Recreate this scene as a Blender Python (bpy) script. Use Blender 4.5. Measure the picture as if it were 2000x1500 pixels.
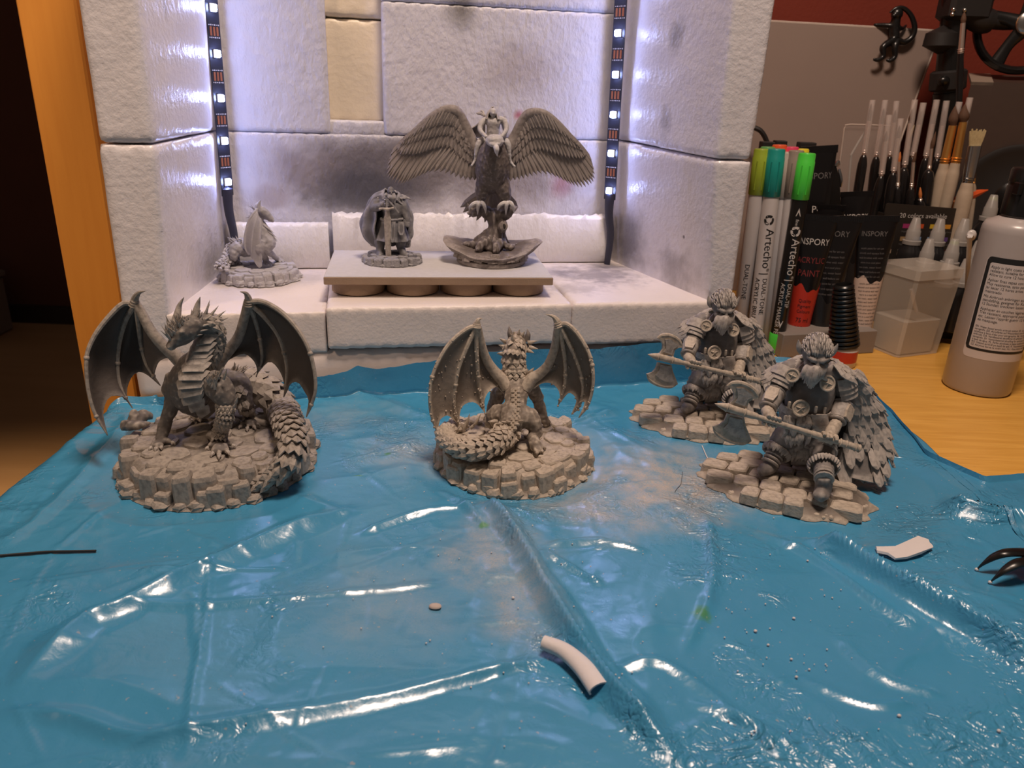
import bpy, bmesh, math, random
import numpy as np
from mathutils import Vector, Matrix, noise as mnoise

for o in list(bpy.data.objects):
    bpy.data.objects.remove(o, do_unlink=True)
SC = bpy.context.scene
COL = SC.collection
S = 0.01                                   # everything below is written in centimetres

# ------------------------------------------------------------------ camera
F, PITCH, ROLL, HC = 1500.0, math.radians(21.5), math.radians(2.2), 21.5
cp, sp, cr, sr = math.cos(PITCH), math.sin(PITCH), math.cos(ROLL), math.sin(ROLL)
cam_d = bpy.data.cameras.new('camera')
cam = bpy.data.objects.new('camera', cam_d); COL.objects.link(cam)
_r0, _d0, _f = Vector((1, 0, 0)), Vector((0, -sp, -cp)), Vector((0, cp, -sp))
_r, _d = cr * _r0 - sr * _d0, sr * _r0 + cr * _d0
mw = Matrix((_r, -_d, -_f)).transposed().to_4x4()
mw.translation = Vector((0, 0, HC * S))
cam.matrix_world = mw
cam_d.sensor_width = 36.0
cam_d.lens = 36.0 * F / 2000.0
cam_d.clip_start = 0.01
cam_d.clip_end = 30
cam_d.dof.use_dof = True
cam_d.dof.focus_distance = 0.46
cam_d.dof.aperture_fstop = 20.0
SC.camera = cam

# ------------------------------------------------------------------ world, lamps, exposure
SC.view_settings.view_transform = 'Standard'
SC.view_settings.look = 'None'
SC.view_settings.gamma = 1.0
SC.view_settings.use_curve_mapping = False
SC.view_settings.exposure = 0.0
w = bpy.data.worlds.new('room_air'); SC.world = w; w.use_nodes = True
w.node_tree.nodes['Background'].inputs[0].default_value = (1.0, 0.74, 0.60, 1)
w.node_tree.nodes['Background'].inputs[1].default_value = 0.075

def area_lamp(name, loc, target, size, power, color, spread=180):
    d = bpy.data.lights.new(name, 'AREA'); d.shape = 'DISK'; d.size = size * S; d.energy = power; d.color = color
    d.spread = math.radians(spread)
    o = bpy.data.objects.new(name, d); COL.objects.link(o)
    o.location = Vector(loc) * S
    o.rotation_euler = (Vector(target) - Vector(loc)).to_track_quat('-Z', 'Y').to_euler()
    return o
area_lamp('ceiling_lamp', (11, 27, 105), (6, 44, 0), 24, 9.4, (1.0, 0.77, 0.62))
area_lamp('room_lamp', (-112, 108, 110), (-112, 108, -74), 30, 6, (1.0, 0.72, 0.42), 50)

area_lamp('cupboard_fill_light', (-85, -35, 118), (-40, 60, 8), 16, 0.42, (1.0, 0.70, 0.48), 34)  # added light out of view, aimed to brighten the cupboard and left foam front

# ------------------------------------------------------------------ geometry helpers
def at(px, py, Y):
    """point on the line of sight through a photo pixel at distance Y along the room"""
    u, v = (px - 1000) / F, (py - 750) / F
    u, v = u * cr + v * sr, -u * sr + v * cr
    d = np.array([u, cp - v * sp, -(sp + v * cp)])
    return np.array([0, 0, HC]) + d * (Y / d[1])
def on(px, py, z=0.0):
    """point on the horizontal plane at height z"""
    u, v = (px - 1000) / F, (py - 750) / F
    u, v = u * cr + v * sr, -u * sr + v * cr
    d = np.array([u, cp - v * sp, -(sp + v * cp)])
    return np.array([0, 0, HC]) + d * ((z - HC) / d[2])

def unit(v):
    v = np.asarray(v, float); n = np.linalg.norm(v)
    return v / n if n > 1e-9 else v
def lerp(a, b, t): return a + (b - a) * t

def spline(pts, m=6):
    """Catmull-Rom through the points; works for any number of columns"""
    P = np.asarray(pts, float)
    if len(P) < 3:
        t = np.linspace(0, 1, m + 1)[:, None]
        return P[0] * (1 - t) + P[-1] * t
    Q = np.vstack([2 * P[0] - P[1], P, 2 * P[-1] - P[-2]])
    out = []
    for i in range(1, len(Q) - 2):
        a, b, c, d = Q[i - 1], Q[i], Q[i + 1], Q[i + 2]
        for k in range(m):
            t = k / m
            out.append(0.5 * (2 * b + (c - a) * t + (2 * a - 5 * b + 4 * c - d) * t * t + (3 * b - a - 3 * c + d) * t ** 3))
    out.append(P[-1])
    return np.array(out)

def frames(P):
    """tangent / normal / binormal along a path by parallel transport"""
    T = np.gradient(P, axis=0)
    T /= np.maximum(np.linalg.norm(T, axis=1)[:, None], 1e-9)
    a = np.array([0, 0, 1.0]) if abs(T[0][2]) < 0.9 else np.array([1.0, 0, 0])
    n = unit(a - T[0] * (a @ T[0])); N = [n]
    for i in range(1, len(P)):
        n = unit(n - T[i] * (n @ T[i])); N.append(n)
    N = np.array(N)
    return T, N, np.cross(T, N)

class MB:
    """collects vertices and faces in world centimetres"""
    def __init__(s): s.v, s.f, s.m = [], [], []
    def add(s, v, f, mi=0):
        b = len(s.v); s.v.extend([tuple(map(float, x)) for x in v]); s.f.extend([tuple(b + i for i in q) for q in f]); s.m.extend([mi] * len(f))
        return s
    def tube(s, pts, rad, n=10, m=5, cap=0.5, mi=0, flat=None):
        """flat=(axis, factor): squash the section along a world axis"""
        P = np.asarray(pts, float); r = np.asarray(rad, float) if np.ndim(rad) else np.full(len(P), float(rad))
        Q = spline(np.column_stack([P, r]), m); P, r = Q[:, :3], np.maximum(Q[:, 3], 1e-3)
        T, N, B = frames(P)
        ang = np.linspace(0, 2 * np.pi, n, endpoint=False)
        V = []
        for i in range(len(P)):
            ring = P[i] + r[i] * (np.cos(ang)[:, None] * N[i] + np.sin(ang)[:, None] * B[i])
            if flat is not None:
                ax, k = unit(flat[0]), flat[1]
                ring = ring - np.outer((ring - P[i]) @ ax, ax) * (1 - k)
            V.extend(ring)
        L = len(P); fs = []
        for i in range(L - 1):
            for j in range(n):
                fs.append((i * n + j, i * n + (j + 1) % n, (i + 1) * n + (j + 1) % n, (i + 1) * n + j))
        V.append(P[0] - T[0] * r[0] * cap); V.append(P[-1] + T[-1] * r[-1] * cap)
        for j in range(n):
            fs.append((L * n, (j + 1) % n, j)); fs.append((L * n + 1, (L - 1) * n + j, (L - 1) * n + (j + 1) % n))
        return s.add(V, fs, mi)
    def ell(s, c, r, R=None, nu=14, nv=8, mi=0):
        r = np.full(3, float(r)) if np.ndim(r) == 0 else np.asarray(r, float)
        V = [(0, 0, 1)]
        for i in range(1, nv):
            t = math.pi * i / nv
            for j in range(nu):
                a = 2 * math.pi * j / nu
                V.append((math.sin(t) * math.cos(a), math.sin(t) * math.sin(a), math.cos(t)))
        V.append((0, 0, -1)); V = np.array(V) * r
        if R is not None: V = V @ np.asarray(R).T
        V = V + np.asarray(c, float)
        fs = [(0, 1 + j, 1 + (j + 1) % nu) for j in range(nu)]
        for i in range(nv - 2):
            for j in range(nu):
                a = 1 + i * nu + j; b = 1 + i * nu + (j + 1) % nu
                fs.append((a, a + nu, b + nu, b))
        k = 1 + (nv - 2) * nu; e = len(V) - 1
        fs += [(e, k + (j + 1) % nu, k + j) for j in range(nu)]
        return s.add(V, fs, mi)
    def box(s, c, d, R=None, mi=0, ch=0.0):
        """box of size d about c; ch chamfers the top and side edges a little"""
        hx, hy, hz = np.asarray(d, float) / 2
        if ch <= 0:
            V = np.array([(x, y, z) for z in (-hz, hz) for y in (-hy, hy) for x in (-hx, hx)])
            fs = [(0, 2, 3, 1), (4, 5, 7, 6), (0, 1, 5, 4), (2, 6, 7, 3), (0, 4, 6, 2), (1, 3, 7, 5)]
        else:
            V = []
            for (z, k) in ((-hz, ch), (-hz + ch, 0), (hz - ch, 0), (hz, ch)):
                for (x, y) in ((-hx + ch, -hy), (hx - ch, -hy), (hx, -hy + ch), (hx, hy - ch), (hx - ch, hy), (-hx + ch, hy), (-hx, hy - ch), (-hx, -hy + ch)):
                    V.append((x - math.copysign(k, x) if k else x, y - math.copysign(k, y) if k else y, z))
            V = np.array(V); fs = []
            for i in range(3):
                for j in range(8):
                    fs.append((i * 8 + j, i * 8 + (j + 1) % 8, i * 8 + 8 + (j + 1) % 8, i * 8 + 8 + j))
            fs += [tuple(range(7, -1, -1)), tuple(range(24, 32))]
        if R is not None: V = V @ np.asarray(R).T
        return s.add(V + np.asarray(c, float), fs, mi)
    def lathe(s, c, prof, n=24, axis=(0, 0, 1), mi=0, closed=True):
        """prof: list of (radius, height) along axis from c"""
        A = unit(axis); a = np.array([1.0, 0, 0]) if abs(A[0]) < 0.9 else np.array([0, 1.0, 0])
        N = unit(a - A * (a @ A)); B = np.cross(A, N); c = np.asarray(c, float)
        V, L = [], len(prof)
        for (r, h) in prof:
            for j in range(n):
                t = 2 * math.pi * j / n
                V.append(c + A * h + max(r, 1e-4) * (math.cos(t) * N + math.sin(t) * B))
        fs = []
        for i in range(L - 1):
            for j in range(n):
                fs.append((i * n + j, i * n + (j + 1) % n, (i + 1) * n + (j + 1) % n, (i + 1) * n + j))
        if closed:
            fs.append(tuple(range(n - 1, -1, -1))); fs.append(tuple((L - 1) * n + j for j in range(n)))
        return s.add(V, fs, mi)
    def prism(s, poly, off, mi=0):
        """closed polygon (3-D points) pushed by the vector off"""
        P = np.asarray(poly, float); n = len(P)
        V = np.vstack([P, P + np.asarray(off, float)])
        fs = [tuple(range(n - 1, -1, -1)), tuple(range(n, 2 * n))] + [(i, (i + 1) % n, n + (i + 1) % n, n + i) for i in range(n)]
        return s.add(V, fs, mi)
    def grid(s, G, mi=0, flip=False):
        R, C = G.shape[:2]
        fs = []
        for i in range(R - 1):
            for j in range(C - 1):
                q = (i * C + j, i * C + j + 1, (i + 1) * C + j + 1, (i + 1) * C + j)
                fs.append(q[::-1] if flip else q)
        return s.add(G.reshape(-1, 3), fs, mi)
    def shell(s, G, th, mi=0):
        """a grid surface given thickness th (closed)"""
        R, C = G.shape[:2]
        du = np.gradient(G, axis=1); dv = np.gradient(G, axis=0)
        N = np.cross(du, dv); N /= np.maximum(np.linalg.norm(N, axis=2)[..., None], 1e-9)
        th = np.asarray(th)
        A, B = G + N * (th[..., None] / 2 if th.ndim else th / 2), G - N * (th[..., None] / 2 if th.ndim else th / 2)
        V = np.vstack([A.reshape(-1, 3), B.reshape(-1, 3)]); o = R * C; fs = []
        for i in range(R - 1):
            for j in range(C - 1):
                q = (i * C + j, i * C + j + 1, (i + 1) * C + j + 1, (i + 1) * C + j)
                fs.append(q); fs.append(tuple(o + k for k in q[::-1]))
        edge = [i * C for i in range(R)] + [(R - 1) * C + j for j in range(1, C)] + [i * C + C - 1 for i in range(R - 2, -1, -1)] + [j for j in range(C - 2, 0, -1)]
        for a, b in zip(edge, edge[1:] + edge[:1]):
            fs.append((a, b, o + b, o + a))
        return s.add(V, fs, mi)
    def mesh(s, name, root=(0, 0, 0), mats=(), smooth=True):
        me = bpy.data.meshes.new(name)
        V = (np.array(s.v, float).reshape(-1, 3) - np.asarray(root, float)) * S
        me.from_pydata(V.tolist(), [], s.f)
        for m in mats: me.materials.append(m)
        if len(mats) > 1: me.polygons.foreach_set('material_index', s.m)
        me.polygons.foreach_set('use_smooth', [smooth] * len(me.polygons))
        me.update()
        return me

def link(name, me, parent=None):
    o = bpy.data.objects.new(name, me); COL.objects.link(o)
    if parent is not None: o.parent = parent
    return o
def rootof(o):
    while o.parent is not None: o = o.parent
    return o
def rc(o):
    """the root location of an object, in centimetres"""
    return np.array(rootof(o).location) / S if o is not None else np.zeros(3)
def put(name, mb, mats, parent=None, smooth=True, root=None, kind=None, label=None, fix=True):
    """link the collected geometry as ONE mesh object"""
    if not isinstance(mats, (list, tuple)): mats = [mats]
    if parent is not None: org = rc(parent)
    else: org = np.zeros(3) if root is None else np.asarray(root, float)
    me = mb.mesh(name, org, mats, smooth)
    if fix:
        bm = bmesh.new(); bm.from_mesh(me); bmesh.ops.recalc_face_normals(bm, faces=bm.faces); bm.to_mesh(me); bm.free()
    if smooth == 'angle' or smooth is True and len(me.polygons) < 4000 and fix:
        me.set_sharp_from_angle(angle=math.radians(42))
    o = link(name, me, parent)
    if parent is None: o.location = Vector(org) * S
    if kind: o['kind'] = kind
    if label: o['label'] = label
    return o
def tag(o, label, cat, group=None, kind=None):
    o['label'] = label; o['category'] = cat
    if group: o['group'] = group
    if kind: o['kind'] = kind
    return o
def thing(name, loc, label, cat, group=None):
    o = bpy.data.objects.new(name, None); COL.objects.link(o); o.empty_display_size = 0.01
    o.location = Vector(loc) * S
    return tag(o, label, cat, group)
def struct(name, mb, mats, **k):
    o = put(name, mb, mats, **k); o['kind'] = 'structure'; return o

def remesh(mb, voxel, smooth=6, fac=0.5):
    """union of overlapping closed shapes as one continuous skin; returns MB"""
    me = mb.mesh('skin', (0, 0, 0))
    o = link('skin', me)
    m = o.modifiers.new('r', 'REMESH'); m.mode = 'VOXEL'; m.voxel_size = voxel * S; m.use_smooth_shade = True
    if smooth:
        k = o.modifiers.new('s', 'SMOOTH'); k.iterations = smooth; k.factor = fac
    dg = bpy.context.evaluated_depsgraph_get()
    ev = o.evaluated_get(dg); e = ev.to_mesh()
    n = len(e.vertices); V = np.empty(n * 3, np.float32); e.vertices.foreach_get('co', V)
    N = np.empty(n * 3, np.float32); e.vertices.foreach_get('normal', N)
    out = MB(); out.v = [tuple(x) for x in (V.reshape(-1, 3) / S).tolist()]; out.f = [tuple(p.vertices) for p in e.polygons]; out.m = [0] * len(out.f)
    out.n = N.reshape(-1, 3)
    ev.to_mesh_clear(); bpy.data.objects.remove(o, do_unlink=True); bpy.data.meshes.remove(me)
    return out
def roughen(mb, amp, scale, stretch=(1, 1, 1), seed=0.0):
    """push the skin in and out along its normals by noise"""
    st = Vector(stretch)
    for i, p in enumerate(mb.v):
        q = Vector((p[0] * st.x, p[1] * st.y, p[2] * st.z)) * scale + Vector((seed, seed, seed))
        d = amp * mnoise.noise(q)
        n = mb.n[i]
        mb.v[i] = (p[0] + n[0] * d, p[1] + n[1] * d, p[2] + n[2] * d)
    return mb

def mat_frame(pos, along, normal, size):
    """4x4 with local Y along, local Z on normal; size = (width, length, thickness) in cm of a unit template"""
    y = unit(along); z = np.asarray(normal, float); z = unit(z - y * (z @ y)); x = np.cross(y, z)
    M = Matrix.Identity(4)
    for i in range(3):
        M[i][0], M[i][1], M[i][2], M[i][3] = x[i] * size[0], y[i] * size[1], z[i] * size[2], pos[i]
    return M
def scatter(name, me, mats4, parent, root=None):
    """one object per piece, all sharing the mesh me (template in metres-of-centimetres: unit size 1 cm)"""
    r = rc(parent) if root is None else root
    for M in mats4:
        M = M.copy()
        for i in range(3): M[i][3] = (M[i][3] - r[i]) * S
        o = bpy.data.objects.new(name, me); COL.objects.link(o); o.parent = parent
        o.matrix_local = M
def template(name, V, f, mat, smooth=False):
    me = bpy.data.meshes.new(name)
    me.from_pydata((np.array(V, float) * S).tolist(), [], f); me.materials.append(mat)
    bm = bmesh.new(); bm.from_mesh(me); bmesh.ops.recalc_face_normals(bm, faces=bm.faces); bm.to_mesh(me); bm.free()
    me.polygons.foreach_set('use_smooth', [smooth] * len(me.polygons)); me.update()
    return me
def scale_template(name, mat, tip=1.0, keel=0.22, th=0.10, wmid=0.5, ymid=0.5):
    """pointed keeled scale: base at y=0, tip at y=1, width 1"""
    V = [(-.34, 0, 0), (0, 0, keel * .5), (.34, 0, 0), (-wmid, ymid, .0), (0, ymid, keel), (wmid, ymid, .0), (0, tip, keel * .35),
         (-.3, 0, -th), (.3, 0, -th), (-wmid * .85, ymid, -th), (wmid * .85, ymid, -th), (0, tip * .95, -th * .4)]
    f = [(0, 1, 4, 3), (1, 2, 5, 4), (3, 4, 6), (4, 5, 6), (7, 9, 10, 8), (9, 11, 10), (0, 3, 9, 7), (2, 8, 10, 5), (3, 6, 11, 9), (5, 10, 11, 6), (0, 7, 8, 2, 1)]
    return template(name, V, f, mat)
def feather_template(name, mat, tip=1.0):
    """long blade with a raised shaft and a blunt ragged end"""
    V = []
    rows = [(0, .30), (.25, .46), (.6, .5), (.85, .4), (1.0, .12)]
    for y, wd in rows:
        lift = .10 * math.sin(y * 2.2)
        V += [(-wd, y - .03, lift - .05), (0, y, lift + .12), (wd, y - .06, lift - .05)]
    n = len(V)
    V += [(x * .9, y, z - .14) for (x, y, z) in V]
    f = []
    for i in range(4):
        a = i * 3
        f += [(a, a + 1, a + 4, a + 3), (a + 1, a + 2, a + 5, a + 4)]
        f += [(n + a, n + a + 3, n + a + 4, n + a + 1), (n + a + 1, n + a + 4, n + a + 5, n + a + 2)]
        f += [(a, a + 3, n + a + 3, n + a), (a + 2, n + a + 2, n + a + 5, a + 5)]
    f += [(0, n, n + 1, n + 2, 2, 1), (12, 13, 14, n + 14, n + 13, n + 12)]
    return template(name, V, f, mat)
def cone_template(name, mat, n=6, bend=0.0):
    V = []
    for (y, r, b) in ((0, .5, 0), (.5, .28, bend * .35), (.85, .1, bend * .8)):
        for j in range(n):
            a = 2 * math.pi * j / n
            V.append((r * math.cos(a), y, r * math.sin(a) + b))
    V.append((0, 1, bend)); f = []
    for i in range(2):
        for j in range(n):
            f.append((i * n + j, i * n + (j + 1) % n, (i + 1) * n + (j + 1) % n, (i + 1) * n + j))
    for j in range(n): f.append((2 * n + j, 2 * n + (j + 1) % n, 3 * n))
    f.append(tuple(range(n)))
    return template(name, V, f, mat, True)

# ------------------------------------------------------------------ materials
class NT:
    def __init__(s, name):
        s.m = bpy.data.materials.new(name); s.m.use_nodes = True; s.t = s.m.node_tree; s.b = s.t.nodes['Principled BSDF']
        s.co = s.t.nodes.new('ShaderNodeTexCoord').outputs['Object']
    def n(s, typ, **k):
        x = s.t.nodes.new('ShaderNode' + typ)
        for a, v in k.items(): setattr(x, a, v)
        return x
    def l(s, a, b): s.t.links.new(a, b)
    def noise(s, scale, detail=3, rough=.55, co=None, stretch=None, dist=0):
        x = s.n('TexNoise'); x.inputs['Scale'].default_value = scale; x.inputs['Detail'].default_value = detail; x.inputs['Roughness'].default_value = rough
        x.inputs['Distortion'].default_value = dist
        c = co or s.co
        if stretch:
            mp = s.n('Mapping'); mp.inputs['Scale'].default_value = stretch; s.l(c, mp.inputs['Vector']); c = mp.outputs[0]
        s.l(c, x.inputs['Vector']); return x.outputs['Fac']
    def vor(s, scale, feature='F1'):
        x = s.n('TexVoronoi'); x.feature = feature; x.inputs['Scale'].default_value = scale; s.l(s.co, x.inputs['Vector']); return x.outputs['Distance']
    def ramp(s, fac, lo, hi, a=0.0, b=1.0):
        x = s.n('MapRange'); x.interpolation_type = 'SMOOTHSTEP'; s.l(fac, x.inputs['Value'])
        for k, v in zip(('From Min', 'From Max', 'To Min', 'To Max'), (lo, hi, a, b)): x.inputs[k].default_value = v
        return x.outputs[0]
    def mix(s, fac, a, b, blend='MIX'):
        x = s.n('Mix', data_type='RGBA', blend_type=blend)
        for sock, v in ((x.inputs[0], fac), (x.inputs[6], a), (x.inputs[7], b)):
            if isinstance(v, (int, float)): sock.default_value = v
            elif isinstance(v, (tuple, list)): sock.default_value = (*v[:3], 1)
            else: s.l(v, sock)
        return x.outputs[2]
    def mul(s, a, b, op='MULTIPLY'):
        x = s.n('Math', operation=op)
        for i, v in enumerate((a, b)):
            if isinstance(v, (int, float)): x.inputs[i].default_value = v
            else: s.l(v, x.inputs[i])
        return x.outputs[0]
    def blob(s, c, r, soft=1.0, wob=0.35, wscale=60):
        """0..1 mask of a soft patch about the local point c (cm) with radii r (cm), its outline broken by noise"""
        mp = s.n('Mapping', vector_type='POINT')
        mp.inputs['Location'].default_value = [-c[i] / r[i] for i in range(3)]
        mp.inputs['Scale'].default_value = [1 / (r[i] * S) for i in range(3)]
        s.l(s.co, mp.inputs['Vector'])
        ln = s.n('VectorMath', operation='LENGTH'); s.l(mp.outputs[0], ln.inputs[0])
        nz = s.noise(wscale, 4); d = s.mul(ln.outputs['Value'], s.mul(s.mul(nz, .5, 'SUBTRACT'), wob * 2), 'ADD')
        return s.ramp(d, 1.0, 1.0 - soft * .95, 0, 1)
    def bump(s, h, dist, strength=1.0, prev=None):
        x = s.n('Bump'); x.inputs['Distance'].default_value = dist * S; x.inputs['Strength'].default_value = strength; s.l(h, x.inputs['Height'])
        if prev is not None: s.l(prev, x.inputs['Normal'])
        return x.outputs[0]
    def fin(s, col=None, rough=None, normal=None, **k):
        for key, v in (('Base Color', col), ('Roughness', rough)):
            if v is None: continue
            if isinstance(v, (int, float)): s.b.inputs[key].default_value = v
            elif isinstance(v, (tuple, list)): s.b.inputs[key].default_value = (*v[:3], 1)
            else: s.l(v, s.b.inputs[key])
        if normal is not None: s.l(normal, s.b.inputs['Normal'])
        for key, v in k.items():
            s.b.inputs[key.replace('_', ' ').title() if key.upper() != key else key].default_value = v
        return s.m

def plain(name, col, rough=.5, vary=.12, scale=120, bump=0.0, bscale=300, **k):
    t = NT(name)
    nz = t.noise(scale, 3)
    c = t.mix(nz, [x * (1 - vary) for x in col], [min(1, x * (1 + vary)) for x in col])
    nr = t.bump(t.noise(bscale, 3), bump) if bump else None
    return t.fin(c, rough, nr, **k)

def primer(name, base, light, rough=.62, hi=(.505, .555), amt=.8):
    """sprayed grey resin, lighter paint caught on its edges"""
    t = NT(name)
    c = t.mix(t.noise(140, 4), [x * .8 for x in base], [x * 1.18 for x in base])
    g = t.n('NewGeometry')
    e = t.mul(t.ramp(g.outputs['Pointiness'], hi[0], hi[1]), t.ramp(t.noise(420, 3), .3, .6, .45, 1))
    c = t.mix(t.mul(e, amt), c, light)
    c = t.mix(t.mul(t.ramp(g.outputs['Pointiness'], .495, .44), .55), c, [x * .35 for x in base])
    nr = t.bump(t.noise(900, 4, .7), .018, .8)
    nr = t.bump(t.vor(330), .03, .5, nr)
    return t.fin(c, rough, nr)

def foam(name, base=(.80, .77, .75), stains=(), grain=.05, gscale=260, seed=0, rough=.42, fiber=False, specks=()):
    t = NT(name)
    c = t.mix(t.noise(45, 4), [x * .93 for x in base], [min(1, x * 1.05) for x in base])
    for (cc, r, col, amt, soft, wob, ws) in stains:
        c = t.mix(t.mul(t.blob(cc, r, soft, wob, ws), amt), c, col)
    for (cc, r) in specks:
        c = t.mix(t.mul(t.mul(t.blob(cc, r, .8, .5, 60), t.ramp(t.vor(95), .17, .09)), t.ramp(t.noise(60, 2), .45, .6)), c, (.05, .045, .05))
    nr = t.bump(t.noise(gscale, 3, .6, stretch=(1.6, 1, .8) if fiber else None), grain, 1)
    nr = t.bump(t.vor(gscale * 1.6), grain * .25, .6, nr)
    return t.fin(c, rough, nr)

# ================================================================== the setting
WOOD = NT('desk_wood')
_g = WOOD.noise(14, 6, .62, stretch=(1, 14, 14), dist=.6)
_c = WOOD.mix(WOOD.ramp(_g, .25, .75), (.66, .335, .06), (.80, .44, .095))
_c = WOOD.mix(WOOD.mul(WOOD.ramp(WOOD.noise(40, 3, .5, stretch=(1, 30, 30)), .55, .75), .35), _c, (.48, .21, .035))
WOOD = WOOD.fin(_c, .36, WOOD.bump(_g, .012))
BEECH = NT('beech_panel_wood')
_g = BEECH.noise(10, 5, .6, stretch=(14, 14, 1), dist=.4)
BEECH = BEECH.fin(BEECH.mix(_g, (.72, .28, .04), (.85, .37, .06)), .5)
RED = NT('red_wall_paint'); RED = RED.fin(RED.mix(RED.noise(12, 4), (.17, .018, .006), (.21, .026, .009)), .75, RED.bump(RED.noise(260, 3), .03))
DARKWALL = plain('dark_wall_paint', (.075, .022, .010), .8, .15, 6)
FLOORM = NT('room_floor_boards'); FLOORM = FLOORM.fin(FLOORM.mix(FLOORM.noise(3, 5, .6, stretch=(1, 6, 1)), (.30, .165, .075), (.40, .235, .12)), .45)
SKIRT = plain('skirting_paint', (.02, .012, .01), .5)

m = MB(); m.box((-60, 120, -76), (520, 520, 4)); struct('floor', m, FLOORM, smooth=False)
m = MB(); m.box((140, 98, 40), (345, 4, 228)); struct('wall_back', m, RED, smooth=False)
m = MB(); m.box((-150, 292, 40), (300, 4, 228)); struct('wall_left', m, DARKWALL, smooth=False)
m = MB(); m.box((-150, 289, -70.5), (296, 2, 7)); struct('baseboard_left', m, SKIRT, smooth=False)
# tall pale panel far off in the dark, and the beech cupboard side next to the booth
m = MB(); m.box((-236, 284, -55), (38, 6, 38)); 
far = thing('storage_box', (-236, 284, -74), 'pale grey storage box far back on the dark floor at the left edge', 'box')
m = MB(); m.box((-205, 270, -63.5), (26, 20, 21), ch=.8); put('box_body', m, plain('far_box_card', (.16, .12, .10), .8), far)
m = MB(); m.box((-205, 270, -52), (27.5, 21.5, 2.4), ch=.5); put('lid', m, bpy.data.materials['far_box_card'], far)

cup = thing('cupboard', (-34.5, 74, -74), 'orange beech cupboard side panel standing upright left of the foam box', 'cupboard')
m = MB(); m.box((-34.05, 61.5, 12), (4.3, 3.0, 172), ch=.15); put('door_edge', m, BEECH, cup)
m = MB(); m.box((-33.9, 75, 12), (2.6, 24, 170), ch=.1); put('side_panel', m, BEECH, cup)
m = MB(); m.box((-33.9, 70, -71), (6, 34, 6), ch=.1); put('plinth', m, BEECH, cup)

desk = thing('desk', (24, 42, -74), 'oak coloured wooden desk top beneath the blue sheet', 'desk')
m = MB(); m.box((40, 43, -1.5), (132.4, 104, 3), ch=.15); put('desktop', m, WOOD, desk)
for (x, y) in ((-22, -4), (-22, 90), (100, -4), (100, 90)):
    m = MB(); m.box((x, y, -38.5), (6, 6, 71), ch=.2); put('leg', m, WOOD, desk)

# ------------------------------------------------------------------ the polystyrene spray booth
BYAW = math.atan(.2)
BX, BY, BO = np.array([math.cos(BYAW), math.sin(BYAW), 0]), np.array([-math.sin(BYAW), math.cos(BYAW), 0]), np.array([0, 52.9, 0])
def bp(x, d, z): return BO + BX * x + BY * d + np.array([0, 0, z])
booth = thing('foam_box', bp(-4.6, 8, 0), 'white polystyrene box with an open front, its inside lined with light strips', 'box')
def bcol(x, d, z):  # booth coordinates to the foam's own local (unrotated) frame in cm
    return tuple(bp(x, d, z) - np.array(booth.location) / S)
GREY, DGREY = (.10, .09, .092), (.055, .052, .058)
FOAM = foam('polystyrene', (.80, .70, .66), [], .010, 420)
FOAMIN = foam('polystyrene_sprayed_wall', (.77, .74, .77), [
    (bcol(11.8, 11, 9), (3.5, 5, 4.2), GREY, .75, 1, .5, 50), (bcol(13.2, 4, 8.0), (3, 4, 2.6), GREY, .5, 1, .6, 80),
    (bcol(12.2, 6, 25), (2.6, 1.4, 1.6), GREY, .55, 1, .5, 90), (bcol(12.4, 6.5, 19), (2.4, 1.0, 1.6), GREY, .4, 1, .6, 120),
    (bcol(-22, 8, 8), (3, 5, 3.0), GREY, .35, 1, .6, 70), (bcol(-22, 4, 25), (2, .6, 1.6), GREY, .3, 1, .6, 90)], .055, 200, rough=.30, specks=[(bcol(13.2, 5, 9.5), (4, 6, 4.5)), (bcol(-22, 6, 9), (3, 6, 3.5))])
FOAMBACK = foam('polystyrene_sprayed_back', (.62, .605, .63), [
    (bcol(-9.0, 14.5, 14.2), (10.5, 30, 3.7), (.135, .118, .122), .88, .65, .30, 40), (bcol(-10.5, 14.5, 12.6), (7.0, 30, 3.2), (.085, .085, .10), .85, .8, .4, 50), (bcol(2.5, 14.5, 14.2), (8.5, 30, 4.4), (.21, .175, .17), .66, .9, .5, 50),
    (bcol(-2.2, 14.5, 26.6), (1.9, 3, 1.9), (.14, .125, .10), .8, 1, .35, 70), (bcol(2.5, 14.5, 22.5), (5, 4, 3), (.30, .24, .21), .45, 1, .4, 60), (bcol(-16, 14.5, 14.5), (5, 30, 3.5), (.36, .31, .30), .5, 1, .5, 60),
    (bcol(6.6, 14.5, 13.2), (1.5, 3, 1.7), (.34, .075, .10), .55, 1, .4, 70), (bcol(2.6, 14.5, 18.9), (.55, 2, .6), (.40, .05, .09), .75, 1, .5, 140), (bcol(-17.7, 14.5, 12), (1.9, 2, 1.4), (.34, .27, .24), .5, .6, .3, 80)],
    .15, 130, fiber=True)
FOAMWARMLIT = foam('polystyrene_warm_lit_slot', (.80, .70, .54), [], .06, 150)  # same white foam, the warm light on the slot backing put into its colour
FOAMFLOOR = foam('polystyrene_sprayed_floor', (.74, .675, .65), [
    (bcol(8.5, 8.5, 6.8), (5.5, 5, 2), (.20, .18, .19), .8, 1, .7, 110), (bcol(10.5, 11.5, 6.8), (3, 2.6, 2), DGREY, .7, 1, .6, 90), (bcol(5, 4, 6.8), (4, 2.4, 2), (.25, .22, .22), .5, 1, .8, 140),
    (bcol(-20, 9, 6.4), (3.4, 4, 1.6), (.34, .32, .33), .5, 1, .6, 110), (bcol(-15, 10, 6.4), (2.6, 3, 1.6), (.36, .34, .34), .4, 1, .7, 130)], .03, 340)
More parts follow.
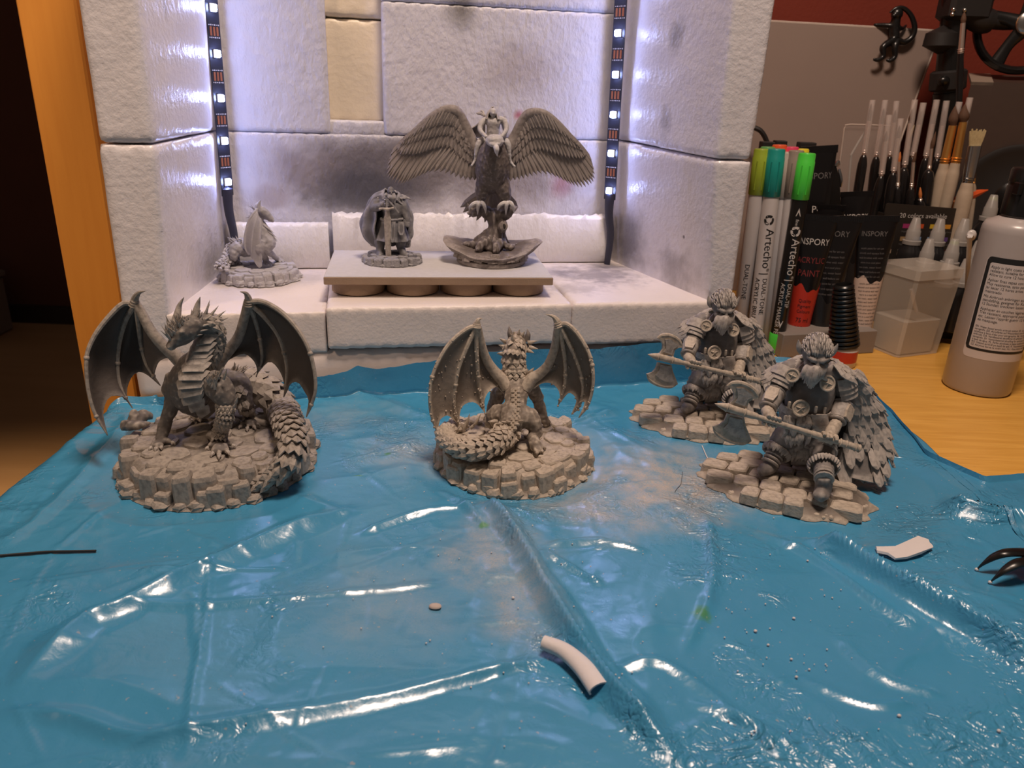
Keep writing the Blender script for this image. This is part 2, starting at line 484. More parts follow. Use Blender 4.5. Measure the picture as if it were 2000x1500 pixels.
def block(name, corners, mat, vox=.42, amp=.05, ns=.45, parent=None, sm=2, seed=0):
    """corners: four (x,d) at z0 and four at z1, booth coordinates"""
    m = MB(); V = [bp(*c) for c in corners]
    m.add(V, [(0, 3, 2, 1), (4, 5, 6, 7), (0, 1, 5, 4), (1, 2, 6, 5), (2, 3, 7, 6), (3, 0, 4, 7)])
    r = remesh(m, vox, sm, .5); roughen(r, amp * .55, ns, seed=seed)
    return put(name, r, mat, parent or booth, fix=False)
def rect(x0, x1, d0, d1, z0, z1): return [(x0, d0, z0), (x1, d0, z0), (x1, d1, z0), (x0, d1, z0), (x0, d0, z1), (x1, d0, z1), (x1, d1, z1), (x0, d1, z1)]
TOP = 36
block('base_slab', rect(-25.9, 16.6, 0.1, 18, .02, 3.5), FOAM, .5, .05)
# tapering side walls, in two courses
block('side_wall', [(-26, 0, 3.4), (-23.3, 0, 3.4), (-21.4, 14.6, 3.4), (-26, 17, 3.4), (-25.95, 0, 17.1), (-22.7, 0, 17.1), (-20.9, 14.6, 17.1), (-26, 17, 17.1)], FOAMIN, .3, .06, .5)
block('side_wall', [(-25.85, 0, 17.15), (-22.75, 0, 17.15), (-20.9, 14.6, 17.15), (-26, 17, 17.15), (-25.8, 0, TOP), (-22.5, 0, TOP), (-20.2, 14.6, TOP), (-26, 17, TOP)], FOAMIN, .3, .06, .5, seed=7)
block('side_wall', [(15.0, 0, 3.4), (16.65, 0, 3.4), (16.8, 17, 3.4), (11.5, 14.6, 3.4), (13.95, 0, 16.9), (16.6, 0, 16.9), (16.8, 17, 17.2), (10.6, 14.6, 17.2)], FOAMIN, .3, .06, .5, seed=3)
block('side_wall', [(13.95, 0, 16.95), (16.55, 0, 16.95), (16.8, 17, 17.25), (10.6, 14.6, 17.25), (13.5, 0, TOP), (16.75, 0, TOP), (16.8, 17, TOP), (10.7, 14.6, TOP)], FOAMIN, .3, .06, .5, seed=5)
# floor blocks: the lower left one, and the thicker middle one that sits a little proud
block('floor_block', rect(-23.6, -13.15, .05, 17, 3.45, 6.4), FOAMFLOOR, .22, .05, seed=2, sm=1)
block('floor_block', rect(-13.1, 4.2, -.25, 17, 3.75, 6.8), FOAMFLOOR, .22, .06, seed=4, sm=1)
block('floor_block', rect(4.2, 15.2, -.2, 17, 3.6, 6.8), FOAMFLOOR, .22, .06, seed=6, sm=1)
# back wall: lower course, then two upper panels with the slot between them
block('back_panel', rect(-21.8, 11.8, 14.5, 17, 6.3, 17.1), FOAMBACK, .22, .04, .6)
block('back_panel', rect(-21.6, -12.75, 14.45, 17, 17.07, TOP), FOAMBACK, .22, .04, .6, seed=2)
block('back_panel', rect(-8.5, 11.6, 14.45, 17, 17.07, 26.9), FOAMBACK, .22, .04, .6, seed=3)
block('back_panel', rect(-8.55, 11.6, 14.38, 17, 26.86, TOP), FOAMBACK, .22, .04, .6, seed=4)
block('back_panel', rect(-13.0, -8.3, 14.62, 17, 16.9, 18.1), FOAMBACK, .22, .05, .6, seed=5, sm=1)
block('slot_back', rect(-13.2, -8.1, 15.7, 18, 18.0, 25.6), FOAMWARMLIT, .34, .03, .5)
block('slot_back', rect(-13.2, -8.1, 15.5, 18, 25.65, TOP), FOAMWARMLIT, .34, .03, .5, seed=3)
block('rear_slab', rect(-26, 16.8, 17.3, 19, .02, TOP), FOAM, .6, .05)
# the two loose foam bars along the back
def foam_bar(x0, x1, d, h, label, seed, jag, mat):
    t = thing('foam_bar', bp((x0 + x1) / 2, d + 1, 6.5), label, 'foam bar', 'foam bars along the back of the box')
    m = MB(); n = 60; rng = random.Random(seed); G = []
    prof = [(-.1, .02), (-.28, .3), (-.20, 1.6), (-.04, h - .25), (.15, h), (.55, h + .06), (.95, h - .1), (1.05, h - .5), (1.05, .02)]
    for i in range(n + 1):
        x = lerp(x0, x1, i / n); row = []
        for k, (dd, z) in enumerate(prof):
            j = (rng.random() ** 3 * jag if 3 <= k <= 6 else 0)
            z2 = z + j + .07 * mnoise.noise(Vector((x * .4, seed, 0))) * (z > 1)
            row.append(bp(x, d + dd - .25 * z2 / h * .2, (6.48 if x < -13 else 6.86) + z2))
        G.append(row)
    G = np.array(G); m.grid(np.concatenate([G, G[:, :1]], axis=1))
    for e in (G[0], G[-1]): m.add(e, [tuple(range(len(e)))])
    put('bar_body', m, mat, t)
BARM = foam('polystyrene_bar', (.84, .82, .82), [], .07, 200, fiber=True)
foam_bar(-21.0, -13.25, 13.0, 3.6, 'smooth white foam bar at the back left of the box behind the small pale dragon', 3, .05, BARM)
foam_bar(-12.9, 10.9, 13.0, 3.9, 'long white foam bar with a torn ragged top edge behind the eagle statue', 5, .34, BARM)

# ------------------------------------------------------------------ light strips up the two back corners
STRIPM = plain('strip_black', (.012, .012, .018), .4)
COPPER = plain('strip_copper', (.45, .16, .07), .4, Metallic=.6)
LEDM = NT('led_light'); LEDM.b.inputs['Emission Color'].default_value = (.38, .46, 1.0, 1); LEDM.b.inputs['Emission Strength'].default_value = 175; LEDM = LEDM.fin((.9, .9, .9), .4)
LEDW = plain('led_housing', (.8, .8, .8), .4)
PRINT = plain('strip_print', (.6, .6, .62), .6)
def light_strip(side, label):
    x0, x1 = (-20.75, -20.45) if side < 0 else (10.35, 9.75)
    b, t_ = bp(x0, 12.3, 12.4), bp(x1, 12.3, 35.5)
    up = unit(t_ - b)
    nrm = unit(BX * (-side) * .95 - BY * .75); nrm = unit(nrm - up * (nrm @ up)); ac = np.cross(up, nrm)
    R = np.column_stack([ac, up, nrm])
    t = thing('led_strip', bp(x0, 12.3, 6.5), label, 'light strip', 'light strips in the corners of the foam box')
    L = np.linalg.norm(t_ - b)
    m = MB(); m.box((b + t_) / 2, (1.15, L, .06), R); put('strip_band', m, STRIPM, t, smooth=False)
    k = 0; s0 = 1.05 if side < 0 else .75
    while s0 + k * 3.05 < L - .4:
        c = b + up * (s0 + k * 3.05)
        h = MB(); h.box(c + nrm * .10, (.56, .56, .14), R, ch=.03); hh = put('led', h, LEDW, t, smooth=False)
        e = MB(); e.box(c + nrm * .25, (.44, .44, .16), R, ch=.04); put('diode', e, LEDM, hh, smooth=False)
        c2 = c + up * 1.5
        for i in (-1, 0, 1):
            q = MB(); q.box(c2 + ac * i * .3 + nrm * .045, (.17, .6, .03), R); put('copper_pad', q, COPPER, t, smooth=False)
        q = MB()
        for dy in (-.42, .42):
            for i in range(6): q.box(c2 + up * dy + ac * (i - 2.5) * .17 + nrm * .04, (.1, .09 if i % 2 else .06, .012), R)
        put('printed_marks', q, PRINT, t, smooth=False, kind='stuff')
        k += 1
    # dark sleeve and lead at the lower end
    m = MB(); e = bp(x0 + (.1 if side < 0 else .3), 12.2, 6.75)
    m.tube([b + up * .5, b - up * 1.2, lerp(b, e, .55) + BX * .15, e + BX * .1 * -side], [.5, .42, .36, .30], 10, 5, flat=(nrm, .5))
    put('lead_sleeve', m, plain('strip_sleeve', (.03, .03, .05), .5) if side < 0 else bpy.data.materials['strip_sleeve'], t)
    return t
light_strip(-1, 'black light strip with glowing white diodes up the left back corner of the foam box')
light_strip(1, 'black light strip with glowing white diodes up the right back corner of the foam box')

# ------------------------------------------------------------------ the blue plastic sheet
rngs = np.random.RandomState(4)
LAT = rngs.rand(256, 256)
def vnoise(x, y):
    xi, yi = np.floor(x).astype(int), np.floor(y).astype(int); fx, fy = x - xi, y - yi
    fx, fy = fx * fx * (3 - 2 * fx), fy * fy * (3 - 2 * fy)
    g = lambda a, b: LAT[a % 256, b % 256]
    return (g(xi, yi) * (1 - fx) + g(xi + 1, yi) * fx) * (1 - fy) + (g(xi, yi + 1) * (1 - fx) + g(xi + 1, yi + 1) * fx) * fy
def ridge(x, y): return 1 - np.abs(2 * vnoise(x, y) - 1)
# fold lines read off the ground plane: points, height, half width, sharpness
def gl(*pp): return [tuple(on(px, py)[:2]) for px, py in pp]
FOLDS = [
    (gl((925, 965), (990, 1040), (1055, 1150), (1150, 1300), (1215, 1390), (1330, 1510)), .95, .85),
    (gl((1010, 1060), (1120, 1200), (1180, 1300), (1300, 1440)), .30, .45),
    (gl((1385, 945), (1480, 1005), (1600, 1065), (1760, 1165), (1930, 1260), (2040, 1345)), 1.15, .9),
    (gl((1420, 1010), (1560, 1080), (1700, 1180), (1800, 1240)), .28, .5),
    (gl((640, 890), (560, 960), (690, 1010)), .20, .9),
    (gl((720, 990), (560, 1045), (420, 1110), (250, 1195), (165, 1230), (20, 1370)), .62, 1.1),
    (gl((0, 1405), (130, 1410), (270, 1450), (400, 1435), (700, 1385), (960, 1320), (1060, 1290)), .33, .6),
    (gl((230, 1195), (420, 1192), (700, 1165), (880, 1140)), .18, .45),
    (gl((415, 1050), (405, 1200), (380, 1350), (365, 1500)), .14, .22),
    (gl((280, 1118), (430, 1120), (560, 1118)), .14, .25),
    (gl((1380, 1000), (1390, 1150), (1330, 1290)), .20, .5),
    (gl((1800, 960), (1880, 1010), (1990, 1030), (2060, 1050)), .9, 1.1),
    (gl((1700, 960), (1800, 985), (1890, 1000)), .4, .9),
    (gl((1180, 1320), (1300, 1310), (1450, 1420), (1540, 1500)), .25, .5),
    (gl((640, 760), (760, 800), (850, 830)), .3, .9), (gl((1160, 820), (1230, 800), (1300, 780)), .25, .7),
    (gl((1110, 835), (1165, 817)), .25, .3), (gl((690, 1050), (820, 1010), (940, 1000)), .3, .6), (gl((860, 960), (900, 990), (950, 1040)), .35, .5),
    (gl((0, 1080), (90, 1010), (210, 880), (270, 800)), .25, .8), (gl((100, 1090), (260, 960)), .12, .3),
    (gl((1270, 1085), (1160, 1065), (1060, 1080)), .22, .4), (gl((1050, 1085), (1180, 1150)), .22, .35), (gl((1560, 1330), (1700, 1390), (1780, 1380)), .2, .5),
    (gl((1630, 1240), (1720, 1330), (1850, 1370)), .22, .5), (gl((1340, 1380), (1480, 1430), (1560, 1480)), .22, .4),
]
FLATS = [(-17, 40.4, 6.4, 6.9), (.2, 42.1, 5.8, 5.8), (16.0, 39.5, 6.2, 5.6), (13.2, 48.4, 5.8, 5.0), (20.8, 40.6, 4.6, 4.6), (17.0, 50.6, 4.6, 3.6)]
_rc = random.Random(21)
CREASES = [(_rc.uniform(-26, 26), _rc.uniform(14, 54), _rc.choice((0.05, 1.55, .6, 2.2, 2.6)) + _rc.uniform(-.3, .3), _rc.uniform(1.5, 5.5), _rc.uniform(.03, .10), _rc.uniform(.12, .35)) for _ in range(110)]
def sheet_h(x, y):
    wx, wy = x + 1.6 * (vnoise(x * .22, y * .22) - .5), y + 1.6 * (vnoise(x * .2 + 40, y * .2) - .5)
    h = .24 * ridge(wx * .085 + 3, wy * .12) ** 2 + .14 * ridge(wx * .21 + wy * .1, wy * .26 - wx * .06 + 9) ** 3
    c = vnoise(x * .09 + 70, y * .09 + 3)
    cr_ = np.clip((c - .35) * 3, 0, 1)
    h += cr_ * (.075 * ridge(wx * .62, wy * .7 + 5) ** 2 + .045 * ridge(wx * 1.2 + 8 + .8 * vnoise(x, y), wy * 1.3))
    h += (.2 + cr_) * .022 * ridge(x * 1.1 + 1.3 * vnoise(x * .8, y * .8 + 5), y * .95 + 1.2 * vnoise(x * .7 + 9, y * .7))
    h += .020 * vnoise(x * 1.9, y * 2.1) + .012 * ridge(x * 2.6, y * 2.3 + x * .3)
    for pts, H_, W_ in FOLDS:
        best = np.full(x.shape, 1e9); ta = np.zeros(x.shape)
        P = spline([(p[0], p[1]) for p in pts], 5)
        L = len(P)
        for i in range(L - 1):
            a, b = P[i], P[i + 1]; ab = b - a; q = np.clip(((x - a[0]) * ab[0] + (y - a[1]) * ab[1]) / (ab @ ab), 0, 1)
            dx, dy = x - a[0] - q * ab[0], y - a[1] - q * ab[1]
            d = np.hypot(dx, dy); k = d < best
            best = np.where(k, d, best); ta = np.where(k, (i + q) / (L - 1), ta)
        fade = np.clip(np.minimum(ta, 1 - ta) * 7, 0, 1)
        wv = W_ * (.75 + .5 * vnoise(x * .5 + 11, y * .5))
        h += fade * H_ * (1 - np.clip(best / wv, 0, 1)) ** 1.5
    for (cx, cy, an, L_, H_, W_) in CREASES:
        ux, uy = math.cos(an), math.sin(an); s_ = (x - cx) * ux + (y - cy) * uy; d = np.abs(-(x - cx) * uy + (y - cy) * ux + .25 * (vnoise(s_ * .5 + cx, s_ * 0 + cy) - .5))
        h += H_ * np.clip(1 - (s_ / L_) ** 2, 0, 1) * np.clip(1 - d / W_, 0, 1)
    for (cx, cy, rx, ry) in FLATS:
        d = np.hypot((x - cx) / rx, (y - cy) / ry)
        h = h * np.clip((d - .92) / .22, 0, 1) ** 1.2
    return h
NB = 600
bx_ = np.linspace(-42, 46, NB)
topl = [(-42, 45.0), (-30, 46.5), (-26.2, 47.6)] + [tuple(bp(x, -.32, 0)[:2]) for x in (-25.5, -20, -13, -6, 1, 8, 14, 16.6)] + [(19.2, 62.0), (23.5, 61.2), (25.9, 58.6), (27.4, 54.2), (27.6, 51.2), (27.1, 47.4), (26.6, 44.2), (28.2, 40.4), (31.2, 41.4), (36, 43), (47, 46)]
bot = [-42, -30, -26.2, -25.2, -20, -13.5, -7, 0, 7, 13.5, 16.5, 19.4, 22.5, 24.6, 25.8, 26.3, 26.8, 27.4, 28.4, 31.4, 36, 46]
tl = np.array(topl); bl = np.array(bot)
tx, ty = np.interp(bx_, bl, tl[:, 0]), np.interp(bx_, bl, tl[:, 1])
NR = 400
v = np.linspace(0, 1, NR)[:, None]
Xs = bx_[None, :] * (1 - v) + tx[None, :] * v
Ys = 7.5 * (1 - v) + ty[None, :] * v
Hs = sheet_h(Xs, Ys) + .02
# fade at the ledge and lift into the upstand against the foam
bxx = (Xs - BO[0]) * BX[0] + (Ys - BO[1]) * BX[1]
rise = np.interp(bx_, [-30, -25.2, -21.5, -13.5, -7, -3, 4, 13, 16, 17, 46], [0, .5, .9, 1.7, 2.4, 3.0, 3.1, 3.3, 3.0, .35, .25])
rows = []
nr_ = 14
for i in range(1, nr_ + 1):
    t = i / nr_
    wob = .05 * np.sin(bx_ * 1.7 + 3 * t) * t + .10 * (vnoise(bx_ * .6, np.full(NB, t * 2.0)) - .5)
    off = np.where(rise > .6, -.06 + wob * .5, .25 * t)
    rx = Xs[-1] + BY[0] * (off if True else 0); ry = Ys[-1] + off
    rz = Hs[-1] + rise * t * (1 + .02 * np.sin(bx_ * .9))
    rows.append((rx, ry, rz))
Xs = np.vstack([Xs] + [r[0][None] for r in rows]); Ys = np.vstack([Ys] + [r[1][None] for r in rows]); Hs = np.vstack([Hs] + [r[2][None] for r in rows])
# over the desk's left edge the sheet hangs down
edge = -26.3
over = np.clip(edge - Xs, 0, None)
bend = 1.2
ang = np.clip(over / bend, 0, 1.30)
Zd = np.where(over > 0, -(bend * (1 - np.cos(ang))) - np.clip(over - 1.30 * bend, 0, None) * math.sin(1.30), 0)
Xd = np.where(over > 0, edge - bend * np.sin(ang) - np.clip(over - 1.30 * bend, 0, None) * math.cos(1.30), Xs)
Xd = Xd - np.where(over > .4, .5 * (vnoise(Ys * .35, over * .2) - .3) * np.clip(over * .4, 0, 1), 0)
Gs = np.stack([Xd, Ys, Hs + Zd], axis=2)
SH = NT('blue_plastic')
c0 = SH.mix(SH.noise(18, 4), (.042, .250, .450), (.062, .310, .530))
def sloc(px, py):
    p = on(px, py); return (p[0], p[1] - 40, 0)
dust = None
for (px, py, rx, ry, a) in ((1290, 950, 7.5, 6.5, .95), (1180, 1000, 5.5, 4.5, .7), (960, 1090, 3.8, 5.0, .55), (1010, 1180, 3.0, 4.5, .5), (820, 890, 5.5, 4.5, .45), (1340, 900, 3.5, 4, .6), (1060, 900, 7.0, 7.0, .4), (760, 1180, 6, 5, .22), (690, 820, 5, 4, .25)):
    b_ = SH.mul(SH.blob((*sloc(px, py)[:2], 0), (rx, ry, 50), 1, .55, 45), a)
    dust = b_ if dust is None else SH.mul(dust, b_, 'MAXIMUM')
dust = SH.mul(dust, SH.ramp(SH.noise(75, 6, .7), .25, .62, .25, 1))
dust = SH.mul(dust, SH.ramp(SH.noise(1300, 3, .6), .3, .6, .55, 1))
c1 = SH.mix(dust, c0, (.56, .47, .39))
for (px, py, rx, ry) in ((757, 893, .28, .35), (945, 1037, .38, .25), (1370, 1210, .5, .7), (700, 936, .4, .12)):
    c1 = SH.mix(SH.mul(SH.blob((*sloc(px, py)[:2], 0), (rx, ry, 50), .8, .7, 220), .8), c1, (.07, .26, .06))
c1 = SH.mix(SH.mul(SH.ramp(SH.noise(420, 2, .5), .70, .76), .5), c1, (.45, .40, .36))
SH.b.inputs['IOR'].default_value = 1.65
SH.b.inputs['Coat Weight'].default_value = .45
SH.b.inputs['Coat Roughness'].default_value = .19
def crinkle(scale, dist_, st=None):
    q = SH.noise(scale, 2, .5, dist=dist_, stretch=st); return SH.mul(SH.mul(q, .5, 'SUBTRACT'), 0, 'ABSOLUTE')
clus = SH.ramp(SH.noise(13, 3, .6), .50, .68, .05, 1)
hh_ = SH.mul(SH.mul(crinkle(62, 1.2, (1, 1.4, 1)), 1.0, 'MULTIPLY'), SH.mul(crinkle(150, 1.0, (1.2, 1, 1)), .5), 'ADD')
nrm_ = SH.bump(SH.mul(hh_, clus), .60, 1.0)
nrm_ = SH.bump(SH.noise(330, 3, .6), .012, .7, nrm_)
SHEET = SH.fin(c1, SH.mix(dust, (.27,) * 3, (.48,) * 3), nrm_)
m = MB(); m.grid(Gs)
sheet = put('plastic_sheet', m, SHEET, root=(0, 40, 0), fix=False)
tag(sheet, 'crumpled blue plastic sheet spread over the desk and hanging over its left edge', 'sheet')

# ================================================================== figurine kit
PRIM = primer('grey_primer', (.135, .118, .107), (.42, .37, .32))
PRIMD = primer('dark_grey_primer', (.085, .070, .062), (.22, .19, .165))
PRIMT = primer('tan_drybrushed_primer', (.215, .178, .145), (.56, .48, .39), hi=(.495, .555))
PRIML = primer('light_grey_primer', (.34, .325, .335), (.50, .48, .49))
PRIMW = primer('whitish_primer', (.42, .40, .40), (.62, .60, .60))
PRIMM = primer('mid_grey_primer', (.185, .167, .156), (.50, .45, .405))

class Crop:
    """reads points off an enlarged view of the photograph and sets each one at its own distance"""
    def __init__(s, x0, y0, k, Y): s.x0, s.y0, s.k, s.Y = x0, y0, k, Y
    def __call__(s, cx, cy, dy=0.0): return at(s.x0 + cx / s.k, s.y0 + cy / s.k, s.Y + dy)
    def g(s, cx, cy, z): return on(s.x0 + cx / s.k, s.y0 + cy / s.k, z)
    def path(s, *pp): return [s(*p) for p in pp]

STONES = {}
def stone_mesh(mat, kind, seed):
    """unit stones (1 cm), base at z=0: 'block' chipped block, 'lump' rounded rubble, 'flag' many-sided flagstone"""
    key = (mat.name, kind, seed)
    if key in STONES: return STONES[key]
    rg = random.Random(seed * 77 + len(kind))
    if kind == 'lump':
        V = []; f = []
        for (z, k) in ((0, .95), (.45, 1), (.85, .7)):
            for j in range(6):
                a = 2 * math.pi * (j + .3 * (z > 0)) / 6
                q = k * .5 * (1 + rg.uniform(-.16, .16)); V.append((q * math.cos(a), q * math.sin(a), z + rg.uniform(-.06, .06) * (z > 0)))
        V.append((rg.uniform(-.1, .1), rg.uniform(-.1, .1), 1.0))
        for i in range(2):
            for j in range(6): f.append((i * 6 + j, i * 6 + (j + 1) % 6, i * 6 + 6 + (j + 1) % 6, i * 6 + 6 + j))
        f += [(12 + j, 12 + (j + 1) % 6, 18) for j in range(6)] + [tuple(range(5, -1, -1))]
    else:
        n = 4 if kind == 'block' else 6
        base = []
        for j in range(n):
            a = 2 * math.pi * (j + .5) / n
            q = (.5 * math.sqrt(2) if n == 4 else .53) * (1 + rg.uniform(-.10, .10)); base.append((q * math.cos(a), q * math.sin(a)))
        # corners cut a little so that edges read
        ring = []
        for j in range(n):
            p, q, r = base[j - 1], base[j], base[(j + 1) % n]
            ring.append((lerp(q[0], p[0], .14), lerp(q[1], p[1], .14))); ring.append((lerp(q[0], r[0], .14), lerp(q[1], r[1], .14)))
        V = []; N = len(ring)
        tilt = (rg.uniform(-.08, .08), rg.uniform(-.08, .08))
        for (z, k) in ((0, 1.04), (.86, .98), (1.0, .84)):
            for (x, y) in ring: V.append((x * k, y * k, z + (tilt[0] * x + tilt[1] * y) * (z > 0)))
        f = []
        for i in range(2):
            for j in range(N): f.append((i * N + j, i * N + (j + 1) % N, i * N + N + (j + 1) % N, i * N + N + j))
        f += [tuple(range(N - 1, -1, -1)), tuple(range(2 * N, 3 * N))]
    STONES[key] = template('stone', V, f, mat)
    return STONES[key]
def stone_at(parent, mat, kind, seed, pos, size, rot, tilt=(0, 0)):
    r = rc(parent)
    o = bpy.data.objects.new('stone', stone_mesh(mat, kind, seed)); COL.objects.link(o); o.parent = parent
    M = Matrix.Translation(Vector((np.asarray(pos) - r) * S)) @ Matrix.Rotation(rot, 4, 'Z') @ Matrix.Rotation(tilt[0], 4, 'X') @ Matrix.Rotation(tilt[1], 4, 'Y') @ Matrix.Diagonal((size[0], size[1], size[2], 1))
    o.matrix_local = M
def rock_base(t, mat, c, rx, ry, h, seed, nring=26, nrub=34, flags=True, z0=0.05, low=.35, sk=1.0, skip=None):
    """stepped round plinth: core, flagstones on top, a ring of standing blocks, rubble round the foot"""
    rg = random.Random(seed); cx, cy = c
    m = MB(); n = 48; V = []
    lev = [(1.0, z0), (.98, z0 + .12), (.93, z0 + low), (.86, h * .80), (.80, h * .9)]
    G = []
    for (k, z) in lev:
        G.append([(cx + rx * k * math.cos(2 * math.pi * j / n) * (1 + .015 * math.sin(j * 2.3)), cy + ry * k * math.sin(2 * math.pi * j / n) * (1 + .015 * math.cos(j * 3.1)), z) for j in range(n + 1)])
    m.grid(np.array(G)); m.add([G[-1][j] for j in range(n)], [tuple(range(n))]); m.add([G[0][j] for j in range(n)], [tuple(range(n - 1, -1, -1))])
    b = put('base', m, mat, t)
    # standing blocks
    for j in range(nring):
        a = 2 * math.pi * (j + rg.uniform(-.2, .2)) / nring
        if skip and skip(a): continue
        k = .86 + rg.uniform(-.045, .03); hh = h * rg.uniform(.70, .98)
        wd = 2 * math.pi * rx * .86 / nring * rg.uniform(.88, 1.04)
        stone_at(b, mat, 'block', rg.randrange(6), (cx + rx * k * math.cos(a), cy + ry * k * math.sin(a), z0 + .06), (wd * rg.uniform(.85, 1.15) * sk, wd * sk, hh - z0), a + math.pi / 2 + rg.uniform(-.15, .15), (rg.uniform(-.05, .05), rg.uniform(-.05, .05)))
    for j in range(nring - 5):
        a = 2 * math.pi * (j + .5 + rg.uniform(-.25, .25)) / (nring - 5)
        if skip and skip(a): continue
        k = .70 + rg.uniform(-.03, .03); wd = 2 * math.pi * rx * .70 / (nring - 5)
        stone_at(b, mat, rg.choice(('block', 'flag')), rg.randrange(6), (cx + rx * k * math.cos(a), cy + ry * k * math.sin(a), h * .55), (wd * 1.02, wd * 1.05, h * rg.uniform(.42, .52)), a + rg.uniform(-.4, .4), (rg.uniform(-.06, .06), rg.uniform(-.06, .06)))
    for j in range(nring + 4):
        a = 2 * math.pi * (j + rg.uniform(-.3, .3)) / (nring + 4)
        if rg.random() < .3 or skip and skip(a): continue
        wd = 2 * math.pi * rx * .93 / (nring + 4) * rg.uniform(.8, 1.15); k = .925 + rg.uniform(-.02, .015)
        stone_at(b, mat, 'block', rg.randrange(6), (cx + rx * k * math.cos(a), cy + ry * k * math.sin(a), z0 + .08), (wd, wd * .8, h * rg.uniform(.30, .62)), a + math.pi / 2 + rg.uniform(-.25, .25), (rg.uniform(-.08, .08), rg.uniform(-.08, .08)))
    for j in range(nrub):
        a = 2 * math.pi * (j + rg.uniform(-.3, .3)) / nrub
        k = .955 + rg.uniform(-.025, .02); s_ = rx * 6.28 / nrub * rg.uniform(.75, 1.1)
        stone_at(b, mat, 'lump', rg.randrange(6), (cx + rx * k * math.cos(a), cy + ry * k * math.sin(a), z0), (s_, s_, low * rg.uniform(.8, 1.7)), rg.uniform(0, 6.28))
    if flags:
        for ring, (k, cnt) in enumerate(((.52, 9), (.26, 5), (0.0, 1))):
            for j in range(cnt):
                a = 2 * math.pi * (j + .3 * ring) / cnt + rg.uniform(-.1, .1)
                wd = (2 * math.pi * rx * k / cnt if k else rx * .3) * .98
                stone_at(b, mat, 'flag', rg.randrange(6), (cx + rx * k * math.cos(a), cy + ry * k * math.sin(a), h * .84), (wd, rx * .27, h * .16 * rg.uniform(.85, 1.15)), a + math.pi / 2, (rg.uniform(-.03, .03), rg.uniform(-.03, .03)))
    return b

def coons(fi, fj, edge, ns=14, nt=12, bulge=0.0, bdir=(0, 1, 0)):
    """membrane between two fingers that start together; edge runs from the end of fi to the end of fj"""
    def res(P, n):
        P = spline(P, 6); d = np.r_[0, np.cumsum(np.linalg.norm(np.diff(P, axis=0), axis=1))]; u = np.linspace(0, d[-1], n)
        return np.column_stack([np.interp(u, d, P[:, k]) for k in range(3)])
    A, B, C = res(fi, ns), res(fj, ns), res(edge, nt)
    G = np.zeros((ns, nt, 3))
    for a in range(ns):
        s = a / (ns - 1)
        for b in range(nt):
            t = b / (nt - 1)
            lin = A[a] * (1 - t) + B[a] * t
            end = A[-1] * (1 - t) + B[-1] * t
            G[a, b] = lin + s ** 1.6 * (C[b] - end) + np.array(bdir) * bulge * math.sin(math.pi * t) * math.sin(math.pi * min(1, s * .9 + .05))
    return G
def bat_wing(t, name, mat, bmat, C, arm, wrist_claw, fingers, edges, th=.07, bulge=.35, armr=(.45, .34, .27, .24), fr=.11, lumps=0):
    """arm: shoulder..wrist; fingers: wrist..tip, outermost first; edges: scallops tip->tip and last tip->shoulder"""
    arm = C.path(*arm); fingers = [C.path(*f) for f in fingers]; edges = [C.path(*e) for e in edges]
    m = MB()
    for i in range(len(fingers) - 1):
        m.shell(coons(fingers[i], fingers[i + 1], [fingers[i][-1]] + edges[i] + [fingers[i + 1][-1]], 18, 14, bulge), th)
    m.shell(coons(fingers[-1], arm[::-1], [fingers[-1][-1]] + edges[-1] + [arm[0]], 18, 16, bulge * .7), th)
    wg = put(name, m, mat, t)
    if lumps:
        q = MB(); rg = random.Random(len(m.v)); V_ = np.array(m.v)
        for _ in range(lumps):
            p = V_[rg.randrange(len(V_))]; s_ = rg.uniform(.02, .065); q.ell(p + np.array([rg.uniform(-.05, .05), -.03, rg.uniform(-.05, .05)]), (s_ * rg.uniform(.6, 1.5), s_, s_ * rg.uniform(.6, 1.6)), nu=6, nv=4)
        for f in fingers:
            P = spline(f, 8)
            for _ in range(lumps // 5): s_ = rg.uniform(.03, .07); q.ell(P[rg.randrange(2, len(P) - 2)] + np.array([rg.uniform(-.09, .09), -.08, rg.uniform(-.06, .06)]), (s_, s_, s_ * 1.3), nu=6, nv=4)
        put('paint_lumps', q, bmat, wg, kind='stuff')
    a = MB(); a.tube(arm, np.interp(np.linspace(0, 1, len(arm)), np.linspace(0, 1, len(armr)), armr), 10, 6)
    put('wing_arm', a, bmat, wg)
    for f in fingers:
        b = MB(); k = len(f); rr = np.interp(np.linspace(0, 1, k), [0, .45, .9, 1], [fr * 1.5, fr * 1.05, fr * .75, fr * .25])
        b.tube(f, rr, 8, 6, cap=1.2)
        P = spline(f, 8); q = P[int(len(P) * .52)]
        b.ell(q, fr * 1.45, nu=8, nv=6)
        q = P[int(len(P) * .86)]; b.ell(q, fr * 1.2, nu=8, nv=6)
        put('wing_finger', b, bmat, wg)
    c = MB(); W_ = C.path(*wrist_claw); c.tube(W_, np.interp(np.linspace(0, 1, len(W_)), [0, .35, 1], [.26, .20, .015]), 8, 6)
    for i in range(3):
        q = lerp(W_[0], W_[1], .1 + i * .32); d = unit(W_[1] - W_[0]); c.lathe(q - d * .07, [(.27 - .03 * i, 0), (.31 - .03 * i, .07), (.27 - .03 * i, .14)], 10, d)
    put('wing_claw', c, bmat, wg)
    return wg
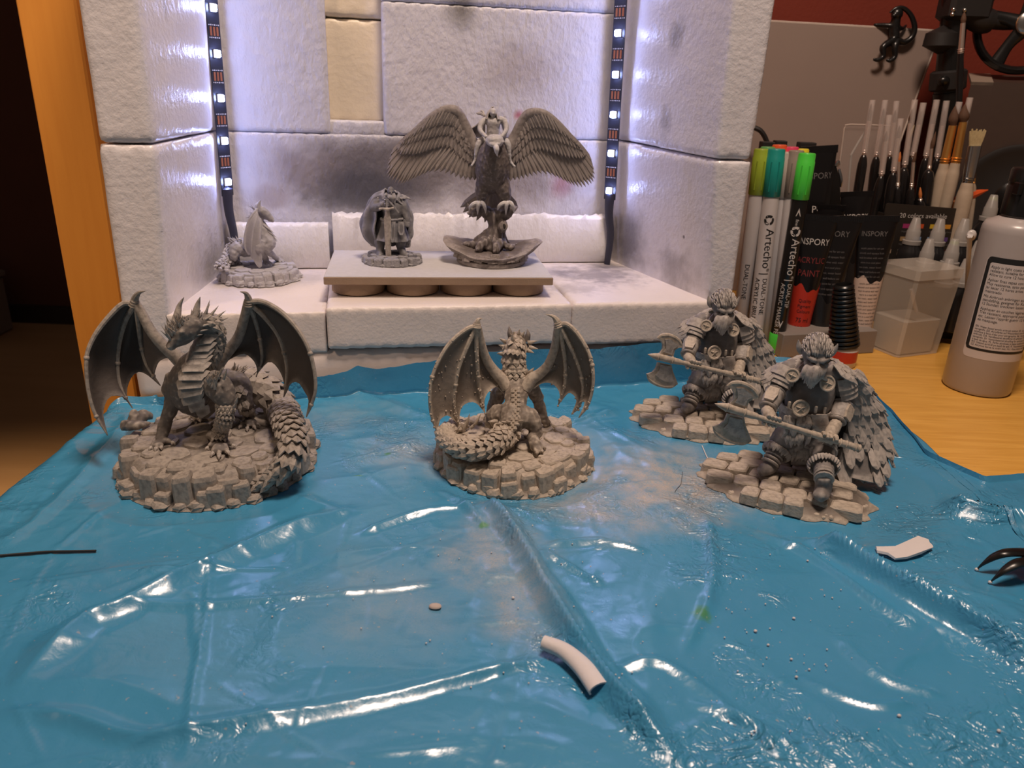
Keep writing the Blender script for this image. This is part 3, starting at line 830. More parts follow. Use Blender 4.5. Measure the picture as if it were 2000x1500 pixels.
def ring_scales(P, R, up, spans, step, size, tilt=.35, stag=True, jit=0.0, seed=0, t0=0, t1=1):
    """frames for scales in rings along a path; spans: angles about the up direction; size(u)->(w,l,t)"""
    Q = spline(np.column_stack([np.asarray(P, float), R]), 10); P, R = Q[:, :3], Q[:, 3]
    T, _, _ = frames(P); d = np.r_[0, np.cumsum(np.linalg.norm(np.diff(P, axis=0), axis=1))]
    out = []; s = d[-1] * t0; row = 0; rg = random.Random(seed)
    while s < d[-1] * t1:
        u = s / d[-1]; p = np.array([np.interp(s, d, P[:, k]) for k in range(3)]); r = np.interp(s, d, R); tn = unit([np.interp(s, d, T[:, k]) for k in range(3)])
        w_, l_, t_ = size(u)
        upv = np.asarray(up(u) if callable(up) else up, float); n = unit(upv - tn * (upv @ tn)); b = np.cross(tn, n)
        lo, hi = spans(u) if callable(spans) else spans
        cnt = max(1, int(round(abs(hi - lo) * r / (w_ * .80))))
        for j in range(cnt + (row % 2 if stag else 0)):
            a = lo + (hi - lo) * ((j + (.5 if not (stag and row % 2) else 0)) / cnt) + rg.uniform(-jit, jit)
            rad = n * math.cos(a) + b * math.sin(a)
            al = unit(tn * math.cos(tilt) + rad * math.sin(tilt))
            out.append(mat_frame(p + rad * (r * .93), al, rad, (w_, l_ * rg.uniform(.92, 1.1), t_)))
        s += l_ * step; row += 1
    return out
def foot(m, wrist, centre, toes, r=.3, tr=.13, cl=None):
    """splayed toes from a foot centre; claws collected in cl"""
    m.tube([wrist, lerp(wrist, centre, .6) + np.array([0, 0, .02]), centre + np.array([0, 0, r * .55])], [r * 1.1, r * .95, r * .8], 10, 4)
    for q in toes:
        q = np.asarray(q, float); k = lerp(centre, q, .5) + np.array([0, 0, r * .75])
        e = lerp(centre, q, .80) + np.array([0, 0, tr * .9])
        m.tube([centre + np.array([0, 0, r * .4]), k, e], [tr * 1.5, tr * 1.2, tr], 8, 4)
        if cl is not None:
            cl.tube([e, lerp(e, q, .55) + np.array([0, 0, tr * .5]), q + np.array([0, 0, .02])], [tr * .95, tr * .65, .015], 7, 4)

SCALE = scale_template('scale', PRIM); SCALE_T = scale_template('scale', PRIMT); SCALE_L = scale_template('scale', PRIML, keel=.3)
SPIKE = cone_template('spike', PRIMM, 6, .12); SPIKE_T = cone_template('spike', PRIMT, 6, .1)

# ------------------------------------------------------------------ dragon facing the viewer, left
def dragon_left():
    A = Crop(150, 550, 3.26, 40.3)
    t = thing('dragon_figurine', (-17, 40.4, .06), 'grey dragon figurine with spread wings and long tail, facing the front at the left', 'figurine', 'dragon figurines')
    rock_base(t, PRIM, (-17, 40.4), 5.45, 5.9, 1.85, 11, 28, 36, skip=lambda a: -1.0 < a < .35)
    zt = 1.85
    m, cl = MB(), MB()
    neck = A.path((745, 285, -1.5), (800, 258, -1.1), (848, 275, -.8), (868, 335, -.5), (850, 410, -.5), (805, 485, -.6), (745, 560, -.8), (705, 650, -.7), (735, 745, -.3), (830, 800, .8))
    nr = [.42, .46, .50, .56, .66, .80, .96, 1.05, .95, .7]
    m.tube(neck, nr, 14, 5)
    m.tube(A.path((740, 660, -.4), (850, 690, .8), (950, 670, 2.0), (1010, 650, 2.9)), [1.1, 1.15, 1.1, .9], 14, 5)
    tail = [A(985, 640, 2.9), A(1110, 655, 3.4), A(1215, 715, 3.3), A(1305, 815, 2.6), A.g(1352, 920, 2.9), A.g(1378, 1030, 2.65), A.g(1362, 1120, 2.2), A.g(1300, 1200, 1.55), A.g(1215, 1262, 1.0), A.g(1130, 1305, .62), A.g(1075, 1322, .45)]
    tr = [.85, .92, .90, .82, .74, .68, .62, .52, .40, .24, .06]
    m.tube(tail, tr, 12, 5)
    # front leg on the left
    fl = A.g(530, 1035, zt); w1 = A(555, 930, -.9)
    m.tube([A(640, 600, -.5), A(612, 690, -.6), A(612, 760, -.6), w1], [.62, .60, .45, .33], 12, 5)
    foot(m, w1, fl, [A.g(462, 1082, zt), A.g(500, 1088, zt), A.g(540, 1075, zt), A.g(628, 1040, zt)], .34, .14, cl)
    # front leg on the right, nearest
    fr_ = A.g(915, 1050, zt); w2 = fr_ + np.array([.02, .30, .95])
    m.tube([A(850, 620, -1.2), A(915, 690, -1.6), A(955, 775, -1.7), A(948, 870, -1.9), w2], [.72, .74, .55, .44, .36], 12, 5)
    foot(m, w2, fr_, [A.g(818, 1080, zt), A.g(855, 1122, zt), A.g(906, 1135, zt), A.g(972, 1108, zt), A.g(1015, 1062, zt)], .40, .15, cl)
    # hind leg on the right
    h = A.g(1095, 895, zt); w3 = h + np.array([0, .25, .7])
    m.tube([A(990, 650, 2.0), A(1030, 690, 1.5), A(1068, 765, 1.2), w3], [.95, .85, .55, .34], 12, 5)
    foot(m, w3, h, [A.g(1032, 940, zt), A.g(1085, 958, zt), A.g(1138, 945, zt), A.g(1168, 925, zt)], .34, .13, cl)
    # hind leg on the left, in shade under the belly
    h = A.g(770, 870, zt); w4 = h + np.array([.1, .2, .7])
    m.tube([A(900, 700, 2.2), A(830, 760, 1.9), w4], [.9, .75, .36], 12, 5)
    foot(m, w4, h, [A.g(715, 880, zt), A.g(745, 895, zt), A.g(790, 900, zt)], .34, .13, cl)
    # head: skull, muzzle, lower jaw, brow
    m.tube(A.path((770, 262, -1.3), (690, 310, -1.75), (630, 372, -2.1), (578, 425, -2.45)), [.55, .60, .36, .17], 12, 5)
    m.tube(A.path((770, 300, -1.1), (700, 370, -1.7), (640, 405, -2.05), (598, 435, -2.3)), [.38, .24, .15, .09], 10, 5)
    m.tube(A.path((600, 330, -1.95), (612, 300, -1.8), (660, 262, -1.6)), [.16, .26, .30], 10, 4)
    for (x, y, d) in ((668, 322, -2.3), (622, 345, -2.25)): m.ell(A(x, y, d), .12)
    r = remesh(m, .085, 7); roughen(r, .07, 2.2); roughen(r, .03, 6.5, seed=3)
    body = put('body', r, PRIM, t, fix=False)
    for q in range(1): put('claws', cl, PRIMM, body, kind='stuff')
    # horns
    for pp in (((622, 290, -1.75), (640, 215, -1.6), (655, 150, -1.5), (682, 100, -1.55)), ((745, 265, -1.4), (758, 200, -1.3), (772, 140, -1.25), (786, 97, -1.3))):
        h = MB(); h.tube(A.path(*pp), [.26, .20, .12, .015], 9, 6)
        P = spline(A.path(*pp), 6)
        for i in range(2, 12, 2): h.lathe(P[i], [(.24 - .017 * i, -.03), (.27 - .018 * i, 0), (.24 - .017 * i, .03)], 9, unit(P[i + 1] - P[i]))
        put('horn', h, PRIMM, body)
    # belly plates down the throat and breast: chevrons that overlap downwards
    pl = [(835, 330, -.95, .55), (808, 372, -1.1, .66), (785, 412, -1.2, .72), (765, 452, -1.3, .80), (742, 497, -1.5, .90), (718, 545, -1.7, 1.0), (698, 595, -1.8, 1.06), (690, 648, -1.85, 1.06), (692, 702, -1.75, 1.0), (715, 755, -1.45, .92), (760, 800, -1.0, .8)]
    for i, (x, y, d, wd) in enumerate(pl):
        c = A(x, y, d); a = A(*pl[max(0, i - 1)][:3]); b = A(*pl[min(len(pl) - 1, i + 1)][:3]); down = unit(b - a)
        nrm = unit(np.array([-.45, -.88, .10])); nrm = unit(nrm - down * (nrm @ down)); rt = np.cross(nrm, down)
        G = []
        for k in range(5):
            v_ = k / 4; row = []
            for j in range(9):
                s_ = j / 4 - 1
                wv = wd * (.92 if k < 3 else .86)
                vee = (1 - abs(s_)) * .55 * (.35 + .65 * v_)
                row.append(c + rt * (-s_ * wv) + down * ((v_ - .40) * .62 + vee * .85) - nrm * (wv * .66 * abs(s_) ** 1.35) + nrm * (.10 + .17 * v_))
            G.append(row)
        p = MB(); p.shell(np.array(G), .10); put('belly_plate', p, PRIMM, body, smooth=False)
    # scales along the neck's back, the shoulder, the haunch and the tail
    sc = ring_scales(neck[1:8], nr[1:8], lambda u: (.72, .25, .65 - u), (-1.2, 1.25), .62, lambda u: (.40 + .12 * u, .50 + .15 * u, .55), .30, jit=.05, seed=2)
    sc += ring_scales(tail, tr, (0, -.25, 1), (-1.75, 1.75), .60, lambda u: (.92 - .46 * u, .95 - .30 * u, .75), .22, jit=.04, seed=5, t1=.93)
    scatter('scale', SCALE, sc, body)
    rg = random.Random(8); sp = []
    def field(pts, n, dirs, L, wd, d0):
        for i in range(n):
            a, b, c = [rg.random() for _ in range(3)]; tot = a + b + c
            w_ = np.array([a, b, c]) / tot; p = sum(w_[k] * A(*pts[k]) for k in range(3))
            dv = unit(np.array(dirs) + np.array([rg.uniform(-.35, .35) for _ in range(3)]))
            sp.append(mat_frame(p + np.array([0, d0, 0]), dv, (0, -1, .2), (wd * rg.uniform(.7, 1.2), L * rg.uniform(.6, 1.3), wd)))
    field([(575, 400, -2.45), (590, 290, -1.9), (700, 300, -2.0)], 70, (-.15, -.35, .9), .62, .20, -.02)
    field([(620, 270, -1.8), (730, 250, -1.5), (680, 330, -2.1)], 60, (.05, -.3, .95), .62, .20, -.05)
    field([(720, 250, -1.5), (790, 235, -1.2), (760, 300, -1.5)], 26, (.45, .1, .85), .7, .2, 0)
    for (x, y, d, dx, dz, L) in ((800, 232, -1.1, .45, .8, .9), (835, 235, -.9, .6, .7, .95), (868, 245, -.7, .8, .6, .9), (815, 225, -1.0, .3, .9, 1.0), (880, 262, -.6, .9, .35, .8), (770, 290, -1.6, .8, .2, .8), (780, 262, -1.4, .8, .45, .9), (740, 320, -1.7, .8, .1, .8), (715, 345, -1.8, .8, .05, .7), (690, 368, -1.9, .75, .1, .6)):
        sp.append(mat_frame(A(x, y, d), (dx, .2, dz), (0, -1, .2), (.22, L, .22)))
    field([(830, 640, -2.0), (930, 560, -1.6), (880, 690, -2.3)], 44, (.3, -.25, .9), .55, .17, -.05)
    field([(950, 590, 2.3), (1010, 560, 2.6), (1090, 590, 3.0)], 24, (.55, 0, .75), .8, .26, -.3)
    for (x, y, L) in ((1012, 770, .5), (1000, 800, .35), (940, 600, .6), (935, 620, .6)): sp.append(mat_frame(A(x, y, -2.2), (.4, -.2, .8), (0, -1, .2), (.2, L, .2)))
    for (x, y, z, dx) in ((1130, 1270, .75, -1), (1165, 1230, 1.0, -1), (1100, 1318, .5, -1), (1150, 1300, .5, -.8), (1215, 1195, 1.3, -1), (1065, 1300, .55, -1)):
        sp.append(mat_frame(A.g(x, y, z), (dx, .1, .12), (0, -.3, 1), (.24, 1.0, .18)))
    scatter('spike', SPIKE, sp, body)
    # armoured front of the nearer fore leg: small plates
    sm = ring_scales([A(955, 775, -1.7), A(948, 870, -1.9), w2, fr_ + np.array([0, -.1, .4])], [.52, .44, .37, .34], (0, -1, .1), (-1.3, 1.3), .66, lambda u: (.26, .30, .5), .25, seed=4)
    sm += ring_scales([A(1030, 690, 1.5), A(1068, 765, 1.2), w3], [.86, .58, .36], (.1, -1, .1), (-.7, .7), .7, lambda u: (.5 - .15 * u, .5, .45), .25, seed=6)
    scatter('leg_scale', SCALE, sm, body)
    # broken root lying at the back of the base
    k = MB(); k.tube([A.g(300, 915, 2.0), A.g(380, 915, 2.2), A.g(470, 900, 2.1)], [.35, .3, .1], 8, 4); k.tube([A(375, 900, 2.5), A(365, 840, 2.6), A(360, 805, 2.6)], [.5, .32, .06], 8, 4); k.tube([A(375, 900, 2.6), A(430, 850, 3.2), A(480, 870, 3.6)], [.45, .4, .15], 8, 4)
    rr = remesh(k, .1, 4); roughen(rr, .08, 3); put('rock_spur', rr, PRIM, t, fix=False)
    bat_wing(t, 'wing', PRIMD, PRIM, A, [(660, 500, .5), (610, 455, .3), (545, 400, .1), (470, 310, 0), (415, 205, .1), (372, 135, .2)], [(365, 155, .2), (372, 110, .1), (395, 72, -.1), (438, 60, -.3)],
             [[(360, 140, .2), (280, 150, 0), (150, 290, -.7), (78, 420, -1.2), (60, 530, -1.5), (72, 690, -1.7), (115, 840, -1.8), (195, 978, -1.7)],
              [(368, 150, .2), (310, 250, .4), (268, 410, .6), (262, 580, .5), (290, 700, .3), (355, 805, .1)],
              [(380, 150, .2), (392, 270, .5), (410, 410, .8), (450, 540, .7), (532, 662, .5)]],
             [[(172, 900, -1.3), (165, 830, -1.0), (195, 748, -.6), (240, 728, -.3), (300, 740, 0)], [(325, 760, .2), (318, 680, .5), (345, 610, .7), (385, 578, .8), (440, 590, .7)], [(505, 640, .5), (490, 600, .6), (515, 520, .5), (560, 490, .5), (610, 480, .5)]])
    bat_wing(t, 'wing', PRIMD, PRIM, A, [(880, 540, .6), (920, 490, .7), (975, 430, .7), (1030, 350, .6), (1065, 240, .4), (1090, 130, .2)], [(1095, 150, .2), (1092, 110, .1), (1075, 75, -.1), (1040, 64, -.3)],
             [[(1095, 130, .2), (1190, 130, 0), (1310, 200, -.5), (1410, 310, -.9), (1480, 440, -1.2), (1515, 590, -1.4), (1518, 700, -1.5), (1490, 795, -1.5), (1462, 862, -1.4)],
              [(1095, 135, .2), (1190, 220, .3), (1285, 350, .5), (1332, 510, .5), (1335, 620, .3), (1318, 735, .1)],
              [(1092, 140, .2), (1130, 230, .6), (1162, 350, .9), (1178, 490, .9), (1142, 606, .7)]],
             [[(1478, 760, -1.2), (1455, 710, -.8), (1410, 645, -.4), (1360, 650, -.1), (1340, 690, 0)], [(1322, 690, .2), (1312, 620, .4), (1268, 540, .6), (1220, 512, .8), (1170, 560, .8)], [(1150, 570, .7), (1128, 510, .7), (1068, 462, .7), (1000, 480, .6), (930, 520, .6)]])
    return t
dragon_left()

# ------------------------------------------------------------------ dragon seen from behind, middle
def dragon_middle():
    B = Crop(820, 600, 3.847, 42.1)
    t = thing('dragon_figurine', (.2, 42.1, .06), 'tan dragon figurine seen from behind on a round rock base, mid sheet', 'figurine', 'dragon figurines')
    rock_base(t, PRIMT, (.25, 42.0), 4.75, 4.9, 1.55, 23, 27, 34)
    zt = 1.55
    m, cl = MB(), MB()
    spine = B.path((740, 250, 3.2), (725, 270, 2.5), (710, 340, 2.0), (708, 430, 1.9), (715, 540, 1.7), (722, 640, 1.0), (715, 730, .2), (705, 800, -.5), (690, 870, -1.1))
    sr_ = [.35, .60, .66, .70, .74, .72, .66, .78, .74]
    m.tube(spine, sr_, 14, 5)
    tail = [B(695, 850, -.9), B(650, 950, -1.5), B.g(560, 1035, 2.25), B.g(440, 1075, 2.2), B.g(320, 1065, 2.1), B.g(225, 1015, 2.05), B.g(185, 955, 2.0), B.g(225, 915, 1.9), B.g(300, 895, 1.85), B.g(360, 880, 1.75)]
    tr = [.74, .74, .68, .60, .56, .52, .46, .38, .28, .08]
    m.tube(tail, tr, 12, 5)
    m.tube(B.path((690, 800, -.3), (600, 820, .1), (560, 850, .2)), [.6, .75, .70], 12, 4)           # left thigh
    h = B.g(555, 935, zt); m.tube([B(560, 850, .2), h + np.array([0, .2, .5]), h + np.array([.2, .3, .2])], [.65, .42, .3], 10, 4)
    ft = B.g(880, 1085, zt)
    m.tube([B(730, 810, -.4), B(820, 840, -.6), B(888, 915, -.8)], [.72, .66, .42], 12, 5)              # right thigh
    m.tube([B(893, 920, -.8), B(845, 985, -1.1), ft + np.array([-.15, .35, .55]), ft + np.array([-.05, .1, .22])], [.40, .33, .30, .32], 10, 5)
    foot(m, ft + np.array([-.15, .3, .5]), ft + np.array([-.1, .05, .05]), [B.g(945, 1075, zt), B.g(925, 1105, zt), B.g(880, 1118, zt)], .34, .16, cl)
    f2 = B.g(945, 890, zt); m.tube([B(830, 590, 1.6), B(872, 660, 1.8), B(905, 760, 1.9), f2 + np.array([-.1, -.05, .6])], [.5, .44, .36, .27], 10, 5)
    foot(m, f2 + np.array([-.1, -.05, .5]), f2, [B.g(985, 890, zt), B.g(975, 870, zt), B.g(945, 905, zt)], .28, .12, cl)
    f3 = B.g(525, 850, zt); m.tube([B(625, 600, 1.7), B(580, 680, 1.9), B(548, 760, 2.0), f3 + np.array([.05, -.05, .5])], [.5, .46, .38, .27], 10, 5)
    foot(m, f3 + np.array([0, 0, .4]), f3, [B.g(480, 850, zt), B.g(500, 870, zt)], .28, .12, cl)
    m.tube(B.path((730, 235, 2.8), (740, 255, 3.4), (745, 300, 4.0), (745, 330, 4.3)), [.52, .48, .34, .2], 10, 4)   # skull and muzzle, turned away
    m.tube(B.path((800, 545, 1.5), (740, 590, 1.4), (650, 565, 1.5)), [.55, .7, .55], 12, 4)                # shoulders
    r = remesh(m, .08, 7); roughen(r, .09, 2.4, seed=5); roughen(r, .04, 6.0, seed=1)
    body = put('body', r, PRIMT, t, fix=False)
    put('claws', cl, PRIMT, body, kind='stuff')
    for pp in (((690, 235, 2.5), (676, 190, 2.5), (670, 142, 2.6)), ((800, 250, 2.6), (812, 205, 2.6), (808, 165, 2.7))):
        h = MB(); h.tube(B.path(*pp), [.22, .16, .015], 9, 6); put('horn', h, PRIMD, body, label='dark pointed horn')
    rg = random.Random(4); sp = []
    for (x, y, d, dx, dz, L) in ((645, 262, 2.4, -.8, .5, .5), (700, 262, 2.0, -.1, .8, .62), (640, 300, 2.2, -.8, .3, .45), (625, 350, 2.0, -.9, .1, .4), (815, 270, 2.3, .8, .3, .6), (820, 300, 2.2, .9, -.1, .6), (805, 320, 2.1, .8, -.3, .5), (735, 215, 2.5, .2, .9, .5), (760, 225, 2.5, .4, .8, .5), (715, 225, 2.5, -.2, .9, .45), (610, 490, 1.7, -.8, .5, .5), (640, 500, 1.6, -.5, .7, .4), (825, 495, 1.6, .5, .8, .5), (850, 500, 1.6, .8, .5, .5), (800, 500, 1.5, .2, .9, .4), (700, 235, 2.4, -.4, .8, .4)):
        sp.append(mat_frame(B(x, y, d), (dx, -.15, dz), (0, -1, .2), (.34, L, .3)))
    for i in range(36):     # shaggy ridge where tail and haunch meet
        x, y = rg.uniform(560, 760), rg.uniform(850, 1000)
        sp.append(mat_frame(B(x, y, -1.55 - (y - 850) / 300), (rg.uniform(-.8, .3), -.35, rg.uniform(-.6, .3)), (0, -1, .3), (.26, rg.uniform(.35, .7), .22)))
    for (x, y, z, dx, dz) in ((415, 850, 2.4, .4, .8), (350, 855, 2.2, .2, .8), (330, 890, 2.2, .2, .7), (380, 880, 2.1, .6, .6)): sp.append(mat_frame(B.g(x, y + 30, z - .2), (dx, .1, dz), (0, -1, .2), (.24, .8, .2)))
    scatter('spike', SPIKE_T, sp, body)
    back = []
    for k in range(19):     # knobbly ridge down the back and on to the tail
        u = k / 18; x, y = (718, 600) if k == 0 else (lerp(720, 690, max(0, u - .5) * 2), lerp(600, 910, u))
        for dx in ((-16, 16) if k % 2 else (0,)):
            back.append(mat_frame(B(x + dx, y, lerp(.15, -1.95, u)), (0, -.45, -.9), (0, -1, .35), (.36, .36, 1.2)))
    scatter('back_plate', SCALE_T, back, body)
    sc = ring_scales(spine[1:5], sr_[1:5], (0, -1, .1), (-1.4, 1.4), .72, lambda u: (.40, .44, .5), .30, jit=.25, seed=1)
    sc += ring_scales(tail, tr, (0, -.5, .85), (-1.5, 1.6), .62, lambda u: (.56 - .22 * u, .62 - .2 * u, .48), .24, jit=.16, seed=3, t0=.12, t1=.95)
    scatter('scale', SCALE_T, sc, body)
    bat_wing(t, 'wing', PRIMT, PRIMT, B, [(665, 600, 1.1), (620, 545, 1.2), (550, 470, 1.2), (495, 380, 1.0), (455, 250, .7), (432, 140, .4)], [(425, 150, .4), (430, 118, .4), (442, 92, .4), (468, 84, .5)],
             [[(420, 140, .4), (335, 175, .1), (205, 295, -.5), (100, 500, -1.0), (74, 680, -1.2), (88, 820, -1.2), (128, 940, -1.0)],
              [(420, 150, .4), (345, 320, .1), (290, 470, -.1), (262, 650, -.2), (262, 780, -.2), (292, 885, -.1)],
              [(425, 150, .4), (425, 290, .4), (432, 420, .4), (445, 580, .5), (462, 700, .5), (492, 802, .4)]],
             [[(140, 880, -.9), (155, 840, -.8), (205, 815, -.5), (255, 850, -.3)], [(298, 800, 0), (320, 745, .2), (375, 715, .3), (430, 728, .4)], [(484, 720, .5), (498, 665, .6), (530, 625, .8), (580, 600, 1.0), (640, 660, 1.0)]], bulge=.3, th=.09, fr=.105, lumps=130)
    bat_wing(t, 'wing', PRIMT, PRIMT, B, [(785, 610, 1.1), (840, 540, 1.2), (900, 500, 1.2), (965, 430, 1.0), (1015, 300, .7), (1038, 150, .4)], [(1045, 150, .4), (1030, 105, .4), (1000, 70, .4), (946, 54, .5)],
             [[(1055, 130, .4), (1110, 130, .2), (1190, 205, -.2), (1270, 345, -.7), (1302, 490, -1.0), (1295, 630, -1.1), (1258, 745, -1.1), (1195, 830, -1.0)],
              [(1055, 140, .4), (1120, 270, .2), (1175, 390, 0), (1215, 520, -.2), (1225, 640, -.3), (1195, 745, -.3), (1140, 805, -.2)],
              [(1050, 140, .4), (1072, 270, .4), (1092, 420, .5), (1090, 560, .5), (1065, 670, .5), (1036, 740, .5)]],
             [[(1235, 745, -.9), (1240, 705, -.7), (1215, 715, -.5), (1180, 740, -.4)], [(1178, 710, -.1), (1160, 665, .1), (1120, 645, .3), (1080, 680, .4)], [(1052, 680, .5), (1040, 620, .6), (990, 575, .8), (920, 572, 1.0), (850, 615, 1.0)]], bulge=.3, th=.09, fr=.105, lumps=130)
    return t
dragon_middle()

# ================================================================== bearded axe warriors
FEATHER = feather_template('feather', PRIMM); TUFT = scale_template('tuft', PRIMM, keel=.25)
def ring_disc(parent, name, mat, c, r, nrm, th=.10, star=5, rim=.16):
    """round clasp: rim, back plate and a raised star"""
    n = unit(nrm); a = unit(np.cross(n, [0, 0, 1])); b = np.cross(a, n)
    m = MB(); m.lathe(c, [(r * .9, -th), (r * .9, 0)], 20, n)
    P = [np.asarray(c) + r * 1.0 * (math.cos(t) * a + math.sin(t) * b) for t in np.linspace(0, 2 * math.pi, 20, endpoint=False)]
    n_, k = 20, 6; V = []; f = []
    for i, p in enumerate(P):
        rad = unit(p - np.asarray(c))
        for j in range(k):
            t = 2 * math.pi * j / k; V.append(p + rim * r * (math.cos(t) * rad + math.sin(t) * n))
    for i in range(n_):
        for j in range(k): f.append((i * k + j, i * k + (j + 1) % k, ((i + 1) % n_) * k + (j + 1) % k, ((i + 1) % n_) * k + j))
    m.add(V, f)
    for i in range(star):
        t = 2 * math.pi * i / star + .3
        d = math.cos(t) * a + math.sin(t) * b; e = np.cross(n, d)
        m.add([np.asarray(c) + d * r * .82, np.asarray(c) + e * r * .2, np.asarray(c) - e * r * .2, np.asarray(c) + n * r * .28], [(0, 1, 3), (0, 3, 2), (0, 2, 1), (1, 2, 3)])
    return put(name, m, mat, parent)
def curl_fingers(m, c, ax, palm, rs, fr, n=4, start=-1.9, end=1.5, spread=None, thumb=True):
    """fingers wrapped round a rod: ax rod direction, palm direction from rod to palm"""
    ax = unit(ax); p = unit(np.asarray(palm) - ax * (np.asarray(palm) @ ax)); q = np.cross(ax, p)
    sp_ = spread or fr * 2.05
    for i in range(n):
        o = np.asarray(c) + ax * (i - (n - 1) / 2) * sp_
        L = (0.92, 1.0, .97, .8)[i % 4]; R = rs + fr * .75
        pts = [o + R * (math.cos(t) * p + math.sin(t) * q) * (1.08 if k in (1, 3) else 1) for k, t in enumerate(np.linspace(start * .55 - .4, lerp(start, end, L), 6))]
        m.tube(pts, [fr * 1.1, fr * 1.08, fr, fr, fr * .92, fr * .75], 8, 3)
    if thumb:
        o = np.asarray(c) + ax * (n / 2) * sp_ * .9; R = rs + fr * .9
        m.tube([o + R * (math.cos(t) * p + math.sin(t) * q) + ax * fr * (.1 * k) for k, t in enumerate((.3, .9, 1.6, 2.2))], [fr * 1.25, fr * 1.2, fr * 1.05, fr * .8], 8, 3)

def cobble_base(t, mat, c, rx, ry, rot, h, seed):
    rg = random.Random(seed); n = 56; ca, sa = math.cos(rot), math.sin(rot)
    def loc(u, v): return (c[0] + ca * u - sa * v, c[1] + sa * u + ca * v)
    G = []
    edge = [1 + .05 * math.sin(j * 1.7) + .04 * rg.random() for j in range(n)]; edge.append(edge[0])
    for (k, z) in ((1.0, .05), (.985, .16), (.90, .30), (.80, h * .62)):
        row = []
        for j in range(n + 1):
            a = 2 * math.pi * j / n; x, y = loc(rx * k * edge[j] * math.cos(a), ry * k * edge[j] * math.sin(a)); row.append((x, y, z))
        G.append(row)
    m = MB(); m.grid(np.array(G)); m.add(G[-1][:n], [tuple(range(n))]); m.add(G[0][:n], [tuple(range(n - 1, -1, -1))])
    b = put('base', m, mat, t)
    r = 0; v = -ry
    while v < ry:
        dv = rg.uniform(1.0, 1.25); u = -rx + (r % 2) * .5
        while u < rx:
            du = rg.uniform(1.0, 1.75); uc, vc = u + du / 2, v + dv / 2
            if (uc / rx) ** 2 + (vc / ry) ** 2 < .80:
                x, y = loc(uc, vc)
                stone_at(b, mat, 'block', rg.randrange(6), (x, y, .14), (du * .93, dv * .92, h * rg.uniform(.86, 1.06) - .14), rot + rg.uniform(-.09, .09), (rg.uniform(-.05, .05), rg.uniform(-.05, .05)))
            u += du
        v += dv; r += 1
    rub = MB()
    for j in range(70):
        a = rg.uniform(0, 6.28); k = rg.uniform(.86, .97); x, y = loc(rx * k * math.cos(a), ry * k * math.sin(a))
        s_ = rg.uniform(.10, .24); rub.ell((x, y, .2), (s_, s_ * rg.uniform(.7, 1), s_ * .7), nu=6, nv=4)
    put('gravel', rub, mat, b, smooth=False, kind='stuff')
    return b

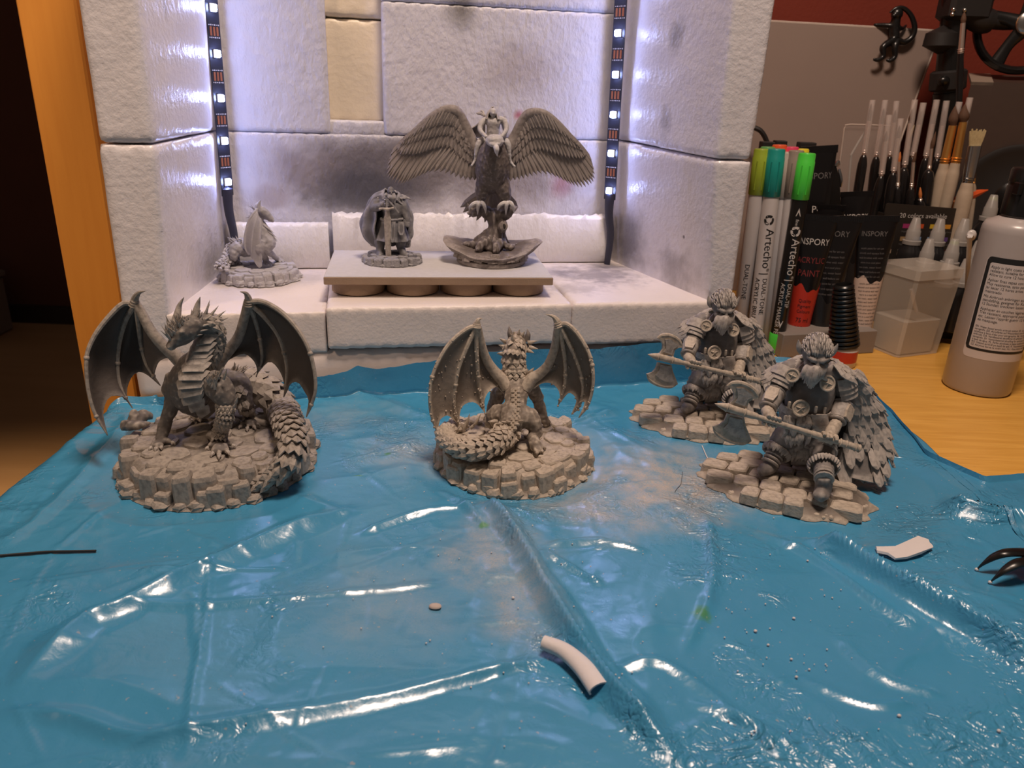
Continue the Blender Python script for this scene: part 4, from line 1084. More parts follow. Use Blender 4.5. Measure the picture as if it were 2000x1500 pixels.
def warrior():
    K = Crop(1380, 640, 3.75, 40.3)
    t = thing('warrior_figurine', (16.0, 39.5, .06), 'nearer grey warrior figurine in a feather cloak gripping a double axe, before its twin', 'figurine', 'axe warrior figurines')
    h = .85
    cobble_base(t, PRIMT, (16.0, 39.5), 4.75, 3.15, math.radians(-27), h, 5)
    ft1, ft2 = K.g(455, 1075, h), K.g(840, 1255, h)
    # ---- body: one skin with legs, trunk and arms
    m = MB()
    m.tube([K(690, 760, .2), K(700, 690, .2), K(725, 600, .2), K(755, 500, .3), K(775, 400, .4), K(790, 330, .5)], [1.15, 1.22, 1.22, 1.30, 1.22, .8], 16, 5)
    k1, k2 = K(540, 865, .1), K(855, 895, -1.0)
    a1, a2 = ft1 + np.array([.25, .35, 1.0]), ft2 + np.array([0, .25, 1.3])
    m.tube([K(650, 740, .1), K(585, 800, .0), k1, a1], [.85, .80, .66, .48], 14, 5)
    m.tube([K(775, 740, .1), K(825, 810, -.6), k2, a2], [.85, .80, .66, .50], 14, 5)
    for (a_, f_, tip) in ((a1, ft1, K.g(375, 1092, h)), (a2, ft2, K.g(808, 1292, h))):
        tip = np.asarray(tip)
        m.tube([a_, f_ + np.array([.10, .22, .42]), lerp(f_, tip, .55) + np.array([0, 0, .36]), tip + np.array([.06, .08, .27])], [.48, .46, .40, .27], 12, 5, flat=((0, 0, 1), .92))
    s1, e1, w1 = K(590, 320, .5), K(525, 440, .2), K(440, 600, -1.0)
    s2, e2, w2 = K(985, 370, .3), K(1015, 530, .2), K(950, 700, -.9)
    m.tube([K(680, 300, .6), s1, e1, lerp(e1, w1, .5), w1], [.6, .58, .50, .44, .32], 12, 5)
    m.tube([K(880, 310, .6), s2, e2, lerp(e2, w2, .5), w2], [.6, .62, .52, .46, .32], 12, 5)
    m.tube([K(800, 330, .3), K(810, 250, .0)], [.62, .55], 12, 4)
    r = remesh(m, .075, 5); roughen(r, .035, 3.0)
    body = put('body', r, PRIMM, t, fix=False)
    # ---- the axe: shaft through both fists
    A0, A1 = K(60, 556, -1.55), K(1128, 888, -2.35)
    ax = unit(A1 - A0)
    def P(u): return A0 + (A1 - A0) * u
    m = MB(); m.tube([P(.19), P(.3), P(.42), P(.55), P(.7), P(.86)], [.15, .155, .165, .16, .165, .155], 12, 6)
    axe = put('axe', m, PRIMT, t)
    m = MB(); m.tube([P(0), P(.03), P(.07), P(.085)], [.02, .12, .22, .20], 10, 4)
    for (u, r_) in ((.085, .27), (.10, .24), (.19, .22), (.205, .27), (.22, .2)): m.lathe(P(u) - ax * .06, [(r_ * .85, 0), (r_, .05), (r_ * .85, .12)], 12, ax)
    m.tube([P(.09), P(.24), P(.29)], [.23, .21, .16], 12, 4); put('axe_socket', m, PRIMT, axe)
    m = MB(); m.tube([P(.86), P(.985)], [.20, .20], 12, 4)
    for u in (.86, .90, .965, .99): m.lathe(P(u) - ax * .05, [(.2, 0), (.245, .05), (.2, .1)], 12, ax)
    m.tube([P(.66), P(.72)], [.195, .195], 12, 2); put('axe_pommel', m, PRIMT, axe)
    def blade(outer, inner, mid):
        d = -1.5; pts = K.path(*[(x, y, d) for x, y in outer]); n = np.array([0, -1, .25]); n = unit(n)
        b = MB(); b.prism([p + n * .10 for p in pts], -n * .20); bl = put('axe_blade', b, PRIMT, axe, smooth=False)
        cen = sum(np.asarray(p) for p in pts) / len(pts)
        g = MB()
        q = K.path(*[(x, y, d) for x, y in mid])
        for s_ in (1, -1):
            g.prism([p + n * s_ * .10 for p in q], n * s_ * .07)
        put('blade_inlay', g, PRIMM, bl, smooth=False)
        e = MB(); e.tube([p for p in K.path(*[(x, y, d) for x, y in inner])], [.02] + [.13] * (len(inner) - 2) + [.02], 8, 4, flat=(n, 1.0)); put('cutting_edge', e, PRIMT, bl)
    blade([(165, 560), (195, 520), (200, 485), (185, 450), (148, 425), (195, 408), (262, 412), (325, 445), (362, 488), (378, 522), (340, 522), (308, 540), (292, 590)], [(148, 424), (198, 404), (262, 408), (328, 442), (366, 486), (380, 524)], [(200, 545), (222, 515), (222, 470), (215, 440), (265, 440), (320, 480), (335, 505), (295, 525), (275, 575)])
    blade([(150, 628), (128, 680), (95, 708), (44, 720), (78, 772), (140, 812), (205, 834), (268, 842), (328, 830), (305, 770), (285, 720), (272, 662)], [(44, 720), (76, 774), (140, 816), (205, 838), (268, 845), (328, 832)], [(165, 650), (150, 700), (120, 732), (150, 765), (205, 795), (262, 805), (285, 795), (268, 730), (255, 670)])
    # ---- fists
    for (c, w_, nm) in ((P(.395), w1, 0), (P(.775), w2, 1)):
        hd = MB(); pal = unit(w_ - c)
        hd.tube([w_, lerp(w_, c, .45), c + pal * .22], [.34, .36, .30], 10, 4)
        curl_fingers(hd, c - pal * .02, ax if nm else -ax, pal, .15, .115, 4, -2.2, 2.2, spread=.20)
        put('hand', hd, PRIMT, body)
    # ---- bracers with raised plate and rolled rims
    for (e_, w_, sd) in ((e1, w1, -1), (e2, w2, 1)):
        b = MB(); d = unit(w_ - e_); a, z = lerp(e_, w_, .22), lerp(e_, w_, .90)
        b.tube([a, lerp(a, z, .5), z], [.56, .53, .44], 12, 4, cap=.05)
        for q, r_ in ((a, .60), (z, .50), (lerp(a, z, .88), .47)): b.lathe(q - d * .06, [(r_ * .94, 0), (r_ * 1.04, .06), (r_ * .94, .12)], 14, d)
        br = put('bracer', b, PRIMM, body)
        n = unit(np.array([sd * .55, -.8, .25])); n = unit(n - d * (n @ d)); x = np.cross(d, n)
        c = lerp(a, z, .5) + n * .47
        g = MB(); L = np.linalg.norm(z - a) * .40
        g.prism([c + x * .26 - d * L, c + x * .34, c + x * .26 + d * L, c - x * .26 + d * L, c - x * .34, c - x * .26 - d * L], n * .13); put('bracer_plate', g, PRIMT, br, smooth=False)
    # layered shoulder plates
    for (s_, e_, sd) in ((s1, e1, -1), (s2, e2, 1)):
        for k in range(3):
            d = unit(e_ - s_); c = lerp(s_, e_, .12 + .24 * k); n = unit(np.array([sd * .7, -.65, .3])); n = unit(n - d * (n @ d)); x = np.cross(d, n); G = []
            for i in range(4):
                row = []
                for j in range(9):
                    a = (j / 8 - .5) * 2.9; rr = .68 - .04 * k
                    row.append(c + d * (i / 3 - .5) * .62 + rr * (math.cos(a) * n + math.sin(a) * x) * (1 + .05 * i))
                G.append(row)
            p = MB(); p.shell(np.array(G), .09); put('shoulder_plate', p, PRIMM, body)
    # ---- head
    hc = K(806, 178, -.55); fd = unit(np.array([-.20, -.93, -.32])); rt = unit(np.cross(fd, [0, 0, 1])); up = np.cross(rt, fd)
    HS = 1.17
    def H(x, y, z): return hc + (rt * x + fd * y + up * z) * HS     # x to the figure's left in view, y forward, z up
    R = np.column_stack([rt, fd, up])
    m = MB()
    m.ell(H(0, -.05, .10), np.array((.68, .80, .80)) * HS, R); m.ell(H(0, .25, -.35), np.array((.52, .52, .55)) * HS, R)
    m.tube([H(-.46, .56, .10), H(-.2, .76, .08), H(0, .74, .02), H(.2, .76, .08), H(.46, .56, .10)], [.10, .15, .12, .15, .10], 8, 4)
    m.tube([H(0, .72, .04), H(0, .92, -.20), H(0, .96, -.36)], [.10, .14, .16], 8, 4)
    for s_ in (-1, 1):
        m.ell(H(.34 * s_, .55, -.28), np.array((.22, .20, .2)) * HS, R); m.ell(H(.1 * s_, .84, -.36), .09)
    hm = remesh(m, .045, 3); head = put('head', hm, PRIMM, body, fix=False)
    for s_ in (-1, 1):
        e = MB(); e.ell(H(.24 * s_, .70, -.09), np.array((.10, .07, .06)) * HS, R, 10, 6); put('eye', e, PRIMD, head)
        e = MB(); e.tube([H(.60 * s_, -.05, -.18), H(.72 * s_, -.12, -.02), H(.82 * s_, -.2, .2), H(.87 * s_, -.26, .40)], [.16, .19, .12, .02], 8, 4, flat=(fd, .4)); put('ear', e, PRIMM, head)
    e = MB(); e.tube([H(-.2, .80, -.62), H(0, .86, -.6), H(.2, .80, -.62)], [.03, .06, .03], 8, 4); put('mouth', e, PRIMD, head)
    hair = MB(); rg = random.Random(3)
    for i in range(150):
        th, ph = rg.uniform(-1.5, 1.5), rg.uniform(.15, 2.4)     # across, and from the brow over the crown to the nape
        pts = []
        for q in range(3):
            p2 = ph + .22 * q; pts.append(H(.69 * math.sin(th) * math.sin(max(.5, p2)) ** .3, -.05 + .80 * math.cos(p2) * math.cos(th * .55), .10 + .80 * math.sin(p2) * math.cos(th)))
        hair.tube(pts, [.02, .048, .012], 5, 3)
    put('hair', hair, PRIMM, head)
    bd = MB()
    for s_ in (-1, 1):      # drooping moustache
        for k in range(5): bd.tube([H(.05 * s_, .92, -.46), H(.24 * s_, .86 + .02 * k, -.52 - .03 * k), H((.44 + .05 * k) * s_, .62, -.72 - .10 * k), H((.56 + .05 * k) * s_, .5, -.92 - .12 * k)], [.07, .10, .08, .015], 6, 4)
    for k in range(38):     # side whiskers and full beard, lying on the breast
        a = lerp(-1, 1, k / 37); L = 1 - .62 * abs(a) + rg.uniform(-.08, .08)
        r0 = H(.56 * a, .62 - .42 * abs(a), -.48 + .30 * abs(a)); r1 = K(lerp(775, 872, (a + 1) / 2) - 20, 300 - 25 * abs(a), -1.55 + .45 * abs(a))
        tp = K(762 + 62 * a + rg.uniform(-8, 8), lerp(330, 452, L), -1.60 + .35 * abs(a)); md = lerp(r1, tp, .5) + np.array([.10 * a + rg.uniform(-.05, .05), -.10, 0])
        bd.tube([r0, r1, md, tp], [.12, .17, .14, .02], 6, 4)
    put('beard', bd, PRIMM, head)
    # ---- belt, buckle, clasps, skirts, cuffs
    m = MB(); bc = K(722, 595, .2); n = 26; V = []; f = []
    G = []
    for j in range(n + 1):
        a = 2 * math.pi * j / n; rr = 1.33
        tl_ = .10 * math.cos(a)
        G.append([bc + np.array([rr * math.cos(a), rr * .98 * math.sin(a), dz - tl_ * .8]) * np.array([1, 1, 1]) for dz in (-.22, -.20, .20, .22)])
    G = np.array(G); G[:, 1:3, :2] = bc[:2] + (G[:, 1:3, :2] - bc[:2]) * 1.05
    m.grid(G); belt = put('belt', m, PRIMM, body)
    ring_disc(belt, 'belt_buckle', PRIMT, K(690, 590, -1.35), .42, (-.1, -1, .25))
    for (x, y) in ((800, 600), (865, 606), (605, 565)):
        b = MB(); b.box(K(x, y, -1.25 if x < 830 else -1.05), (.16, .14, .42), ch=.04); put('belt_stud', b, PRIMT, belt, smooth=False)
    ring_disc(body, 'cloak_clasp', PRIMT, K(628, 350, -.95), .34, (-.35, -1, .3), star=4); ring_disc(body, 'cloak_clasp', PRIMT, K(886, 408, -1.1), .40, (.1, -1, .35), star=4)
    fr = MB()
    for k in range(44):     # fur skirt below the belt
        u = rg.random(); row = rg.randrange(3); x = lerp(570, 790, u); y = 660 + 60 * row + rg.uniform(-15, 15)
        p0 = K(x, y, -.95 - .25 * math.sin(u * 3.1) ); fr.tube([p0, p0 + np.array([rg.uniform(-.06, .06), -.12, -.32]), p0 + np.array([rg.uniform(-.12, .12), -.02, -.72])], [.12, .14, .015], 6, 3)
    for k in range(26):
        x = rg.uniform(600, 755); y = rg.uniform(800, 900); p0 = K(x, y, -.35); fr.tube([p0, p0 + np.array([rg.uniform(-.06, .06), -.1, -.35]), p0 + np.array([rg.uniform(-.1, .1), -.02, -.75])], [.13, .15, .015], 6, 3)
    put('fur_skirt', fr, PRIMM, body)
    p = MB(); G = np.array([[K(lerp(765, 880, j / 6) + 6 * i, 635 + 26 * i, -1.15 - .12 * math.sin(j / 6 * 3.14)) for j in range(7)] for i in range(6)]); p.shell(G, .12); put('loin_panel', p, PRIMM, body)
    p = MB(); G = np.array([[K(lerp(620, 770, j / 6), 870 + 26 * i, .35 - .2 * math.sin(j / 6 * 3.14)) for j in range(7)] for i in range(6)]); p.shell(G, .15); put('tunic_hem', p, PRIMM, body)
    for (k_, a_) in ((k1, a1), (k2, a2)):
        d = unit(a_ - k_); x = unit(np.cross(d, [0, 1, 0])); y = np.cross(d, x)
        for j in range(3):
            m = MB(); q = k_ + d * (-.55 + .32 * j); m.lathe(q, [(.70, 0), (.76, .09), (.70, .19)], 14, d); put('leg_wrap', m, PRIMM, body)
        c = lerp(k_, a_, .36 if k_ is k1 else .56); m = MB()
        for i in range(26):
            a = 2 * math.pi * i / 26; rad = x * math.cos(a) + y * math.sin(a)
            m.tube([c + rad * .55, c + rad * .74 + d * .12, c + rad * .72 + d * (.36 + rg.uniform(-.05, .1))], [.14, .17, .03], 6, 3)
        put('fur_cuff', m, PRIMM, body)
        m = MB(); q = lerp(k_, a_, .85)
        for j in range(3): m.lathe(q + d * (.02 + .24 * j), [(.50, 0), (.545, .06), (.50, .12)], 14, d)
        put('boot_strap', m, PRIMM, body)
    # ---- cloak: a heavy shell behind the figure, feathers in overlapping rows
    front = K.path((1010, 330, .2), (1060, 450, .5), (1060, 600, .5), (1030, 740, .4), (995, 860, .1), (965, 975, -.3), (960, 1075, -.6))
    outer = K.path((1085, 320, .7), (1165, 460, 1.1), (1235, 580, 1.2), (1280, 700, 1.1), (1300, 830, .8), (1282, 980, .3), (1225, 1130, -.5))
    back = K.path((800, 290, 1.5), (790, 400, 2.0), (780, 520, 2.4), (775, 640, 2.5), (770, 750, 2.4), (765, 850, 2.2), (760, 925, 1.9))
    left = K.path((590, 290, .9), (560, 400, 1.2), (540, 500, 1.3), (540, 600, 1.3), (545, 700, 1.3), (550, 790, 1.3), (555, 860, 1.2))
    cols = [spline(q, 4) for q in (front, outer, back, left)]
    nr = len(cols[0]); G = np.array([spline(np.array([c[i] for c in cols]), 6) for i in range(nr)])
    m = MB(); m.shell(G, .22); cloak = put('cloak', m, PRIMM, t)
    fs = []
    def surf(u, v):
        i, j = v * (nr - 1), u * (G.shape[1] - 1); i0, j0 = min(int(i), nr - 2), min(int(j), G.shape[1] - 2); a, b = i - i0, j - j0
        p = G[i0, j0] * (1 - a) * (1 - b) + G[i0 + 1, j0] * a * (1 - b) + G[i0, j0 + 1] * (1 - a) * b + G[i0 + 1, j0 + 1] * a * b
        dv = G[i0 + 1, j0] - G[i0, j0]; du = G[i0, j0 + 1] - G[i0, j0]; n = np.cross(dv, du)
        return p, unit(dv), unit(n), unit(du)
    cen = K(760, 620, .5)
    for row in range(13):
        v = .01 + .93 * row / 12; cnt = 17 + (row % 2)
        for k in range(cnt):
            u = (k + (.5 if row % 2 == 0 else 0)) / 17.5
            if u > .96: continue
            p, dn, n, du = surf(u, min(.97, v + rg.uniform(-.02, .02)))
            if n @ (p - cen) < 0: n = -n
            wd = lerp(.52, .78, v) * rg.uniform(.85, 1.15); L = lerp(.95, 1.65, v) * rg.uniform(.85, 1.15)
            al = unit(dn + n * rg.uniform(.10, .32) + du * (.22 * (1 - u) * v) + np.array([.12 * v, 0, 0]))
            if p[2] < 1.15: continue
            if al[2] < 0: L = min(L, max(.55, (p[2] - .45) / -al[2]))
            fs.append(mat_frame(p + n * .10, al, n, (wd, L, .55)))
    scatter('feather', FEATHER, fs, cloak)
    # thick feathered collar over both shoulders
    tf = []
    for row in range(5):
        for k in range(26):
            a = lerp(-2.35, 2.35, (k + .5 * (row % 2)) / 25); rr = .84 + .30 * row; dz = .42 - .20 * row - .04 * abs(a)
            cc = K(800, 318, .55); p = cc + np.array([math.sin(a) * rr * 1.22, math.cos(a) * rr * .80 - .05, dz + .30])
            if abs(a) > 1.9 and row > 2: continue
            o = unit(np.array([math.sin(a), math.cos(a) * .8, .15])); al = unit(o * .75 + np.array([rg.uniform(-.25, .25), rg.uniform(-.2, .2), -.55 - .1 * row]))
            tf.append(mat_frame(p, al, unit(o * .5 + np.array([0, 0, .9])), (.40 * rg.uniform(.8, 1.2), .74 * rg.uniform(.8, 1.25), .6)))
    scatter('collar_tuft', TUFT, tf, cloak)
    return t
w1_ = warrior()
# the twin behind: a copy of the thing, its parts and their sub-parts
def copy_tree(o, parent=None):
    c = o.copy(); COL.objects.link(c); c.parent = parent
    for ch in list(o.children): copy_tree(ch, c)
    return c
bpy.context.view_layer.update()
w2_ = copy_tree(w1_)
w2_.location = Vector((13.2, 48.5, .06)) * S; w2_.rotation_euler.z = math.radians(14)
w2_['label'] = 'farther grey warrior figurine with a double axe, standing close by the foam box wall'

# ================================================================== the little stand and what is on it
def local_tag(m): return m
BOARDTOP = plain('board_grey_paint', (.50, .49, .50), .6, .1, 200, .02, 500)
MDF = NT('raw_fibreboard'); MDF = MDF.fin(MDF.mix(MDF.noise(120, 3), (.27, .185, .125), (.34, .24, .165)), .7, MDF.bump(MDF.noise(700, 3), .02))
st = thing('display_stand', bp(-4.9, 6.2, 6.8), 'grey topped fibreboard stand on four round feet inside the foam box', 'stand')
sa = BYAW - math.radians(3.0); Rs = np.array([[math.cos(sa), -math.sin(sa), 0], [math.sin(sa), math.cos(sa), 0], [0, 0, 1]])
sc_ = bp(-4.9, 6.15, 8.06)
m = MB(); m.box(sc_, (16.3, 9.0, .54), Rs, ch=.04); bt = put('board', m, MDF, st, smooth=False)
m = MB(); m.box(sc_ + np.array([0, 0, .285]), (16.22, 8.92, .03), Rs); put('painted_top', m, BOARDTOP, bt, smooth=False)
for i, (u, v) in enumerate([(-5.9, -2.2), (-1.95, -2.2), (2.0, -2.2), (5.9, -2.2), (-5.5, 2.1), (5.5, 2.1)]):
    m = MB(); c = sc_ + Rs @ np.array([u, v, 0]); c[2] = 6.86; m.lathe(c, [(1.82, 0), (1.93, .05), (1.93, .88), (1.86, .93)], 40); put('round_foot', m, MDF, st)
STZ = 8.37

# ------------------------------------------------------------------ eagle with a hooded rider
EAG = primer('eagle_primer', (.115, .094, .086), (.32, .28, .26)); EFE = feather_template('feather', EAG)
def eagle():
    Q = Crop(680, 190, 3.75, 59.2)
    t = thing('eagle_rider_figurine', (-2.0, 59.2, STZ), 'eagle figurine with spread wings and hooded rider, perched on a stump on the stand', 'figurine')
    m = MB(); m.lathe((-2.0, 59.2, STZ + .01), [(2.62, 0), (2.68, .06), (2.66, .30), (2.58, .36)], 48); base = put('base_disc', m, EAG, t)
    c0 = np.array([-2.0, 59.2, STZ]); rg = random.Random(9); n = 30; rows = []
    tip = lambda a: max(0, math.cos(a - .12)) ** 5 + max(0, math.cos(a - math.pi + .1)) ** 5
    for (k, z, jj) in ((.84, .34, .02), (.95, .50, .05), (1.06, .82, .07), (1.16, 1.12, .06), (1.06, 1.20, .05), (.80, 1.02, .06), (.40, 1.05, .05), (.02, 1.08, 0)):
        row = []
        for q in range(n):
            a = 2 * math.pi * q / n; t_ = tip(a) * (min(1, max(0, (z - .34) / .7)) if k > .7 else .3)
            r_ = 2.72 * k * (1 + .24 * t_ + rg.uniform(-jj, jj)); row.append(c0 + np.array([r_ * math.cos(a), r_ * .90 * math.sin(a), z * (1 - .38 * max(0, -math.sin(a)) ** 2 * (k > 1)) + (.60 * t_ if k > .75 else 0) + rg.uniform(-jj, jj) * 1.2]))
        row.append(row[0]); rows.append(row)
    m = MB(); m.grid(np.array(rows)); m.add(rows[0][:n], [tuple(range(n))]); rock = put('rock', m, EAG, t, smooth=False)
    for k in range(17):
        a = lerp(-3.0, -.1, k / 16) + rg.uniform(-.06, .06); rr = 2.80 + .10 * math.sin(k * 1.9); stone_at(rock, EAG, 'flag', k % 6, (c0[0] + rr * math.cos(a), c0[1] + rr * .90 * math.sin(a), STZ + .36 + .10 * (k % 2)), (.80, .36, .48 + .12 * math.sin(k * 2.3)), a + 1.57, (-.30, rg.uniform(-.15, .15)))
    # stump with roots, two limbs and a knot hole
    m = MB()
    m.tube(Q.path((1030, 1120, -.4), (1075, 1020, -.1), (1092, 940, 0), (1070, 880, 0), (1030, 845, -.1)), [1.15, .78, .68, .66, .5], 14, 5)
    m.tube(Q.path((1040, 850, -.1), (970, 832, -.4), (910, 850, -.5), (878, 845, -.5)), [.5, .36, .26, .10], 10, 5); m.tube(Q.path((920, 842, -.5), (890, 810, -.5), (862, 755, -.5)), [.22, .14, .04], 8, 4)
    m.tube(Q.path((1090, 890, 0), (1160, 850, -.3), (1215, 815, -.4), (1238, 808, -.4)), [.58, .40, .28, .12], 10, 5)
    for pp, rr in ((((1020, 1050, -.8), (960, 1100, -1.5), (925, 1130, -1.7)), (.5, .34, .12)), (((1010, 1040, -.3), (930, 1080, -.6), (850, 1075, -.4), (820, 1100, -.4)), (.42, .28, .2, .06)), (((1030, 990, -.2), (960, 1030, -.3), (890, 1062, -.2)), (.34, .2, .05)), (((1090, 1060, -.9), (1080, 1120, -1.7), (1060, 1135, -1.9)), (.5, .3, .1)), (((1130, 1020, .2), (1160, 1050, .2), (1185, 1070, .2)), (.3, .18, .05)), (((1120, 1060, -.4), (1180, 1100, -.8), (1240, 1070, -.5)), (.36, .24, .08))):
        m.tube(Q.path(*pp), rr, 9, 4)
    kc = Q(1133, 942, -.72); m.ell(kc, (.36, .3, .46))
    r = remesh(m, .075, 4); roughen(r, .12, 2.0, (1.6, 1.6, .35)); roughen(r, .05, 5.0, (1.6, 1.6, .3), seed=2); stump = put('tree_stump', r, EAG, t, fix=False)
    m = MB(); n = unit((.25, -1, .1)); k = kc + n * .30
    for j in range(3): m.lathe(k + n * (.02 * j), [(.30 - .05 * j, 0), (.32 - .06 * j, .03), (.22 - .06 * j, .05)], 14, n)
    put('knot_ring', m, EAG, stump); m = MB(); m.ell(k + n * .07, (.14, .05, .2)); put('knot_hole', m, plain('knot_dark', (.03, .025, .022), .9), stump)
    # bird: body, thighs, neck
    m = MB()
    m.tube(Q.path((1072, 340, -.9), (1062, 410, -.9), (1058, 500, -.6), (1055, 590, -.2), (1055, 670, .3)), [.75, 1.08, 1.30, 1.20, .72], 16, 5)
    m.tube(Q.path((1010, 590, -.5), (985, 680, -.6), (968, 765, -.6)), [.70, .58, .26], 12, 5); m.tube(Q.path((1105, 590, -.5), (1140, 690, -.6), (1160, 775, -.6)), [.70, .58, .26], 12, 5)
    m.ell(Q(1075, 325, -1.4), (.66, .72, .50))
    r = remesh(m, .075, 4); roughen(r, .05, 5.0, (1, 1, .7)); roughen(r, .03, 9.0, seed=1); body = put('eagle_body', r, EAG, t, fix=False)
    m = MB(); m.ell(Q(1073, 318, -1.75), (.68, .60, .46)); m.tube(Q.path((1010, 322, -1.9), (1072, 350, -2.35), (1140, 322, -1.9)), [.10, .16, .10], 8, 4)
    r = remesh(m, .06, 3); roughen(r, .03, 7); hd = put('eagle_head', r, PRIMW, body, label='pale feathered crown', fix=False)
    m = MB(); m.tube(Q.path((1078, 350, -2.2), (1086, 375, -2.5), (1088, 402, -2.5), (1092, 432, -2.3)), [.2, .2, .14, .02], 10, 5); put('beak', m, PRIMW, hd)
    for x in (1040, 1108): m = MB(); m.ell(Q(x, 345, -2.2), .08); put('eye', m, PRIMD, hd)
    for (x, y, dx) in ((965, 800, -1), (1172, 800, 1)):
        m = MB()
        for k, (ax_, ay) in enumerate(((-70, 5), (-15, 38), (38, 28), (15, -15))):
            m.tube(Q.path((x, y - 30, -.7), (x + ax_ * .6, y - 22, -1.05 if k < 3 else -.2), (x + ax_, y + ay * .4, -1.0 if k < 3 else 0), (x + ax_ * 1.1, y + ay + 22, -.75 if k < 3 else 0)), [.17, .16, .12, .02], 8, 4)
        put('talon', m, PRIMW, body)
    def wing(arm, B_, tips, n, flip):
        armp = Q.path(*arm); m = MB(); m.tube(armp, np.interp(np.linspace(0, 1, len(armp)), [0, .35, .6, 1], [.42, .46, .30, .12]), 10, 5, flat=((0, 1, 0), .7)); wg = put('wing', m, EAG, t)
        As, Bs, Ts = spline(armp, 8), spline(Q.path(*B_), 8), spline(Q.path(*tips), 8)
        pick = lambda P, u: P[0] * 0 + np.array([np.interp(u * (len(P) - 1), np.arange(len(P)), P[:, k]) for k in range(3)])
        sh = MB(); G = np.array([[lerp(pick(As[::-1], .02 + .96 * j / 15), pick(Ts, j / 15), .55 * i / 6) + np.array([0, .12, 0]) for j in range(16)] for i in range(7)]); sh.shell(G, .08); put('wing_skin', sh, EAG, wg)
        nrm = np.array([0, -1, .1]); fs = []
        for k in range(n):
            u = k / (n - 1); b, e = pick(Bs, u), pick(Ts, u); L = np.linalg.norm(e - b)
            wd = lerp(.52, .44, min(1, u * 1.5)); fs.append(mat_frame(b + np.array([0, .03 * (k % 2) + .02, 0]), e - b, nrm + np.array([flip * .18, 0, 0]), (wd, L, .45)))
        scatter('flight_feather', EFE, fs, wg)
        for row, (f0, f1, dy, wd, cnt) in enumerate(((.20, .56, -.06, .46, n - 4), (.06, .36, -.14, .44, n - 5), (.0, .20, -.20, .42, n - 6))):
            fs = []
            for k in range(cnt):
                u = (k + .5) / cnt; a = pick(As[::-1], .04 + .9 * u); e = pick(Ts, u); b, q = lerp(a, e, f0), lerp(a, e, f1)
                fs.append(mat_frame(b + np.array([0, dy - .02 * (k % 2), 0]), q - b, nrm + np.array([flip * .15, 0, 0]), (wd, np.linalg.norm(q - b) * 1.05, .45)))
            scatter('covert_feather', EFE, fs, wg)
    wing([(950, 385, -.1), (895, 300, .2), (820, 150, .2), (775, 100, 0), (700, 96, -.2), (610, 140, -.2), (500, 232, 0), (395, 325, .2)],
         [(500, 240, .1), (540, 225, .1), (600, 225, .1), (650, 250, .1), (710, 300, .1), (780, 370, .1), (850, 430, .1), (925, 480, .1)],
         [(308, 422, .4), (286, 500, .4), (282, 575, .35), (308, 606, .3), (355, 632, .25), (402, 632, .2), (450, 612, .15), (520, 580, .1), (600, 550, .1), (690, 552, .1), (770, 580, .1), (850, 604, .1), (925, 608, .1)], 27, 1)
    wing([(1172, 375, -.1), (1225, 290, .2), (1290, 170, .2), (1340, 122, 0), (1420, 118, -.2), (1500, 160, -.2), (1610, 265, 0), (1715, 385, .2)],
         [(1600, 260, .1), (1560, 240, .1), (1500, 235, .1), (1450, 260, .1), (1390, 310, .1), (1320, 370, .1), (1260, 430, .1), (1195, 480, .1)],
         [(1782, 465, .4), (1802, 535, .4), (1804, 605, .35), (1774, 640, .3), (1724, 662, .25), (1664, 652, .2), (1612, 630, .15), (1550, 598, .1), (1480, 570, .1), (1400, 566, .1), (1330, 585, .1), (1260, 602, .1), (1188, 614, .1)], 27, -1)
    fs = []
    for k, (x, y) in enumerate(((822, 805), (842, 842), (884, 880), (940, 902), (1000, 915), (1060, 915), (1120, 905), (1180, 870), (1215, 845), (1242, 805))):
        b, e = Q(1030 + k * 6, 660, .7), Q(x, y, 1.3 + .04 * (k % 2)); fs.append(mat_frame(b, e - b, (0, -1, .2), (.62, np.linalg.norm(e - b), .45)))
    scatter('tail_feather', EFE, fs, body)
    # rider
    m = MB()
    m.tube(Q.path((1062, 290, -.1), (1062, 230, -.1), (1066, 175, -.1), (1066, 140, -.1)), [.5, .48, .52, .22], 12, 5)
    for sgn, sh, el, ha in ((-1, (995, 175, -.1), (965, 235, -.5), (1012, 292, -1.1)), (1, (1140, 170, -.1), (1158, 235, -.5), (1122, 292, -1.1))): m.tube(Q.path((1066, 170, -.1), sh, el, ha), [.3, .26, .19, .13], 9, 4)
    for pp in (((1020, 300, -.1), (960, 335, -.6), (938, 400, -.7), (928, 460, -.7), (903, 503, -.9)), ((1110, 300, -.1), (1165, 335, -.6), (1180, 400, -.7), (1190, 470, -.7), (1222, 510, -.9))): m.tube(Q.path(*pp), [.34, .26, .17, .11, .09], 9, 4)
    m.ell(Q(1062, 112, -.35), (.27, .28, .33)); m.ell(Q(1062, 118, -.62), (.06, .08, .08))
    r = remesh(m, .045, 4); roughen(r, .02, 6); rider = put('rider', r, PRIMW, body, label='pale hooded rider holding the neck of the eagle', fix=False)
    m = MB(); G = []
    for i in range(8):
        v = i / 7; row = []
        for j in range(13):
            a = (j / 12 - .5) * 4.7 ; rr = lerp(.05, .40, min(1, v * 1.8)) + (.25 * max(0, v - .6))
            row.append(Q(1058, 70 + 90 * v, -.2) + np.array([rr * math.sin(a) * 1.05, rr * math.cos(a) * 1.1 + .10 * (1 - v) , 0]))
        G.append(row)
    m.shell(np.array(G), .06); put('hood', m, PRIMM, rider)
